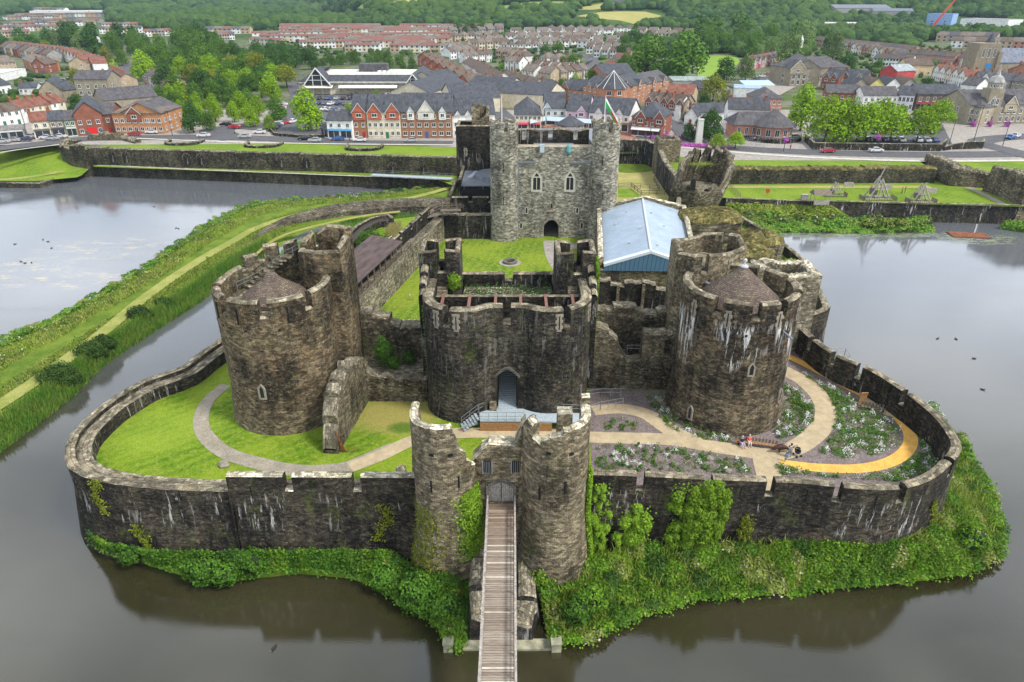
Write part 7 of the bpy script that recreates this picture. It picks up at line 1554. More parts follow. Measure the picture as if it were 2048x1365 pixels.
ta=G(1226,224); tw=empty('apartment_tower',(ta[0],ta[1]+5,ta[2]),0,'octagonal corner tower with pointed slate roof on the orange apartments','apartments')
m=MB(); m.lathe((0,0,0),[(6,-1),(6,9)],8); put('wall',m.mesh('wall',[M['wallc']]),tw,color=OB); m=MB(); m.lathe((0,0,0),[(6.6,8.9),(.05,15.5)],8); put('roof',m.mesh('roof',[M['roofc']]),tw,color=SLATE)
for k_ in range(3):
    for a_ in (-112,-68): put('window',window_mesh(1.9,1.8),tw,(5.6*cos(radians(a_)),5.6*sin(radians(a_)),.8+2.8*k_),radians(a_+90))
m=MB()
for k_ in range(8): a_=2*pi*k_/8; m.bar((6.6*cos(a_),6.6*sin(a_),8.95),(0,0,15.5),.12,4)
m.build('hip_ribs',M['frame'],tw)
bpx('apartment_block',1240,220,1290,205,13,8.6,3.8,'gable',OB,SLATE,'right arm of the orange brick apartments behind the tower',nwx=5,ns=3,gables=((.15,4,2.6,OB,True),(.7,3,2,OB,True)),chim=0)
bpx('apartment_block',1290,204,1336,192,13,7.8,3.6,'gable',OB,SLATE2,'far right end of the orange brick apartments',nwx=4,ns=3,gables=((.3,3,2,OB,True),(.75,3,2,OB,True)),chim=0)
bpx('apartment_block',1205,186,1265,182,14,8.6,4,'gable',OB,SLATE,'tall rear block of the orange brick apartments',nwx=0,chim=0)
row(5,1288,232,1365,241,9,6,3,'gable',[STONEC,CREAM],[BROWN],'in the bay windowed terrace by the corner shop',gables=((.5,3.2,2.,BRICK,True),))
bpx('end_house',1358,241,1378,238,9,6,3,'front',WHITE,BROWN,'white gable end house closing the bay windowed terrace',cat='house',nwx=1)
bpx('beige_hall',1330,212,1382,215,14,5.5,3,'gable',BUFF,RED,'beige rendered hall with red tiled roof behind the terrace',nwx=2,ns=1,chim=0,cat='hall')
bpx('shed',1370,192,1420,200,14,4.5,2.4,'gable',GREYR,SLATE,'grey roofed works shed left of the yellow willow',nwx=0,chim=0,cat='shed')
bpx('long_shed',1345,178,1418,178,12,4,.9,'mono',GREYR,(.28,.33,.31),'long low green grey shed roof at the foot of the big trees',nwx=0,chim=0,cat='shed')
bpx('cottage',1367,250,1392,252,12,3.6,2.8,'front',WHITE,SLATE,'small white cottage with slate gable by the curving road',cat='house',nwx=1,ns=1)
bpx('cottage',1395,248,1450,246,9,4.2,2.6,'gable',WHITE,SLATE,'white low wing with slate roof left of the pub',cat='house',nwx=3,ns=1,chim=0)
pub=bpx('pub',1452,262,1532,264,10,7.6,3.2,'gable',WHITE,DKROOF,'white three storey pub with dark roof and brick chimneys',cat='pub',nwx=4,ns=2,chim=2,winw=1.5,shop=(.06,.06,.07))
bpx('modern_annex',1465,205,1520,207,14,6,.5,'flat',WHITE,(.3,.4,.5),'modern flat roofed building with solar panels behind the pub',nwx=3,ns=1,chim=0)
m=MB(); a=G(1492,200); m.obox((a[0]+6,a[1]+6,a[2]+6.6),7,5,.1,0,0,.12); tag(m.build('solar_panels',plain('solar_panel_blue',(.3,.42,.55),.3,.1)),'pale blue solar panel array on the modern flat roof','solar panel')
bpx('brick_workshop',1510,228,1560,228,14,6,3.4,'hip',PINKB,SLATE2,'square red brick building with grey hipped roof right of the pub',nwx=5,ns=2,chim=0)
x,y,z=G(1552,283); cf=empty('cafe',(x,y,z),0,'curved brick cafe with round slate roof and terrace balcony','cafe')
m=MB(); m.lathe((0,5,0),[(6.4,-1),(6.4,4.8)],20); m.box(-13,2,4,14,-1,4.8); put('wall',m.mesh('wall',[M['wallc']]),cf,color=PINKB)
m=MB(); m.lathe((0,5,0),[(7.6,4.6),(.1,9.6)],20); m.quad([(-14,3,4.6),(0,3,4.6),(0,8.5,8.2),(-11,8.5,8.2)],[(0,0),(14,0),(14,6),(3,6)]); m.quad([(0,15,4.6),(-14,15,4.6),(-11,8.5,8.2),(0,8.5,8.2)]); m.quad([(-14,15,4.6),(-14,3,4.6),(-11,8.5,8.2)]); put('roof',m.mesh('roof',[M['roofc']]),cf,color=SLATE2)
for a_ in (-150,-120,-95,-70,-45): put('window',window_mesh(1.5,2.2),cf,(6.42*cos(radians(a_)),5+6.42*sin(radians(a_)),1.6),radians(a_+90))
for xx in (-11.5,-9,-6.5): put('window',window_mesh(1.1,2.4),cf,(xx,3.98,1.4))
m=MB(); m.lathe((0,5,0),[(9.6,-.5),(9.6,1.1),(6.4,1.15)],24,a0=pi*.9,a1=pi*2.05); m.build('terrace_wall',M['st_dark'],cf)
m=MB()
for i in range(30): a_=pi*.9+pi*1.15*i/29; p0=(9.5*cos(a_),5+9.5*sin(a_),1.1); m.bar(p0,(p0[0],p0[1],2.1),.05,4);
for i in range(29): a_=pi*.9+pi*1.15*i/29; b_=pi*.9+pi*1.15*(i+1)/29; m.bar((9.5*cos(a_),5+9.5*sin(a_),2.1),(9.5*cos(b_),5+9.5*sin(b_),2.1),.06,4); m.bar((9.5*cos(a_),5+9.5*sin(a_),1.6),(9.5*cos(b_),5+9.5*sin(b_),1.6),.05,4)
m.build('balcony_railing',M['steel'],cf)
sc_=bpx('school',1578,174,1694,170,20,9,4.6,'hip',STONEC,SLATE2,'big stone school with hipped slate roof and tall windows',cat='school',nwx=11,ns=2,chim=0,winw=1.7,winh=2.2,gables=((.1,9,4,STONEC,True),))
bpx('school_wing',1562,155,1580,172,14,9,4.2,'gable',STONEC,SLATE2,'left flank of the big stone school',cat='school',nwx=5,ns=2,chim=0,winh=2.2)
x,y,z=G(1594,135); m=MB(); m.box(-.9,.9,-.9,.9,12,16.5); m.lathe((0,0,0),[(1.3,16.5),(.6,18),(.05,19.6)],8); tag(m.build('bell_turret',M['white'],None,(x,y,z)),'small white bell turret rising over the school roof','turret')
bpx('stone_house',1640,178,1672,182,10,6,3.6,'gable',BRICK,SLATE,'red brick house with twin gables in front of the school',cat='house',nwx=3,gables=((.3,3.6,2.4,BRICK,True),(.75,3.6,2.4,BRICK,True)))
bpx('stone_house',1676,180,1725,184,10,6,3.6,'gable',(.2,.13,.1),SLATE,'dark brick house with patterned gable right of the twin gabled one',cat='house',nwx=4,gables=((.2,4.6,3.,(.2,.13,.1),True),(.75,4,2.6,STONEC,True)))
bpx('shop',1648,215,1712,217,9,6.2,2.8,'gable',BRICK,SLATE2,'red brick shop with five white windows above the lime trees',cat='shop',nwx=5,chim=0)
bpx('shop',1722,222,1790,222,10,6.2,3.,'gable',WHITE,SLATE2,'white shop with slate roof above the lime trees',cat='shop',nwx=6,chim=0)
bpx('shop',1790,222,1822,224,10,6.6,3.,'gable',(.6,.6,.62),DKROOF,'white shop with a row of arched upper windows',cat='shop',nwx=4,chim=0,winh=1.9)
bpx('shop',1828,222,1912,222,11,6.8,3.2,'gable',(.16,.12,.09),SLATE,'dark stone shop row with white windows and coloured fascias',cat='shop',nwx=6,chim=0,winh=1.8,shop=(.45,.04,.05))
row(4,1700,196,1830,196,12,5.5,3.2,'front',[WHITE,(.6,.52,.2),(.3,.26,.2),GREYR],[SLATE,BROWN],'in the gabled backs behind the white shops',chim=0)
bpx('white_house',1915,200,1945,204,9,7,3,'gable',WHITE,SLATE2,'white house with slate roof behind the town hall',cat='house',nwx=2)
bpx('cream_hall',1808,152,1862,152,12,6,3,'gable',(.62,.48,.3),BROWN,'long cream yellow house with brown roof behind the high street',cat='house',nwx=4,ns=1)
rw=bpx('red_workshop',1757,162,1790,166,14,6,2.8,'front',(.45,.07,.07),(.3,.34,.35),'bright red corrugated workshop with grey roof',cat='workshop',nwx=1,ns=1,chim=0)
x0=1916; th=bpx('town_hall',1930,250,2075,247,17,7.2,4.2,'gable',STONEC,SLATE2,'ornate stone town hall with arched windows and slate roof',cat='town hall',nwx=12,ns=2,chim=0,winw=1.2,winh=1.9,gables=((.28,5,3.,(.34,.29,.2),True),(.55,5,3,(.34,.29,.2),True)),door=False)
bpx('town_hall_wing',1917,246,1952,252,12,6.6,2.8,'hip',(.34,.3,.21),SLATE2,'octagonal left wing of the stone town hall',cat='town hall',nwx=4,chim=0,winh=1.7)
x,y,z=G(1974,249); tw=empty('clock_tower',(x,y+1,z),0,'stone clock tower with pale cupola in front of the town hall','tower'); m=MB(); m.box(-2.6,2.6,-1.6,3.6,-1,12.5); put('wall',m.mesh('wall',[M['wallc']]),tw,color=STONEC); m=MB(); m.lathe((0,1,0),[(2.5,12.5),(2.4,14.8)],8); put('belfry',m.mesh('belfry',[M['wallc']]),tw,color=(.36,.32,.22)); m=MB(); m.lathe((0,1,0),[(3.1,14.7),(2.,16.4),(.8,17.2),(.5,18.6),(.03,20.6)],8); put('cupola_roof',m.mesh('cupola_roof',[M['roofc']]),tw,color=(.3,.3,.28))
for k_ in (0,1): put('window',window_mesh(1.2,2.2),tw,(-.9+1.8*k_,-1.6,7.));
put('door',shared('archdoor',lambda:MB().box(-.9,.9,-.1,.05,0,3.),'door',[M['trim']]),tw,(0,-1.6,0),0,(.1,.09,.09))
for k_ in range(6): a_=radians(-150+24*k_); put('window',window_mesh(.6,1.3),tw,(2.45*cos(a_),1+2.45*sin(a_),12.9),a_+pi/2)
ch=bpx('church_nave',1990,160,2110,157,20,9,6.5,'gable',STONEC,(.16,.18,.22),'large stone church nave with blue grey slate roof at the right edge',cat='church',nwx=7,ns=1,chim=0,winw=1.4,winh=3.6)
x,y,z=G(1962,162); tw=empty('church_tower',(x,y,z),0,'square stone church tower left of the long slate nave','church tower'); m=MB(); m.box(-6,6,0,12,-1,19); m.box(-7,-5,-1,1,-1,15); m.box(5,7,-1,1,-1,15); put('wall',m.mesh('wall',[M['wallc']]),tw,color=(.24,.2,.14)); m=MB(); m.lathe((4,8,0),[(2.8,19),(.05,24)],6); put('spire',m.mesh('spire',[M['roofc']]),tw,color=SLATE)
for xx in (-3,0,3): put('window',window_mesh(1.5,4.5),tw,(xx,0,12.))
m=MB(); m.box(-1.6,1.6,-.15,.02,5,9); put('blue_banner',m.mesh('banner',[M['trim']]),tw,(1.5,0,0),0,(.04,.18,.4))
bpx('house',2010,162,2060,170,11,6,3.4,'front',PINKB,BROWN,'pink gabled house in front of the church at the right edge',cat='house',nwx=2)
bpx('school_block',1668,32,1780,30,40,9,4,'gable',GREYR,(.17,.19,.22),'long grey roofed institution in the trees near the top right',cat='building',far=True)
bpx('school_block',1745,35,1825,36,30,8,3,'gable',GREYR,(.15,.17,.2),'second long grey roofed block in the trees near the top right',cat='building',far=True)
bpx('white_block',1915,65,2010,66,30,13,.5,'flat',WHITE,GREYR,'white flat roofed building site block behind the red crane',cat='building',far=True)
bpx('warehouse',1640,58,1718,57,30,6,1,'gable',WHITE,(.5,.5,.46),'long white shed among trees right of the big wood',cat='warehouse',far=True)
bpx('blue_block',1850,50,1900,52,30,13,.5,'flat',(.25,.38,.6),(.1,.2,.5),'blue topped building site block by the red crane',cat='building',far=True)
bpx('warehouse',262,30,300,29,40,9,1,'gable',WHITE,(.6,.6,.58),'pale factory shed far off right of the very long white roof',cat='warehouse',far=True)
bpx('warehouse',60,29,218,27,60,5,.5,'gable',WHITE,(.6,.6,.58),'very long white factory roof far off at top left',cat='warehouse',far=True)
x,y,z=G(1862,57); cr=empty('crane',(x,y,z),0,'tall red crawler crane leaning right on the skyline at top right','crane')
L_=1.; m=MB(); sc=HC and hypot(x,y)/1365*1.; tp=(30*sc,0,46*sc)
for o_ in (-1.2,1.2):
    m.bar((o_*sc,-1.2*sc,0),(tp[0]+o_*.4*sc,0,tp[2]),.55*sc,4); m.bar((o_*sc,1.2*sc,0),(tp[0]+o_*.4*sc,0,tp[2]),.55*sc,4)
for i in range(14): q=i/14; q2=(i+1)/14; m.bar((tp[0]*q-1.2*sc,0,tp[2]*q),(tp[0]*q2+1.2*sc,0,tp[2]*q2),.35*sc,3)
m.build('lattice_jib',plain('crane_red',(.6,.05,.02),.5,.1),cr); m=MB(); m.box(-5*sc,4*sc,-2*sc,2*sc,0,4*sc); m.build('crane_body',plain('crane_orange',(.6,.12,.03),.5,.1),cr)
WW=[WHITE,WHITE,CREAM,BUFF,WHITE,WHITE,GREYR]; BR=[TAN,BROWN,BROWN,TAN]
row(7,838,178,862,138,9,5.5,3.2,'gable',[(.33,.13,.08)],[BROWN],'x') if 0 else None
for i,(px,py) in enumerate(((842,120),(852,128),(864,136),(876,144),(890,152),(905,162),(922,172))):
    bpx('brick_house',px-6,py+12,px+16,py+16,10,5.5,3,'front',(.36,.13,.08),BROWN,'red brick gabled house, %s down the staggered row right of the supermarket'%ordn(i),cat='house',group='staggered red brick houses',nwx=2)
for i,(px,py) in enumerate(((945,148),(960,157),(972,166),(985,174))):
    bpx('white_house',px-20,py-4,px+6,py+8,9,5.5,3,'gable',WHITE,BROWN,'white house with brown roof, %s of four stepping down the curving estate road'%ordn(i),cat='house',group='white houses stepping down the estate road',nwx=3)
for i,(px,py) in enumerate(((1008,178),(1026,184),(1048,190),(1078,196))):
    bpx('beige_house',px-12,py-2,px+14,py+6,9,5.5,3,'gable',BUFF,BROWN if i<3 else SLATE2,'beige house, %s of four at the low end of the estate above the precinct'%ordn(i),cat='house',group='beige houses above the precinct',nwx=2)
est=[(4,1060,150,1130,158,9,'gable','in the row above the beige houses'),(2,1040,160,1105,168,9,'gable','in the pair beside the apartments trees'),(3,1008,140,1040,142,10,'gable','in the short row by the estate bend'),(3,1075,132,1140,138,11,'hip','in the hipped row below the round green'),
 (4,900,120,960,112,9,'gable','in the row left of the round green'),(5,940,100,1020,97,9,'gable','in the row along the upper estate bend'),(3,960,92,1010,90,8,'gable','in the long white roofed block row'),(6,1030,92,1180,88,9,'hip','in the fourth row down of the brown estate'),
 (7,1030,80,1200,78,9,'hip','in the third row down of the brown estate'),(8,1020,72,1230,71,9,'gable','in the second row down of the brown estate'),(9,1095,66,1270,66,10,'hip','in the top row of big semi detached houses'),(5,1270,70,1390,74,8,'gable','at the right end of the top estate row'),
 (5,1150,96,1290,101,9,'hip','in the row just above the big trees'),(4,1170,108,1240,110,9,'gable','in the row by the estate junction'),(5,870,88,960,80,9,'hip','in the left rows of the brown estate'),(6,900,72,1010,68,8,'gable','in the distant left rows of the brown estate'),(4,990,118,1045,122,9,'gable','in the short middle row of the brown estate'),(3,905,108,940,106,9,'gable','in the cream trio by the upper bend'),(4,1230,84,1300,86,8,'gable','in the far right rows of the brown estate'),(3,1085,112,1130,110,10,'gable','in the rows left of the round green'),(8,1010,84,1190,83,8,'gable','in the extra row under the third brown row'),(6,1040,98,1160,95,8,'gable','in the fifth row down of the brown estate'),(6,1130,90,1290,92,8,'gable','in the sixth row down of the brown estate'),(5,1000,104,1080,102,8,'hip','in the row above the round green'),(4,935,82,1000,82,8,'gable','in the second left row of the brown estate'),(6,880,64,1010,63,8,'gable','in the top left row of the brown estate'),(4,1185,115,1250,118,8,'gable','in the white houses by the junction'),(4,930,128,985,124,8,'gable','in the gabled row inside the upper bend'),(3,1010,126,1050,130,9,'hip','in the trio below the upper bend'),(5,1290,78,1400,80,8,'gable','in the low row at the estate right end'),(4,1120,166,1180,158,9,'gable','in the row hidden by the apartment trees'),(3,955,186,1000,196,9,'gable','in the trio at the low road bend')]
for n_,x0,y0,x1,y1,d_,kd,wh in est: row(n_,x0,y0,x1,y1,d_,5.4,2.9,kd,WW if y0<160 else [BUFF,WHITE],BR,wh,gap=.27,far=y0<128,name='house')
for i in range(9):
    px=1258-i*6.4; py=112+i*6.6
    bpx('terraced_house',px-14,py,px+8,py+2,9,5.2,2.8,'gable',(.33,.2,.15),BROWN if i%3 else RED,'brown roofed house, %s down the narrow terrace left of the big round trees'%ordn(i),cat='house',group='narrow terrace left of the big round trees',far=True)
RR=(.2,.095,.075)
for k_,(n_,x0,y0,x1,y1) in enumerate(((7,505,78,700,74),(8,520,84,700,84),(9,560,64,760,64),(9,700,69,905,68),(7,700,96,860,96),(7,600,98,700,96),(8,700,88,900,86),(6,780,105,900,106),(6,640,66,820,65),(6,560,70,660,69),(7,700,82,905,78),(8,690,92,900,90),(6,740,74,910,70),(5,620,90,690,88),(4,800,60,910,61),(6,560,60,760,60),(4,500,90,560,94),(5,790,101,870,99),(4,690,104,760,104),(5,650,82,700,80))):
    row(n_,x0,y0,x1,y1,8,5.4,1.5,'gable',[WHITE,BUFF,WHITE,CREAM],[RR,RR,TAN],'in the %s line of the red-roofed estate'%ordn(k_),far=True,name='terraced_house')
for k_,(n_,x0,y0,x1,y1) in enumerate(((8,0,56,190,52),(7,0,64,120,62),(6,60,48,200,47),(4,290,74,345,72),(5,410,68,500,68),(4,430,82,470,80),(7,25,22,130,24),(6,300,8,400,10),(7,200,68,285,66),(5,345,76,410,74),(8,0,41,120,39),(9,30,36,210,34),(5,0,76,60,74),(6,205,58,290,57),(4,130,88,190,88))):
    row(n_,x0,y0,x1,y1,10,5.2,2.2,'gable',[WHITE,BUFF,GREYR],[RR,TAN,SLATE2],'in the %s hazy far top left line'%ordn(k_),far=True,name='terraced_house')
for k_,(n_,x0,y0,x1,y1,kd) in enumerate(((14,1625,92,1822,116,'gable'),(8,1700,108,1790,124,'front'),(10,1650,100,1740,110,'front'))):
    row(n_,x0,y0,x1,y1,8,5.4,2.6,kd,[WHITE,BUFF,(.35,.2,.15),CREAM],[BROWN,BROWN,SLATE2],'in %s of the long right hand terraces'%('the top one','the lower one','the middle one')[k_],far=True)
row(7,1815,124,1905,132,9,5.6,2.8,'gable',[PINKB,(.4,.2,.15)],[BROWN,BROWN,SLATE2],'in the brick terrace left of the church')
row(6,1900,128,1960,146,9,5.6,2.8,'gable',[(.62,.5,.32),PINKB,WHITE],[BROWN,SLATE2],'in the stepped terrace running down to the church')
row(6,1900,96,2048,99,10,5.6,2.8,'gable',[WHITE,BUFF,PINKB],[TAN,BROWN],'in the brown rooftops above the church roof',far=True)
row(5,1870,84,1990,86,12,5.6,3,'gable',[BUFF,GREYR],[TAN,TAN,SLATE2],'in the pale rooftops below the crane',far=True)
row(6,1745,132,1820,136,8,5,2.6,'gable',[WHITE,(.5,.62,.5),WHITE],[SLATE2,BROWN],'in the pastel row above the red workshop',far=True)
row(5,1862,160,1925,176,8,5.6,2.8,'front',[WHITE,WHITE,CREAM],[RED,BROWN],'in the white gabled backs behind the town hall',chim=1)
row(4,1925,172,1990,184,10,5.4,2.8,'front',[WHITE,GREYR],[SLATE2,SLATE],'in the grey roofed cluster directly behind the clock tower')
row(6,1502,140,1560,128,8,5.4,2.6,'gable',[(.4,.08,.07),(.45,.3,.28)],[BROWN,SLATE2,RED],'in the red and white terrace left of the school',gables=((.5,2.4,1.6,(.5,.5,.5),True),))
row(3,2018,184,2070,190,9,5.4,2.8,'gable',[STONEC],[SLATE2],'in the stone terrace behind the town hall')
row(3,1540,30,1590,32,10,5,3,'hip',[BUFF],[(.2,.1,.08)],'in the dark red roofs among the hillside trees',gap=.3,far=True)
bpx('farmhouse',1215,14,1250,14,14,6,4,'gable',GREYR,SLATE,'dark slate roofed hillside farmhouse near the top edge',cat='house',far=True); bpx('farmhouse',1300,8,1340,8,14,7,4,'gable',WHITE,DKROOF,'white hillside farmhouse with dark gables at the top edge',cat='house',far=True)
x,y,z=G(1396,292); wm=empty('war_memorial',(x,y,z),0,'tall pale stone war memorial pylon beside dark green trees','memorial'); m=MB(); m.box(-2.,2.,-2,2,-.2,.4); m.box(-1.6,1.6,-1.6,1.6,.4,.8); m.build('steps',M['dress'],wm); m=MB(); m.quad([(-1,-.8,.8),(1,-.8,.8),(.8,-.65,8),(-.8,-.65,8)]); m.quad([(1,.8,.8),(-1,.8,.8),(-.8,.65,8),(.8,.65,8)]); m.quad([(1,-.8,.8),(1,.8,.8),(.8,.65,8),(.8,-.65,8)]); m.quad([(-1,.8,.8),(-1,-.8,.8),(-.8,-.65,8),(-.8,.65,8)]); m.box(-.9,.9,-.75,.75,8,8.3); m.build('pylon',plain('portland_stone',(.5,.5,.46),.85,.1),wm)
def flowerstrip(pts,w,n,label):
    pp=smoothpath([G(*p)[:2] for p in pts],1.); A=np.array(pp); k=rs.randint(0,len(A),n); C=np.column_stack([A[k]+rs.normal(size=(n,2))*w*.4,hz(*pp[0])+rs.uniform(.1,1.1,n)]); V,Q=leaf_quads(C,.45); tag(link('flower_bed',np_mesh('flower_bed',V,Q,M['f_purple'])),label,'flower bed')
flowerstrip(((1303,278),(1320,274),(1330,268)),1.6,700,'purple flower bed curving at the corner shop'); flowerstrip(((1345,278),(1350,290),(1380,294),(1450,297)),2.0,1600,'long purple flower bed around the war memorial'); flowerstrip(((1366,278),(1340,282)),1.3,300,'short purple flower bed left of the memorial trees')
def lamp(px,py,h,label,basket=False):
    x,y,z=G(px,py); r=empty('street_lamp',(x,y,z),0,label,'street lamp','street lamps in the town'); m=MB(); m.bar((0,0,0),(0,0,h),.12,5,r2=.07); m.build('post',M['black'],r); m=MB(); m.box(-.9,.2,-.15,.15,h,h+.15); m.build('lamp_head',M['black'],r)
    if basket: V,Q=leaf_quads(blob_pts(160,(0,-.3,h*.55),.8,.3),.4); link('flower_basket',np_mesh('flower_basket',V,Q,M['f_purple']),r)
for px,py,h,lb in ((1567,303,6,'lamp post with purple basket by the cafe terrace'),(1750,303,8,'lamp post with purple banner in front of the car park wall'),(1895,300,9,'lamp post left of the town hall forecourt'),(1945,290,12,'tall lamp post just left of the clock tower'),(2005,292,7,'lamp post in the town hall square by the road bend'),(470,270,9,'lamp post at the left road junction'),(720,275,8,'lamp post before the white shop'),(870,276,8,'lamp post in front of the brown apartments'),(1085,275,7,'lamp post in the plaza left of the bandstand'),(1300,279,7,'lamp post at the corner shop'),(345,272,8,'lamp post right of the orange building'),(625,240,9,'lamp post in the middle of the car park lane')):
    lamp(px,py,h,lb,'purple' in lb)
for px,lb in ((1945,'first'),(1978,'second'),(2012,'third')):
    x,y,z=G(px,254); V,Q=leaf_quads(blob_pts(260,(0,0,1.1),1.3,.2),.45); tag(link('flower_tower',np_mesh('flower_tower',V,Q,M['f_purple']),None,(x,y,z)),'bright magenta flower tower in front of the town hall, %s from the left'%lb,'flower tower')
pw_=[G(*p)[:2] for p in ((1608,283),(1625,300),(1880,303),(1892,292))]
tag(wall_mb(pw_,.6,GZ-1,[(200,GZ+2.2,GZ+2.2)],cap=.1).build('car_park_wall',[M['st_bank'],M['coping']]),'long dark stone retaining wall below the row of lime green trees','wall')
tag(wall_mb([G(*p)[:2] for p in ((1888,302),(1905,300),(1965,298),(1968,288))],.6,GZ-1,[(9,GZ+1.2,GZ+2.4),(100,GZ+2.4,GZ+2.2)],cap=.1).build('square_wall',[M['st_bank'],M['coping']]),'dark stone wall enclosing the town hall square corner','wall')
tag(wall_mb([G(*p)[:2] for p in ((536,258),(548,272),(600,277),(655,276))],.5,GZ-1,[(200,GZ+1.1,GZ+1.1)],cap=.1).build('car_park_wall',[M['st_dark'],M['coping']]),'low curved wall round the small car park by the road','wall')
for i,(px,py) in enumerate(((1480,290),(1487,297),(1495,303))):
    x,y,z=G(px,py-6); m=MB(); rail_=0
    for q in range(5): m.bar((q*1.3,0,0),(q*1.3,0,1.2),.05,4)
    m.bar((0,0,1.2),(5.2,0,1.2),.05,4); m.bar((0,0,.7),(5.2,0,.7),.05,4); tag(m.build('handrail',M['steel'],None,(x,y,z)),'steel step handrail in the plaza by the cafe, %s from the back'%ORD[i],'handrail')
fields=[]
def field(pts,mat,name='field'):
    pp=[G(*p) for p in pts]; V=[];cx=sum(p[0] for p in pp)/len(pp);cy=sum(p[1] for p in pp)/len(pp); sp=smoothpath([(p[0],p[1]) for p in pp],25.,True); m=MB(); K=7
    for i in range(len(sp)):
        a=sp[i];b=sp[(i+1)%len(sp)]
        for k in range(K):
            f0,f1=k/K,(k+1)/K; q=[]
            for (p,f) in ((a,f0),(b,f0),(b,f1),(a,f1)):
                x=cx+(p[0]-cx)*f; y=cy+(p[1]-cy)*f; q.append((x,y,hz(x,y)+.25))
            if k==0: q=q[1:] if False else [q[0],q[2],q[3]]
            n=(Vector(q[1])-Vector(q[0])).cross(Vector(q[2])-Vector(q[0])).z
            m.quad(q if n>0 else q[::-1],[(0,0)]*len(q))
    tag(m.build(name,M[mat]),kind='structure'); fields.append([(p[0]*1.2-95*.0 if 0 else p[0],p[1]) for p in pts])
M['gold']=grass('gold_field',(.3,.27,.09),(.34,.3,.11),(.2,.24,.06),sc=.02); M['meadow']=grass('meadow',(.13,.21,.04),(.19,.25,.06),(.25,.26,.09),sc=.02); M['pitch']=grass('playing_field',(.13,.24,.02),(.17,.28,.03),(.22,.27,.06),sc=.05)
field(((1152,33),(1200,25),(1290,24),(1322,32),(1318,44),(1280,52),(1240,42)),'gold'); field(((1000,14),(1060,5),(1140,4),(1130,14),(1060,18)),'meadow'); field(((1150,20),(1200,8),(1225,6),(1222,17)),'gold'); field(((980,22),(1010,12),(1050,18),(1000,28)),'meadow')
field(((1395,135),(1400,112),(1460,112),(1480,125),(1440,150),(1400,160)),'pitch'); field(((1320,140),(1335,122),(1345,135),(1330,155)),'pitch'); field(((780,12),(800,0),(850,-4),(870,4),(830,12)),'gold'); field(((150,118),(160,108),(235,122),(235,135),(200,128)),'pitch')
field(((620,42),(650,32),(700,30),(700,36)),'meadow'); field(((495,40),(540,33),(600,34),(570,42)),'meadow'); field(((860,34),(900,26),(960,30),(930,38)),'meadow'); field(((240,22),(270,16),(330,17),(310,24)),'meadow'); field(((700,16),(740,8),(775,12),(750,20)),'meadow'); field(((1400,22),(1440,14),(1500,18),(1470,28)),'meadow'); field(((1140,-4),(1180,-12),(1280,-12),(1260,-2)),'meadow')
def crown_pts(shape,n,seed):
    """leaf centres of a crown of unit height standing on z=0 (trunk top at ~.2)"""
    r=np.random.RandomState(seed); C=[]
    def lobe(c,rad,k,sq=(1,1,1)):
        d=r.normal(size=(k,3)); d/=np.linalg.norm(d,axis=1,keepdims=True); d[:,2]=np.where(d[:,2]<-.45,-d[:,2]*.6,d[:,2])
        q=r.uniform(.62,1.04,(k,1))**.6; C.append(np.column_stack([np.array(c)+d*rad*q*np.array(sq),d]))
    if shape=='round':
        L=[((0,0,.62),.27)]+[((.25*cos(a),.25*sin(a),.45+.1*sin(a*3)),.19) for a in np.linspace(0,5.4,6)]+[((.17*cos(a),.17*sin(a),.72+.05*cos(a*2)),.17) for a in np.linspace(.5,5.6,5)]+[((0,.02,.86),.13)]
    elif shape=='spread':
        L=[((.3*cos(a),.3*sin(a),.52+.08*sin(a*4)),.2) for a in np.linspace(0,5.5,8)]+[((.14*cos(a),.14*sin(a),.72),.2) for a in np.linspace(.4,5.4,5)]+[((0,0,.84),.14)]
    elif shape=='tall':
        L=[((.06*cos(z*9),.06*sin(z*9),z),.2*(1-abs(z-.5)*1.1)+.02) for z in np.linspace(.22,.9,8)]+[((.11*cos(a),.11*sin(a),.3+.09*k_),.12) for k_,a in enumerate(np.linspace(0,9,5))]
    elif shape=='oval':
        L=[((0,0,.5),.3),((0,0,.72),.24)]+[((.2*cos(a),.2*sin(a),.36+.1*(k_%4)),.18) for k_,a in enumerate(np.linspace(0,12,10))]+[((0,0,.87),.12)]
    else: # willow
        L=[((.24*cos(a),.24*sin(a),.6+.07*sin(a*3)),.19) for a in np.linspace(0,5.5,7)]+[((0,0,.76),.2)]
        for a in np.linspace(0,6.1,14): L.append(((.38*cos(a),.38*sin(a),.36+.05*sin(a*5)),.1))
    tot=sum(l[1]**2 for l in L)
    for c,rad in L: lobe(c,rad,int(n*rad*rad/tot),(1,1,1.6) if shape=='willow' and rad<=.1 else (1,1,1))
    C=np.concatenate(C); lo,hi=np.percentile(C[:,2],[1,99.5]); b0=.27 if shape=='spread' else .1; C[:,2]=b0+(C[:,2]-lo)/(hi-lo)*(1-b0); return C
def trunk_mesh(kind):
    def f():
        m=MB(); m.bar((0,0,-.05),(.01,0,.26),.03,7,0,r2=.02)
        for a in (0.4,1.7,3.,4.2,5.4): m.bar((.01,0,.26),(.17*cos(a),.17*sin(a),.5),.014,5,0,r2=.005)
        m.bar((.01,0,.34),(0,0,.75),.019,5,0,r2=.004); return m
    return shared('trunk'+kind,f,'trunk',[M['bark']])
def crown_mesh(shape,mat,var,n=1500,size=.062):
    k=('crown',shape,mat,var,n)
    if k not in _mc:
        C=crown_pts(shape,n,hash(shape)%7+var*13 if False else len(shape)*5+var*13); st=rs.get_state(); V,Q=leaf_quads(C,rs.uniform(.7,1.3,len(C))*size,.4); _mc[k]=np_mesh('crown',V,Q,M[mat])
    return _mc[k]
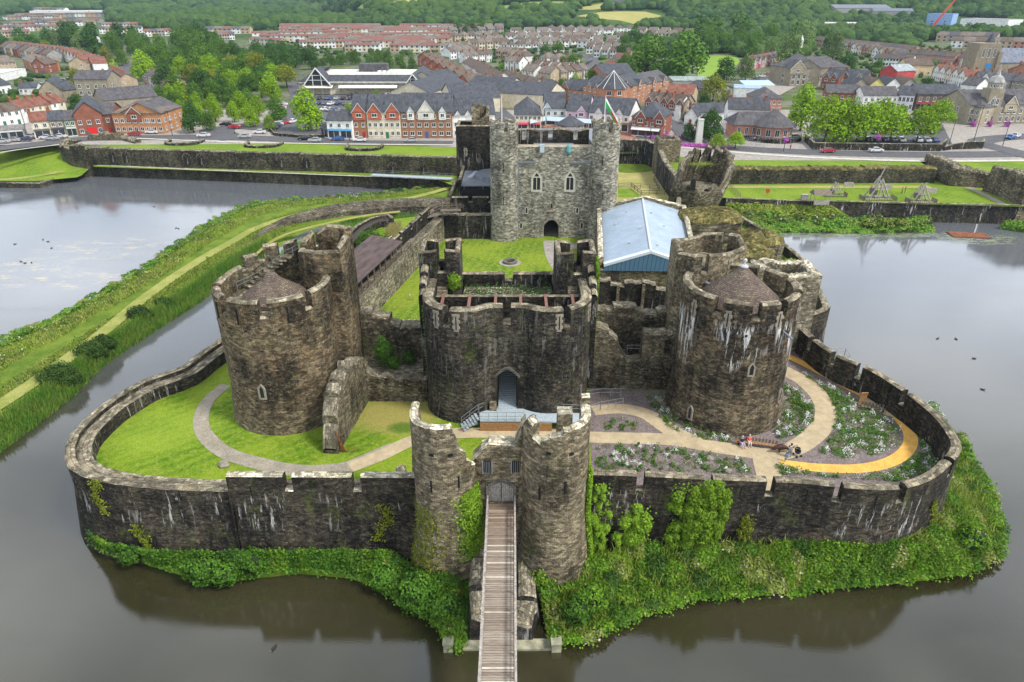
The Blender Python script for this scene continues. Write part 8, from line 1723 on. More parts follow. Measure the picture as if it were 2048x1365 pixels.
def tree(x,y,z,h,shape,mat,label,group=None,wide=1.,name='tree',far=False):
    r=empty(name,(x,y,z),random.uniform(0,6.28),label,'tree',group); r.scale=(h*wide,h*wide,h)
    v=random.randint(0,1); n,s=(500,.105) if far else (2600,.05)
    if not far: put('trunk',trunk_mesh('a'),r)
    put('crown',crown_mesh(shape,mat,v,n,s),r); return r
def tpx(px,py,hp,shape,mat,label,wide=1.,group=None,name='tree'):
    """py = foot of the tree, hp = height in picture points"""
    x,y,z=G(px,py); dpt=y*_c+(HC-z)*_s; h=hp*dpt/F/.97; return tree(x,y,z,h,shape,mat,label,group,wide,name,far=dpt>620)
MN={'f_lime':'lime green','f_mid':'mid green','f_deep':'dark green','f_willow':'grey green','f_yellow':'yellow green','f_purpleleaf':'dark purple'}
M['f_purpleleaf']=foliage('copper_beech_leaves',(.035,.015,.02),(.08,.03,.035))
SN={'round':'round','spread':'spreading','tall':'tall narrow','oval':'oval','willow':'drooping'}
random.seed(31)
for px,py,hp,sh,mt,w_,lb in (
 (618,262,78,'oval','f_lime',1.05,'tall lime green tree standing in the small round car park'),
 (540,262,30,'round','f_lime',1.,'small lime tree left of the tall one by the round car park'),
 (388,266,58,'oval','f_deep',.95,'dark green oval tree right of the orange brick building'),
 (420,262,36,'round','f_mid',.9,'smaller green tree just right of the dark oval tree'),
 (158,228,36,'round','f_deep',1.25,'dark round tree behind the cream terrace on the left'),
 (155,172,32,'round','f_yellow',1.1,'yellow green round tree left of the stone three storey building'),
 (290,162,55,'oval','f_lime',1.15,'big bright green tree at the head of the busy street'),
 (545,205,55,'oval','f_lime',1.1,'lime green tree at the left corner of the supermarket car park'),
 (700,232,24,'round','f_lime',1.2,'small lime tree in the car park left of the gabled apartments'),(735,222,26,'round','f_lime',1.2,'small lime tree in the car park above the gabled apartments'),(755,212,28,'round','f_lime',1.1,'lime tree among cars in the middle of the car park'),(800,208,26,'round','f_mid',1.1,'grey green tree at the right of the supermarket car park'),
 (1290,158,76,'oval','f_mid',1.4,'big round topped green tree left of the giant one'),(1364,166,92,'oval','f_mid',1.4,'giant dense round tree left of the playing field'),(1250,168,54,'round','f_mid',1.25,'bright green domed tree in front of the giant tree pair'),(1310,170,40,'round','f_deep',1.1,'dark tree between the giant tree pair'),(1335,168,40,'round','f_deep',1.2,'dark undergrowth tree at the foot of the giant tree'),
 (1448,164,44,'round','f_deep',1.2,'dark round tree beside the playing field'),(1490,160,46,'round','f_willow',1.,'silvery green tree right of the playing field'),
 (1425,204,50,'willow','f_yellow',1.2,'golden yellow weeping willow behind the pub'),(1408,216,26,'round','f_deep',1.3,'dark hedge tree under the golden willow'),(1436,222,20,'tall','f_deep',1.,'small conical conifer behind the pub'),
 (1418,284,60,'round','f_deep',1.05,'dark green tree right of the war memorial'),(1375,282,34,'round','f_deep',1.,'small dark green tree left of the war memorial'),(1400,284,48,'round','f_deep',1.,'dark green tree directly behind the war memorial'),
 (1435,300,30,'spread','f_lime',1.25,'low spreading yellow green tree right of the memorial flower bed'),(1470,298,32,'spread','f_lime',1.25,'low spreading tree nearer the cafe steps'),
 (1600,262,84,'oval','f_lime',1.0,'tallest lime green tree at the left end of the row right of the cafe'),(1648,286,86,'round','f_lime',1.1,'second lime tree in the row right of the cafe'),(1690,285,80,'round','f_lime',1.05,'third lime tree in the row right of the cafe'),(1728,284,74,'spread','f_lime',1.05,'fourth lime tree in the row above parked cars'),(1778,286,66,'spread','f_lime',1.1,'fifth lime tree in the row above parked cars'),(1832,286,68,'spread','f_lime',1.15,'sixth lime tree in the row above parked cars'),(1875,258,54,'spread','f_lime',1.1,'small bright lime tree at the right end of the row'),(1680,262,60,'round','f_lime',1.,'lime tree in the back line behind the second and third'),(1760,262,60,'round','f_lime',1.,'lime tree in the back line behind the fourth and fifth'),
 (1690,158,46,'round','f_deep',1.2,'dark leafy tree right of the big stone school'),(1755,140,20,'round','f_mid',1.2,'small tree above the red workshop'),(1850,182,24,'round','f_deep',1.6,'wide dark tree behind the dark stone shop row'),(1905,200,20,'round','f_mid',1.,'small green tree behind the town hall wing'),
 (1665,120,50,'round','f_willow',1.,'silver leafed tree behind the school roof'),(1575,135,60,'round','f_willow',1.1,'big pale willow left of the school'),(1600,112,62,'oval','f_willow',1.,'tall pale tree above the school willow'),(1540,122,42,'round','f_willow',1.1,'pale green willow on the wood edge'),
 (1090,128,36,'round','f_deep',1.2,'dark tree on the round green in the estate'),(1115,125,38,'round','f_mid',1.1,'mid green tree on the round green in the estate'),(1145,145,34,'round','f_mid',1.1,'round tree at the right side of the estate green'),(1125,140,24,'round','f_mid',1.,'smaller tree low on the estate green'),(1072,135,22,'round','f_mid',1.2,'bushy tree at the left side of the estate green'),
 (1050,195,22,'round','f_mid',1.2,'clipped dome tree before the beige houses'),(1150,192,40,'round','f_lime',1.,'lime green tree behind the orange apartments'),(1180,182,38,'round','f_mid',1.1,'green tree behind the orange apartments'),(1205,180,34,'round','f_deep',1.1,'dark tree behind the orange apartments'),(1125,188,28,'round','f_mid',1.1,'tree left of the lime one behind the orange apartments'),
 (140,98,48,'tall','f_deep',1.5,'tall dark poplar first in the left park'),(152,100,50,'tall','f_deep',1.4,'tall dark poplar second in the left park'),(190,112,58,'tall','f_deep',1.4,'tall dark poplar leaning over the left park lawn'),(172,112,44,'willow','f_willow',1.2,'large pale willow in the left park'),(120,95,36,'round','f_willow',1.1,'pale round tree left of the poplars'),(95,106,22,'round','f_yellow',1.2,'yellow green tree behind the little gabled row'),(72,104,20,'round','f_willow',1.2,'grey green tree behind the little gabled row'),(145,110,14,'round','f_purpleleaf',1.2,'small bronze leaved tree behind the little gabled row'),(240,85,36,'round','f_deep',1.2,'big dark tree right of the poplars'),(270,88,34,'round','f_deep',1.1,'dark tree second right of the poplars'),
 (215,130,32,'round','f_yellow',1.1,'yellowish willow on the park lawn edge'),(245,132,30,'round','f_mid',1.1,'tree right of the yellowish willow on the park lawn'),(660,124,16,'round','f_purpleleaf',1.1,'small dark purple tree behind the supermarket'),(680,130,20,'round','f_mid',1.2,'round tree above the supermarket roof'),(468,112,28,'oval','f_deep',1.1,'dark pointed tree between the park and the red roofed estate')):
    tpx(px,py,hp,sh,mt,lb,w_)
def belt(poly,n,hr,mats,shapes,where,seed,front=True):
    """n trees over a patch given in picture coordinates; each label counts from the left"""
    r=random.Random(seed); pts=[]; A=np.array(poly); mn,mx=A.min(0),A.max(0); tries=0
    while len(pts)<n and tries<9000:
        tries+=1; x=r.uniform(mn[0],mx[0]); y=r.uniform(mn[1],mx[1])
        if not inside(poly,np.array([x]),np.array([y]))[0]: continue
        d=max(6,(y-20)*.13)
        if all(hypot(x-p[0],(y-p[1])*1.8)>d for p in pts): pts.append((x,y))
    pts.sort()
    for i,(x,y) in enumerate(pts):
        mt=mats[(i*7+seed)%len(mats)]; sh=shapes[(i*5+seed)%len(shapes)]; tpx(x,y,r.uniform(*hr),sh,mt,'%s tree, %s from left %s'%(MN[mt],ordn(i),where),r.uniform(1.,1.3),'trees '+where)
DM=['f_mid','f_deep','f_mid','f_willow','f_mid','f_lime','f_deep']; SH=['round','oval','round','spread','round']
belt(((300,235),(350,215),(420,205),(520,215),(560,245),(500,255),(380,250)),26,(36,46),['f_lime','f_lime','f_mid'],SH,'in the lime grove right of the orange building',1)
belt(((265,215),(275,195),(340,195),(350,212),(300,222)),7,(24,30),['f_lime','f_mid'],SH,'in the clump behind the slate hall',2)
belt(((330,190),(345,150),(440,145),(560,160),(590,180),(500,205),(400,200)),24,(38,50),['f_mid','f_mid','f_lime','f_deep','f_yellow'],SH,'in the wood between bus lane and supermarket',3)
belt(((300,140),(320,118),(440,112),(470,130),(440,150),(330,150)),16,(34,46),DM,SH,'in the dark wood behind the bus lane',4)
belt(((335,115),(350,95),(420,92),(440,110)),9,(36,44),['f_deep','f_mid'],SH,'in the tall trees left of the red roofed estate',5)
belt(((460,150),(480,130),(560,118),(620,122),(640,138),(590,150),(520,160)),17,(34,44),DM,SH,'in the wood left of the supermarket roof',6)
belt(((640,136),(650,124),(720,122),(800,130),(860,150),(850,168),(790,140),(700,134)),15,(16,26),DM,SH,'in the hedge trees behind the supermarket',7)
belt(((0,105),(0,88),(60,80),(110,88),(110,104),(60,106)),12,(20,30),['f_deep','f_mid','f_deep'],SH,'in the wood above the gabled row',8)
belt(((0,232),(0,196),(40,200),(70,215),(60,228)),9,(14,22),['f_mid','f_deep','f_yellow'],SH,'in the gardens at the far left',9)
belt(((720,118),(740,108),(860,112),(870,125),(790,124)),9,(10,16),DM,SH,'in the allotments below the red roofed estate',10)
belt(((215,110),(230,98),(300,98),(330,112),(300,120),(240,118)),9,(28,36),DM,SH,'in the park trees behind the yellowish willow',11)
belt(((910,70),(920,58),(970,58),(985,72),(940,76)),8,(18,24),['f_deep','f_mid'],SH,'in the dark clump between the two estates',12)
belt(((940,155),(945,140),(1010,130),(1050,150),(1060,172),(1000,170)),9,(8,14),['f_mid','f_lime'],SH,'in the estate gardens left of the green',13)
belt(((1390,110),(1380,85),(1420,70),(1500,75),(1540,95),(1560,118),(1500,118),(1440,108)),20,(32,44),DM,SH,'in the wood behind the playing field',14)
belt(((1225,130),(1235,100),(1290,95),(1320,110),(1290,125)),8,(30,38),['f_mid','f_deep'],SH,'in the trees behind the giant tree pair',15)
belt(((1560,100),(1580,80),(1650,78),(1680,95),(1650,110),(1600,115)),11,(26,36),DM,SH,'in the trees above the school roof',16)
belt(((1690,70),(1720,60),(1840,66),(1860,84),(1780,84),(1700,80)),13,(18,26),DM,SH,'in the trees above the right terraces',17)
belt(((1860,86),(1870,70),(1900,74),(1900,90)),4,(16,22),['f_deep'],SH,'in the clump below the red crane',18)
belt(((1905,85),(1920,70),(2048,72),(2048,88)),9,(16,24),['f_deep','f_mid'],SH,'in the trees before the white building block',19)
belt(((1690,250),(1700,240),(1880,240),(1880,250)),3,(30,36),['f_lime'],SH,'behind the lime row car park',20)
ico=[(0,0,1)];
def ico1():
    t_=(1+5**.5)/2; v=[(-1,t_,0),(1,t_,0),(-1,-t_,0),(1,-t_,0),(0,-1,t_),(0,1,t_),(0,-1,-t_),(0,1,-t_),(t_,0,-1),(t_,0,1),(-t_,0,-1),(-t_,0,1)]
    f=[(0,11,5),(0,5,1),(0,1,7),(0,7,10),(0,10,11),(1,5,9),(5,11,4),(11,10,2),(10,7,6),(7,1,8),(3,9,4),(3,4,2),(3,2,6),(3,6,8),(3,8,9),(4,9,5),(2,4,11),(6,2,10),(8,6,7),(9,8,1)]
    v=[Vector(p).normalized() for p in v]; c={}
    def mid(a,b):
        k=(min(a,b),max(a,b))
        if k not in c: v.append(((v[a]+v[b])/2).normalized()); c[k]=len(v)-1
        return c[k]
    f2=[]
    for a,b,d in f: x,y,z=mid(a,b),mid(b,d),mid(d,a); f2+=[(a,x,z),(b,y,x),(d,z,y),(x,y,z)]
    return np.array([tuple(p) for p in v]),np.array(f2)
IV,IF=ico1()
keepout=[[(x,y) for x,y in f] for f in (((1135,55),(1150,22),(1335,20),(1335,46),(1250,58),(1180,42)),((990,20),(1060,3),(1150,2),(1140,16),(1020,24)),((1145,22),(1200,4),(1232,4),(1228,20)),((970,32),(1005,10),(1060,16),(1010,32)),((1380,160),(1390,108),(1470,106),(1490,128)),((760,16),(800,-4),(860,-6),(875,6),(830,16)),((600,46),(650,28),(712,28),(700,42)))]
town_polys=[[(0,70),(0,46),(210,44),(345,66),(500,64),(560,54),(720,54),(915,52),(930,62),(1080,58),(1090,54),(1400,60),(1405,82),(1330,92),(1240,100),(1225,150),(1180,300),(-50,300)],[(1620,108),(1620,80),(1820,96),(1850,82),(2100,78),(2100,300),(1500,300),(1480,165)],[(1660,36),(1660,18),(1835,22),(1835,40)],[(1840,68),(1845,30),(2020,40),(2020,70)],[(1640,60),(1640,50),(1720,50),(1720,60)],[(55,34),(55,22),(222,20),(222,32)],[(285,12),(290,0),(410,0),(410,14)],[(1205,16),(1210,4),(1255,4),(1255,16)],[(1295,12),(1300,-4),(1345,-4),(1345,12)],[(140,145),(140,105),(250,112),(250,140)],[(0,46),(0,28),(220,27),(220,46)]]
def pix(x,y,z):
    Yc=y*_s+(z-HC)*_c; Zc=y*_c-(z-HC)*_s; return 1024+F*x/Zc,682.5-F*Yc/Zc
CC=[];y=560.
while y<5200:
    sp=max(7.5,y/105.); xs=np.arange(-.95*y,.95*y,sp); xs=xs+rs.uniform(-.45,.45,len(xs))*sp; yy=y+rs.uniform(-.45,.45,len(xs))*sp
    zz=np.array([hz(a,b) for a,b in zip(xs,yy)]); CC.append(np.column_stack([xs,yy,zz,np.full(len(xs),sp)])); y+=sp
CC=np.concatenate(CC); px_,py_=pix(CC[:,0],CC[:,1],CC[:,2])
k=(px_>-260)&(px_<2300)&(py_>-70)
for q in keepout: k&=~inside(q,px_,py_)
ground_k=k.copy()
for q in town_polys: k&=~inside(q,px_,py_)
nzv=np.sin(CC[:,0]*.011+1)*np.sin(CC[:,1]*.009)+.6*np.sin(CC[:,0]*.031+CC[:,1]*.023)+.3*rs.normal(size=len(CC))
clear=(nzv>1.05)
k&=~clear; C=CC[k];
print('wood blobs',len(C))
n=len(C); s=C[:,3]*rs.uniform(.55,.95,n); hgt_=np.minimum(s*1.05,13)*rs.uniform(.8,1.3,n)
jit_=1+rs.uniform(-.28,.28,(n,len(IV),1)); Vv=IV[None]*jit_*np.stack([s,s,hgt_*.75],1)[:,None,:]; Vv[:,:,2]=np.maximum(Vv[:,:,2],-hgt_[:,None]*.4); Vv+=np.column_stack([C[:,0],C[:,1],C[:,2]+hgt_*.42])[:,None,:]
Qv=(IF[None]+(np.arange(n)*len(IV))[:,None,None]).reshape(-1,3)
t=NT('woodland_canopy'); g=t.n('ShaderNodeNewGeometry'); ri=g.outputs['Random Per Island']; b=t.mix(ri,(.01,.032,.01),(.05,.095,.018)); b=t.mix(t.rng(t.noise(t.pos(),.006,3),.45,.6,0,.6),b,(.055,.1,.018)); b=t.mix(.8,b,t.ramp(t.noise(t.pos(),.35,4,.75),[(.32,.45),(.68,1.6)]),'MULTIPLY'); M['canopy']=t.done(b,.9,.1)
tag(link('woodland',np_mesh('woodland',Vv.reshape(-1,3),Qv,M['canopy'])),kind='stuff')
gx=rs.uniform(-420,520,5200); gy=rs.uniform(262,900,5200); gz=np.array([hz(a,b_) for a,b_ in zip(gx,gy)]); px_,py_=pix(gx,gy,gz); k=np.zeros(len(gx),bool)
for q in ([(860,200),(900,60),(1400,60),(1330,95),(1230,105),(1190,150),(1120,190),(1010,195)],[(0,210),(0,150),(70,150),(90,190),(60,215)],[(500,108),(520,60),(900,58),(900,112),(760,118),(640,112)],[(1620,120),(1620,90),(1900,95),(1900,170),(1800,180),(1700,150)],[(1250,240),(1350,200),(1400,240),(1380,260)],[(60,150),(200,128),(215,165),(150,185)]): k|=inside(q,px_,py_)
for q in ([(960,175),(900,125),(905,100),(940,100),(935,150),(1020,205),(1010,215)],[(1150,170),(1180,105),(1205,110),(1190,155)]): k&=~inside(q,px_,py_)
C=np.column_stack([gx,gy,gz])[k]; n=len(C); s=rs.uniform(.9,2.3,n); jit_=1+rs.uniform(-.3,.3,(n,len(IV),1)); Vv=IV[None]*jit_*np.stack([s,s,s*.8],1)[:,None,:]+(C+np.column_stack([0*s,0*s,s*.5]))[:,None,:]; Qv=(IF[None]+(np.arange(n)*len(IV))[:,None,None]).reshape(-1,3)
tag(link('garden_shrubs',np_mesh('garden_shrubs',Vv.reshape(-1,3),Qv,M['canopy'])),kind='stuff')
M['carpaint']=obj_paint('car_paint',.25,.5,.6); M['tyre']=plain('tyre_rubber',(.015,.015,.016),.85,.1); M['alloy']=plain('alloy_wheel',(.4,.4,.42),.4,.1,metal=.5); M['headl']=plain('headlight_glass',(.6,.6,.6),.2,.05); M['taill']=plain('tail_light_red',(.4,.01,.01),.3,.05)
def car_meshes():
    if 'car' in _mc: return _mc['car']
    prof=[(-2.1,.35),(-2.12,.75),(-1.95,.92),(-1.1,1.0),(-.55,1.42),(.9,1.46),(1.65,1.02),(2.05,.92),(2.1,.45),(2.05,.3)]
    b=MB(); W=.86
    def sec(sg): return [(x,sg*(W if z<1.05 else W-.17),z) for x,z in prof]
    A=sec(-1);B=sec(1); n=len(prof)
    b.quad([A[i] for i in range(n)][::-1]); b.quad([B[i] for i in range(n)])
    for i in range(n-1): b.quad([A[i],B[i],B[i+1],A[i+1]][::-1])
    b.quad([A[-1],B[-1],B[0],A[0]][::-1])
    g=MB(); e=.015
    for sg in (-1,1):
        q=[(-.98,sg*(W-.02+e),1.02),(1.5,sg*(W-.02+e),1.04),(.86,sg*(W-.16+e),1.4),(-.5,sg*(W-.16+e),1.37)]; g.quad(q if sg<0 else q[::-1])
    g.quad([(-1.06,-.72,1.03),(-.58,-.62,1.405),(-.58,.62,1.405),(-1.06,.72,1.03)][::-1] if 0 else [(-1.1,-.7,1.02),(-1.1,.7,1.02),(-.6,.6,1.42),(-.6,-.6,1.42)][::-1]); g.quad([(1.64,.7,1.05),(1.64,-.7,1.05),(.94,-.6,1.475),(.94,.6,1.475)][::-1])
    g.v=[(x+(-.02 if x<-.5 and abs(y)<.75 else (.03 if x>.9 and abs(y)<.75 else 0)),y,z+(.02 if abs(y)<.75 else 0)) for x,y,z in g.v]
    w=MB(); w.bar((0,-.1,0),(0,.1,0),.32,12,0); w.bar((0,-.12,0),(0,.12,0),.18,8,1)
    h=MB(); h.box(-2.13,-2.0,-.75,-.45,.6,.76,0); h2=MB(); h2.box(2.0,2.12,-.78,-.5,.7,.86)
    _mc['car']=(b.mesh('body',[M['carpaint']]),g.mesh('windows',[M['glass']]),w.mesh('wheel',[M['tyre'],M['alloy']]),h.mesh('headlight',[M['headl']]),h2.mesh('tail_light',[M['taill']])); return _mc['car']
CN={'white':(.62,.62,.62),'silver':(.36,.37,.38),'black':(.015,.015,.018),'blue':(.02,.08,.26),'red':(.38,.015,.02),'grey':(.11,.12,.13),'dark blue':(.015,.03,.09),'maroon':(.14,.01,.02)}
def carat(x,y,z,ang,colr,label,group,full=True,van=False):
    r=empty('parked_van' if van else 'parked_car',(x,y,z+.14),ang,label,'van' if van else 'car',group); bm,gm,wm,hm,tm=car_meshes()
    put('body',bm,r,color=CN[colr]); put('windows',gm,r)
    if van: r.scale=(1.15,1.1,1.5)
    if full:
        for x_ in (-1.3,1.3):
            for y_ in (-.8,.8): put('wheel',wm,r,(x_,y_,.32))
        for y_ in (0,1.2): put('headlight',hm,r,(0,y_,0)); put('tail_light',tm,r,(0,y_,0))
    return r
def car(px,py,ang,colr,label,group='cars in the town',van=False): x,y,z=G(px,py); return carat(x,y,z,ang,colr,label,group,True,van)
COLS=['silver','black','white','blue','grey','red','silver','dark blue','white','black','grey']
def carrow(n,x0,y0,x1,y1,where,ang=None,skip=(),seed=0,full=None):
    a=G(x0,y0);b=G(x1,y1); al=atan2(b[1]-a[1],b[0]-a[0]); r=random.Random(seed)
    L=hypot(b[0]-a[0],b[1]-a[1]); n=max(2,min(n+4,int(L/2.6)+1)) if ang is None else min(n,max(2,int(L/2.3)+1))
    for i in range(n):
        if i in skip: continue
        f=i/max(1,n-1); x=a[0]+(b[0]-a[0])*f; y=a[1]+(b[1]-a[1])*f; c_=COLS[(i*3+seed)%len(COLS)]; an=(al+pi/2 if ang is None else ang)+r.uniform(-.03,.03)+(pi if r.random()<.5 else 0)
        carat(x,y,hz(x,y),an,c_,'%s car, %s from left %s'%(c_,ordn(i),where),'cars '+where,full=y<350)
car(1655,306,0.05,'red','red car driving past the dark retaining wall'); car(1751,305,pi+.05,'white','white hatchback driving behind the red car',); car(2030,276,.6,'white','white car in the town hall square at the right edge'); car(2020,279,.6,'blue','bright blue car just left of the white one in the square')
for px,py,c_,lb in ((8,287,'silver','silver car cut off by the left edge of the picture'),(30,284,'silver','silver car second from the left edge on the road'),(52,283,'dark blue','dark blue car third along the road from the left'),(62,277,'white','white car behind the dark blue one at the far left'),(94,279,'white','white car parked outside the cream shop'),(105,281,'silver','low silver car between two white cars by the shops'),(121,277,'white','white car parked outside the stone shop'),(172,271,'grey','dark grey car before the red doors of the brick hall'),(200,269,'blue','blue car before the red brick hall'),(305,268,'white','white car outside the orange brick building'),(270,272,'red','small red car at the left of the orange building front'),(452,253,'black','black car at the left junction island'),(490,277,'silver','silver car on the main road right of the junction'),(408,275,'white','white car passing the dark oval tree'),(520,268,'white','white car driving beside the walled car park'),(610,281,'black','black car on the road below the tall lime tree'),(630,285,'silver','silver car on the road just right of the black one'),(677,282,'blue','blue car outside the small white shop'),(720,284,'white','white car passing the first gabled apartments'),(823,285,'silver','silver car passing the brown brick apartments'),(1335,262,'white','white van on the curving road by the corner shop'),(470,258,'red','red car near the left junction')):
    car(px,py,(0.05 if px!=1335 else 1.2),c_,lb,van=(px==1335))
carrow(9,543,262,556,252,'in the left arc of the walled car park',ang=.4,seed=1); carrow(5,560,251,585,247,'in the top arc of the walled car park',ang=1.2,seed=2)
for k_,(n_,x0,y0,x1,y1) in enumerate(((7,660,200,700,200),(8,664,210,706,212),(7,712,203,770,203),(7,716,214,780,216),(8,790,200,850,198),(7,650,222,690,226),(10,700,193,800,193),(8,845,206,880,226),(6,630,236,650,252))): carrow(n_,x0,y0,x1,y1,'in supermarket row %s'%('one','two','three','four','five','six','seven','eight','nine')[k_],seed=3+k_)
carrow(8,555,240,566,212,'in the line beside the car park lane',ang=.1,seed=20); carrow(9,243,212,256,160,'queueing up the busy street',ang=1.4,seed=21); carrow(9,276,215,254,155,'parked on the right of the busy street',ang=1.5,seed=22)
x,y,z=G(255,166); tr=empty('lorry',(x,y,z),1.5,'bright blue box lorry on the busy street','lorry'); m=MB(); m.box(-2.6,2.6,-1.2,1.2,.9,3.6); put('box_body',m.mesh('box_body',[M['trim']]),tr,color=(.02,.2,.6)); m=MB(); m.box(-4.4,-2.8,-1.1,1.1,.6,2.7); put('cab',m.mesh('cab',[M['trim']]),tr,color=(.5,.5,.5))
for x_ in (-3.6,1.6):
    for y_ in (-1.1,1.1): put('wheel',car_meshes()[2],tr,(x_,y_,.45))
carrow(14,1652,282,1868,285,'in the front line under the lime trees',skip=(0,3,10),seed=30); carrow(9,1668,268,1860,268,'in the back line under the lime trees',seed=31,skip=(4,))
carrow(8,905,152,955,183,'down the curving estate road',ang=2.2,seed=40); carrow(5,965,188,985,196,'by the low estate driveways',ang=.3,seed=41); carrow(3,1170,132,1182,124,'on the estate junction road',ang=1.2,seed=42)
carrow(4,1513,160,1545,146,'outside the red and white terrace',ang=.6,seed=43); car(1494,168,.3,'white','white van on the school road above the yard wall',van=True); carrow(6,85,168,150,160,'in the yards left of the yellow green tree',ang=.2,seed=44)
for k_,(x0,y0,x1,y1) in enumerate(((612,200,652,200),(640,210,662,211),(770,192,840,192),(800,214,845,218),(860,214,892,234),(740,232,790,234),(720,196,790,196),(850,192,880,190))): carrow(30,x0,y0,x1,y1,'in supermarket line %s'%('ten','eleven','twelve','thirteen','fourteen','fifteen','sixteen','seventeen')[k_],seed=50+k_)
SKIN=plain('skin',(.5,.3,.21),.6,.05); _cl={}
def cloth(c):
    if c not in _cl: _cl[c]=plain('cloth_%d'%len(_cl),c,.85,.12,8.)
    return _cl[c]
HAIR={'brown':(.06,.03,.015),'grey':(.4,.39,.37),'black':(.015,.012,.01),'blond':(.35,.24,.1)}
def skin_obj(name,verts,edges,radii,mat,parent,root=0,sub=1):
    me=bpy.data.meshes.new(name); me.from_pydata([tuple(v) for v in verts],edges,[]); me.materials.append(mat); o=bpy.data.objects.new(name,me); col.objects.link(o); o.parent=parent
    md=o.modifiers.new('skin','SKIN');
    for i,sv in enumerate(me.skin_vertices[0].data): r=radii[i]; sv.radius=(r,r) if not isinstance(r,tuple) else r; sv.use_root=(i==root)
    md.use_smooth_shade=True; ms=o.modifiers.new('sub','SUBSURF'); ms.levels=sub; ms.render_levels=sub; return o
def person(x,y,z,ang,pose,top,bottom,hair,label,h=1.72,group=None,hairlen=.0,bag=None):
    """faces local -Y turned by ang"""
    r=empty('person',(x,y,z),ang,label,'person',group); k=h/1.72; r.scale=(k,k,k); S=pose
    hip=.92 if S!='sit' else .5; lean={'stand':0,'walk':-.04,'sit':.06,'bend':-.34,'push':-.12}[S]
    J={'pel':(0,0,hip),'waist':(0,lean*.35,hip+.2),'chest':(0,lean*.8,hip+.42),'neck':(0,lean,hip+.55),'head':(0,lean*1.1-.01,hip+.66),'crown':(0,lean*1.1,hip+.78)}
    if S=='bend': J['chest']=(0,-.25,hip+.36); J['neck']=(0,-.36,hip+.46); J['head']=(0,-.44,hip+.52); J['crown']=(0,-.48,hip+.62)
    for s,n in ((-1,'l'),(1,'r')):
        J['sh'+n]=(s*.18,J['chest'][1],J['chest'][2]+.06)
        st={'walk':.2*s,'stand':.03*s,'bend':.05*s,'push':.16*s,'sit':0}[S]
        if S=='sit': J['hp'+n]=(s*.1,0,hip-.02); J['kn'+n]=(s*.12,-.42,hip+.0); J['an'+n]=(s*.13,-.46,.09); J['to'+n]=(s*.14,-.62,.05)
        else: J['hp'+n]=(s*.1,0,hip-.04); J['kn'+n]=(s*.11,st*.6-.05,.49); J['an'+n]=(s*.11,st+.03,.09); J['to'+n]=(s*.13,st-.13,.05)
        c=J['chest']
        if S in('push','bend'): J['el'+n]=(s*.24,c[1]-.12,c[2]-.22); J['wr'+n]=(s*.2,c[1]-.36,c[2]-.3)
        elif S=='sit': J['el'+n]=(s*.25,c[1]-.04,c[2]-.24); J['wr'+n]=(s*.14,c[1]-.25,c[2]-.34)
        else: J['el'+n]=(s*.25,c[1]+.02-st*.2,c[2]-.24); J['wr'+n]=(s*.25,c[1]-.08+st*-.5,c[2]-.47)
    R={'pel':.13,'waist':.12,'chest':.135,'neck':.055,'head':.095,'crown':.075,'sh':.06,'el':.042,'wr':.028,'hp':.085,'kn':.057,'an':.04,'to':.035}
    def graph(names,edges,grow=0.,cut=None):
        idx={n:i for i,n in enumerate(names)}; return [J[n] for n in names],[(idx[a],idx[b]) for a,b in edges],[R.get(n,R.get(n[:2],.05))+grow for n in names]
    N=['pel','waist','chest','neck','head','crown']+[a+b for a in('sh','el','wr','hp','kn','an','to') for b in 'lr']
    E=[('pel','waist'),('waist','chest'),('chest','neck'),('neck','head'),('head','crown')]+[e for n in 'lr' for e in (('chest','sh'+n),('sh'+n,'el'+n),('el'+n,'wr'+n),('pel','hp'+n),('hp'+n,'kn'+n),('kn'+n,'an'+n),('an'+n,'to'+n))]
    V,Ed,Rd=graph(N,E)
    V=list(V);Ed=list(Ed);Rd=list(Rd)
    for n,s in (('l',-1),('r',1)):
        w=Vector(J['wr'+n]); d=(w-Vector(J['el'+n])).normalized(); i0=N.index('wr'+n); side=Vector((0,1,0)); pm=w+d*.07; V.append(tuple(pm)); Rd.append(.024); Ed.append((i0,len(V)-1)); ip=len(V)-1
        for q,(o,l) in enumerate(((-.027,.055),(-.009,.068),(.009,.064),(.027,.05))):
            a=pm+side*o+d*.02; b=a+d*l+Vector((-s*.012,0,0)); V.append(tuple(a)); Rd.append(.009); Ed.append((ip,len(V)-1)); V.append(tuple(b)); Rd.append(.008); Ed.append((len(V)-2,len(V)-1))
        a=w+d*.035+side*-.035; b=a+d*.03+side*-.02; V+= [tuple(a),tuple(b)]; Rd+=[.011,.009]; Ed+=[(ip,len(V)-2),(len(V)-2,len(V)-1)]
    body=skin_obj('body',V,Ed,Rd,SKIN,r)
    hd=Vector(J['head']); m=MB(); m.bar(hd+Vector((0,-.085,.0)),hd+Vector((0,-.125,-.02)),.012,4,r2=.018); m.build('nose',SKIN,r)
    for s in (-1,1): m=MB(); m.obox(hd+Vector((s*.035,-.095,.03)),.014,.006,.007); m.build('eye',M['dark'],r); m=MB(); m.obox(hd+Vector((s*.098,0,.0)),.012,.022,.032); m.build('ear',SKIN,r)
    m=MB(); m.obox(hd+Vector((0,-.097,-.045)),.026,.006,.006); m.build('mouth',cloth((.3,.08,.07)),r)
    names=['pel','waist','chest','neckb']+['sh'+n for n in 'lr']+['el'+n for n in 'lr']; J['neckb']=tuple(Vector(J['chest']).lerp(Vector(J['neck']),.55)); R['neckb']=.07
    v,e,rd=graph(names,[('pel','waist'),('waist','chest'),('chest','neckb')]+[x for n in 'lr' for x in (('chest','sh'+n),('sh'+n,'el'+n))],.02); skin_obj('shirt',v,e,rd,cloth(top),r)
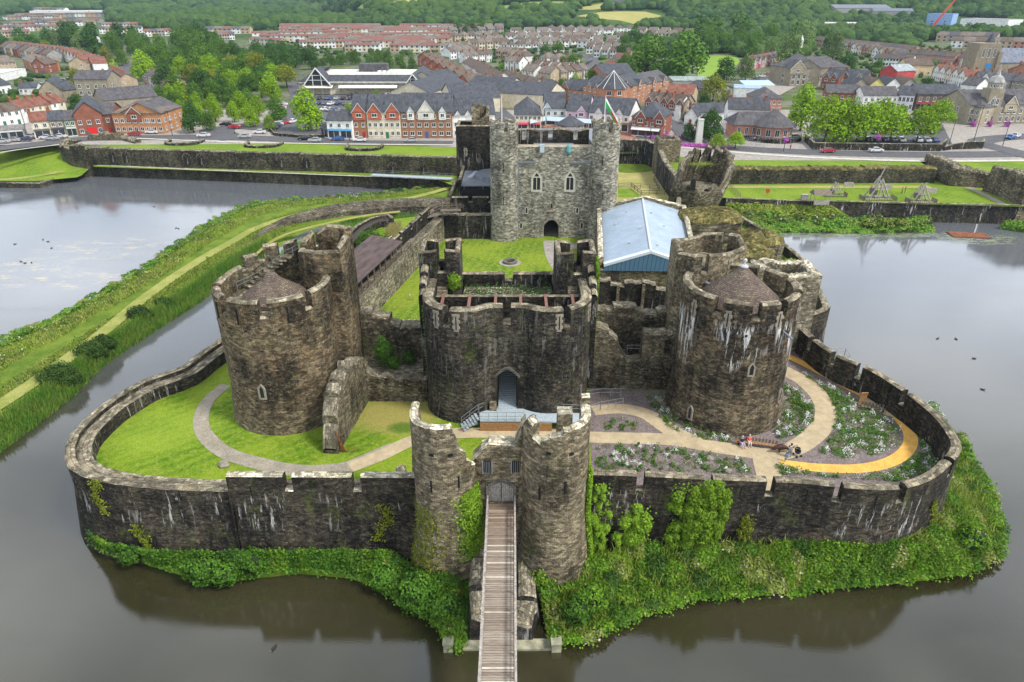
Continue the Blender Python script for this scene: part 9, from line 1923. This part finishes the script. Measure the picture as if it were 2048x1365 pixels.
    names=['pel']+[a+n for a in('hp','kn','an') for n in 'lr']; v,e,rd=graph(names,[x for n in 'lr' for x in (('pel','hp'+n),('hp'+n,'kn'+n),('kn'+n,'an'+n))],.016); skin_obj('trousers',v,e,rd,cloth(bottom),r)
    m=MB(); q=hd.lerp(Vector(J['crown']),.5)+Vector((0,.02,.02)); m.lathe((0,0,0),[(.11,-.09-hairlen),(.115,-.02),(.1,.06),(.06,.105),(.005,.12)],10); m.v=[(p[0]+q.x,p[1]*1.05+q.y+.015,p[2]+q.z) for p in m.v if 1]; m.build('hair',cloth(HAIR[hair]),r,smooth=True)
    for n in 'lr': a=Vector(J['an'+n]); b=Vector(J['to'+n]); m=MB(); m.bar((a.x,a.y+.05,.045),(b.x,b.y-.02,.035),.05,6,r2=.042); m.build('shoe',cloth((.05,.045,.05)),r)
    if bag: m=MB(); c=J['chest']; m.obox((0,c[1]+.2,c[2]-.08),.13,.08,.2); m.build('backpack',cloth(bag),r)
    return r
def ppx(px,py,zz,*a,**k): x,y=P(px,py,zz); return person(x,y,zz,*a,**k)
ppx(1483,893,OZ+.0,.15,'sit',(.02,.02,.06),(.5,.42,.6),'grey','person in dark top and lilac trousers sitting on the curved bench')
ppx(1497,890,OZ+.0,-.05,'sit',(.7,.12,.1),(.62,.55,.5),'grey','person in a coral red top sitting on the curved bench')
ppx(1578,915,OZ,2.7,'push',(.25,.02,.04),(.2,.3,.42),'brown','person in maroon top and jeans pushing the pram on the path',1.74,bag=(.4,.4,.42))
ppx(1570,924,OZ,3.,'walk',(.1,.2,.36),(.16,.24,.36),'brown','child in blue standing next to the person with the pram',1.15)
ppx(1674,757,OZ,.2,'bend',(.06,.09,.3),(.03,.05,.2),'black','person in dark blue bending over on the yellow path')
ppx(1786,805,OZ,-.9,'bend',(.2,.5,.55),(.02,.03,.06),'grey','person in turquoise top reading the white lectern')
ppx(1117,503,IZ,3.,'walk',(.03,.03,.03),(.03,.03,.035),'brown','person in black walking to the keep archway on the courtyard path')
ppx(820,600,IZ,1.5,'stand',(.6,.6,.58),(.35,.3,.25),'blond','child in pale clothes playing on the courtyard lawn',1.2)
ppx(776,583,IZ,1.2,'walk',(.6,.06,.04),(.4,.05,.04),'brown','child in red running by the courtyard wall',1.1)
for px,c_,b_,lb in ((808,(.55,.6,.62),(.02,.03,.12),'person in white and navy, leftmost of the group seated at the picnic table'),(819,(.02,.4,.42),(.05,.05,.06),'person in teal, middle of the group seated at the picnic table'),(831,(.5,.35,.4),(.05,.05,.06),'person in pink grey, rightmost of the group seated at the picnic table')):
    ppx(px,655,IZ,3.0,'sit',c_,b_,'grey',lb)
x,y=P(820,652,IZ); tb=empty('picnic_table',(x,y,IZ),0,'dark picnic table half hidden behind the ruined wall by the gatehouse','table'); m=MB(); m.box(-1.2,1.2,-.4,.4,.7,.76); m.build('table_top',M['wood_dark'],tb); m=MB(); m.box(-1.2,1.2,-.9,-.65,.42,.47); m.box(-1.2,1.2,.65,.9,.42,.47); m.build('seat_planks',M['wood_dark'],tb)
x,y=P(1594,912,OZ); pr_=empty('pushchair',(x,y,OZ),.3,'black and navy pushchair with hood beside the person in maroon','pushchair')
m=MB(); m.lathe((0,0,0),[(.05,.4),(.3,.45),(.33,.7),(.3,.72)],10,a0=0,a1=2*pi); m.build('seat',cloth((.02,.03,.07)),pr_); m=MB(); m.lathe((0,.05,.7),[(.34,.7),(.3,.95),(.12,1.05),(.01,1.07)],10,a0=0,a1=pi); m.build('hood',cloth((.02,.025,.05)),pr_)
m=MB(); m.bar((-.2,.1,.45),(-.2,.45,1.0),.02,4); m.bar((.2,.1,.45),(.2,.45,1.0),.02,4); m.bar((-.2,.45,1.),(.2,.45,1.),.025,4); m.bar((-.25,-.25,.15),(.25,.2,.5),.02,4); m.bar((.25,-.25,.15),(-.25,.2,.5),.02,4); m.build('frame',M['black'],pr_)
for sx in (-.27,.27):
    for sy in (-.3,.3): m=MB(); m.bar((sx-.03,sy,.13),(sx+.03,sy,.13),.13,10); m.build('wheel',M['black'],pr_)
x,y=P(1562,905,OZ); an_=empty('boar_statue',(x,y,OZ),.1,'dark brown metal wild boar statue standing by the garden path','statue')
bv=[(.75,0,.72),(.3,0,.78),(-.25,0,.85),(-.6,0,.78),(-.95,0,.6),(-1.2,0,.48)]; bvr=[.2,.3,.34,.24,.16,.08]; be=[(i,i+1) for i in range(5)]; vv=list(bv); rr=list(bvr); ee=list(be)
for sy in (-1,1):
    for ix,x0_ in ((0,.7),(2,-.3)):
        i0=len(vv); vv+=[(x0_+.0,sy*.15,.5),(x0_+(.1 if ix==0 else .02),sy*.16,.28),(x0_+(.02),sy*.16,.03)]; rr+=[.1 if ix else .13,.055,.045]; ee+=[(ix,i0),(i0,i0+1),(i0+1,i0+2)]
rustbrown=plain('dark_bronze_patina',(.06,.025,.02),.6,.3); skin_obj('body',vv,ee,rr,rustbrown,an_,2)
m=MB()
for sy in (-1,1): m.bar((-.8,sy*.1,.72),(-.78,sy*.16,.88),.05,4,r2=.01); m.bar((-1.1,sy*.07,.5),(-1.15,sy*.1,.6),.02,4,r2=.005)
for i in range(12): m.bar((.5-i*.1,0,1.02+.08*sin(i*.3)),(.52-i*.1,0,1.16+.08*sin(i*.3)),.03,3,r2=.005)
m.build('bristles',rustbrown,an_)
for px,py,lb,c_ in ((1093,277,'pedestrian in dark clothes in the plaza left of the shop canopy',(.05,.05,.08)),(1268,281,'pedestrian in white outside the corner shop',(.6,.6,.6)),(1292,281,'pedestrian in blue outside the corner shop',(.05,.1,.3)),(1301,283,'pedestrian in black crossing beside the purple flowers',(.02,.02,.02)),(1351,276,'pedestrian in grey crossing the curving road',(.2,.2,.2)),(1508,284,'pedestrian in pale top on the cafe terrace approach',(.5,.5,.5)),(1580,300,'pedestrian in red by the cafe wall',(.4,.05,.05)),(136,280,'pedestrian in white on the far left grass by the road',(.6,.6,.58)),(700,285,'motorcyclist like figure in black by the white shop',(.02,.02,.02))):
    x,y,z=G(px,py); person(x,y,GZ+.05,px*.7,'walk',c_,(.05,.06,.1),'brown',lb)
for px,py,zz,lb,c_ in ((203,329,3.4,'visitor in dark clothes on the dam ledge by the ruined tower',(.03,.03,.04)),(410,337,3.4,'visitor in pink standing below the dam arches',(.5,.2,.25)),(1809,386,RZ,'visitor in black between the two larger siege engines',(.02,.02,.02)),(1803,388,RZ,'visitor in brown left of the one in black by the siege engines',(.15,.1,.06))):
    ppx(px,py,zz,1.,'stand',c_,(.04,.04,.07),'brown',lb)
if HAZE:
    hm=bpy.data.materials.new('haze_air'); hm.use_nodes=True; nt=hm.node_tree; nt.nodes.clear(); o_=nt.nodes.new('ShaderNodeOutputMaterial'); v_=nt.nodes.new('ShaderNodeVolumePrincipled'); v_.inputs['Color'].default_value=(.6,.76,1,1); v_.inputs['Density'].default_value=HAZE; v_.inputs['Anisotropy'].default_value=.1; nt.links.new(v_.outputs[0],o_.inputs['Volume'])
    m=MB(); m.box(-8300,8300,-260,7600,-4.,900); m.m=[0]*len(m.m); tag(m.build('haze',hm),kind='stuff')
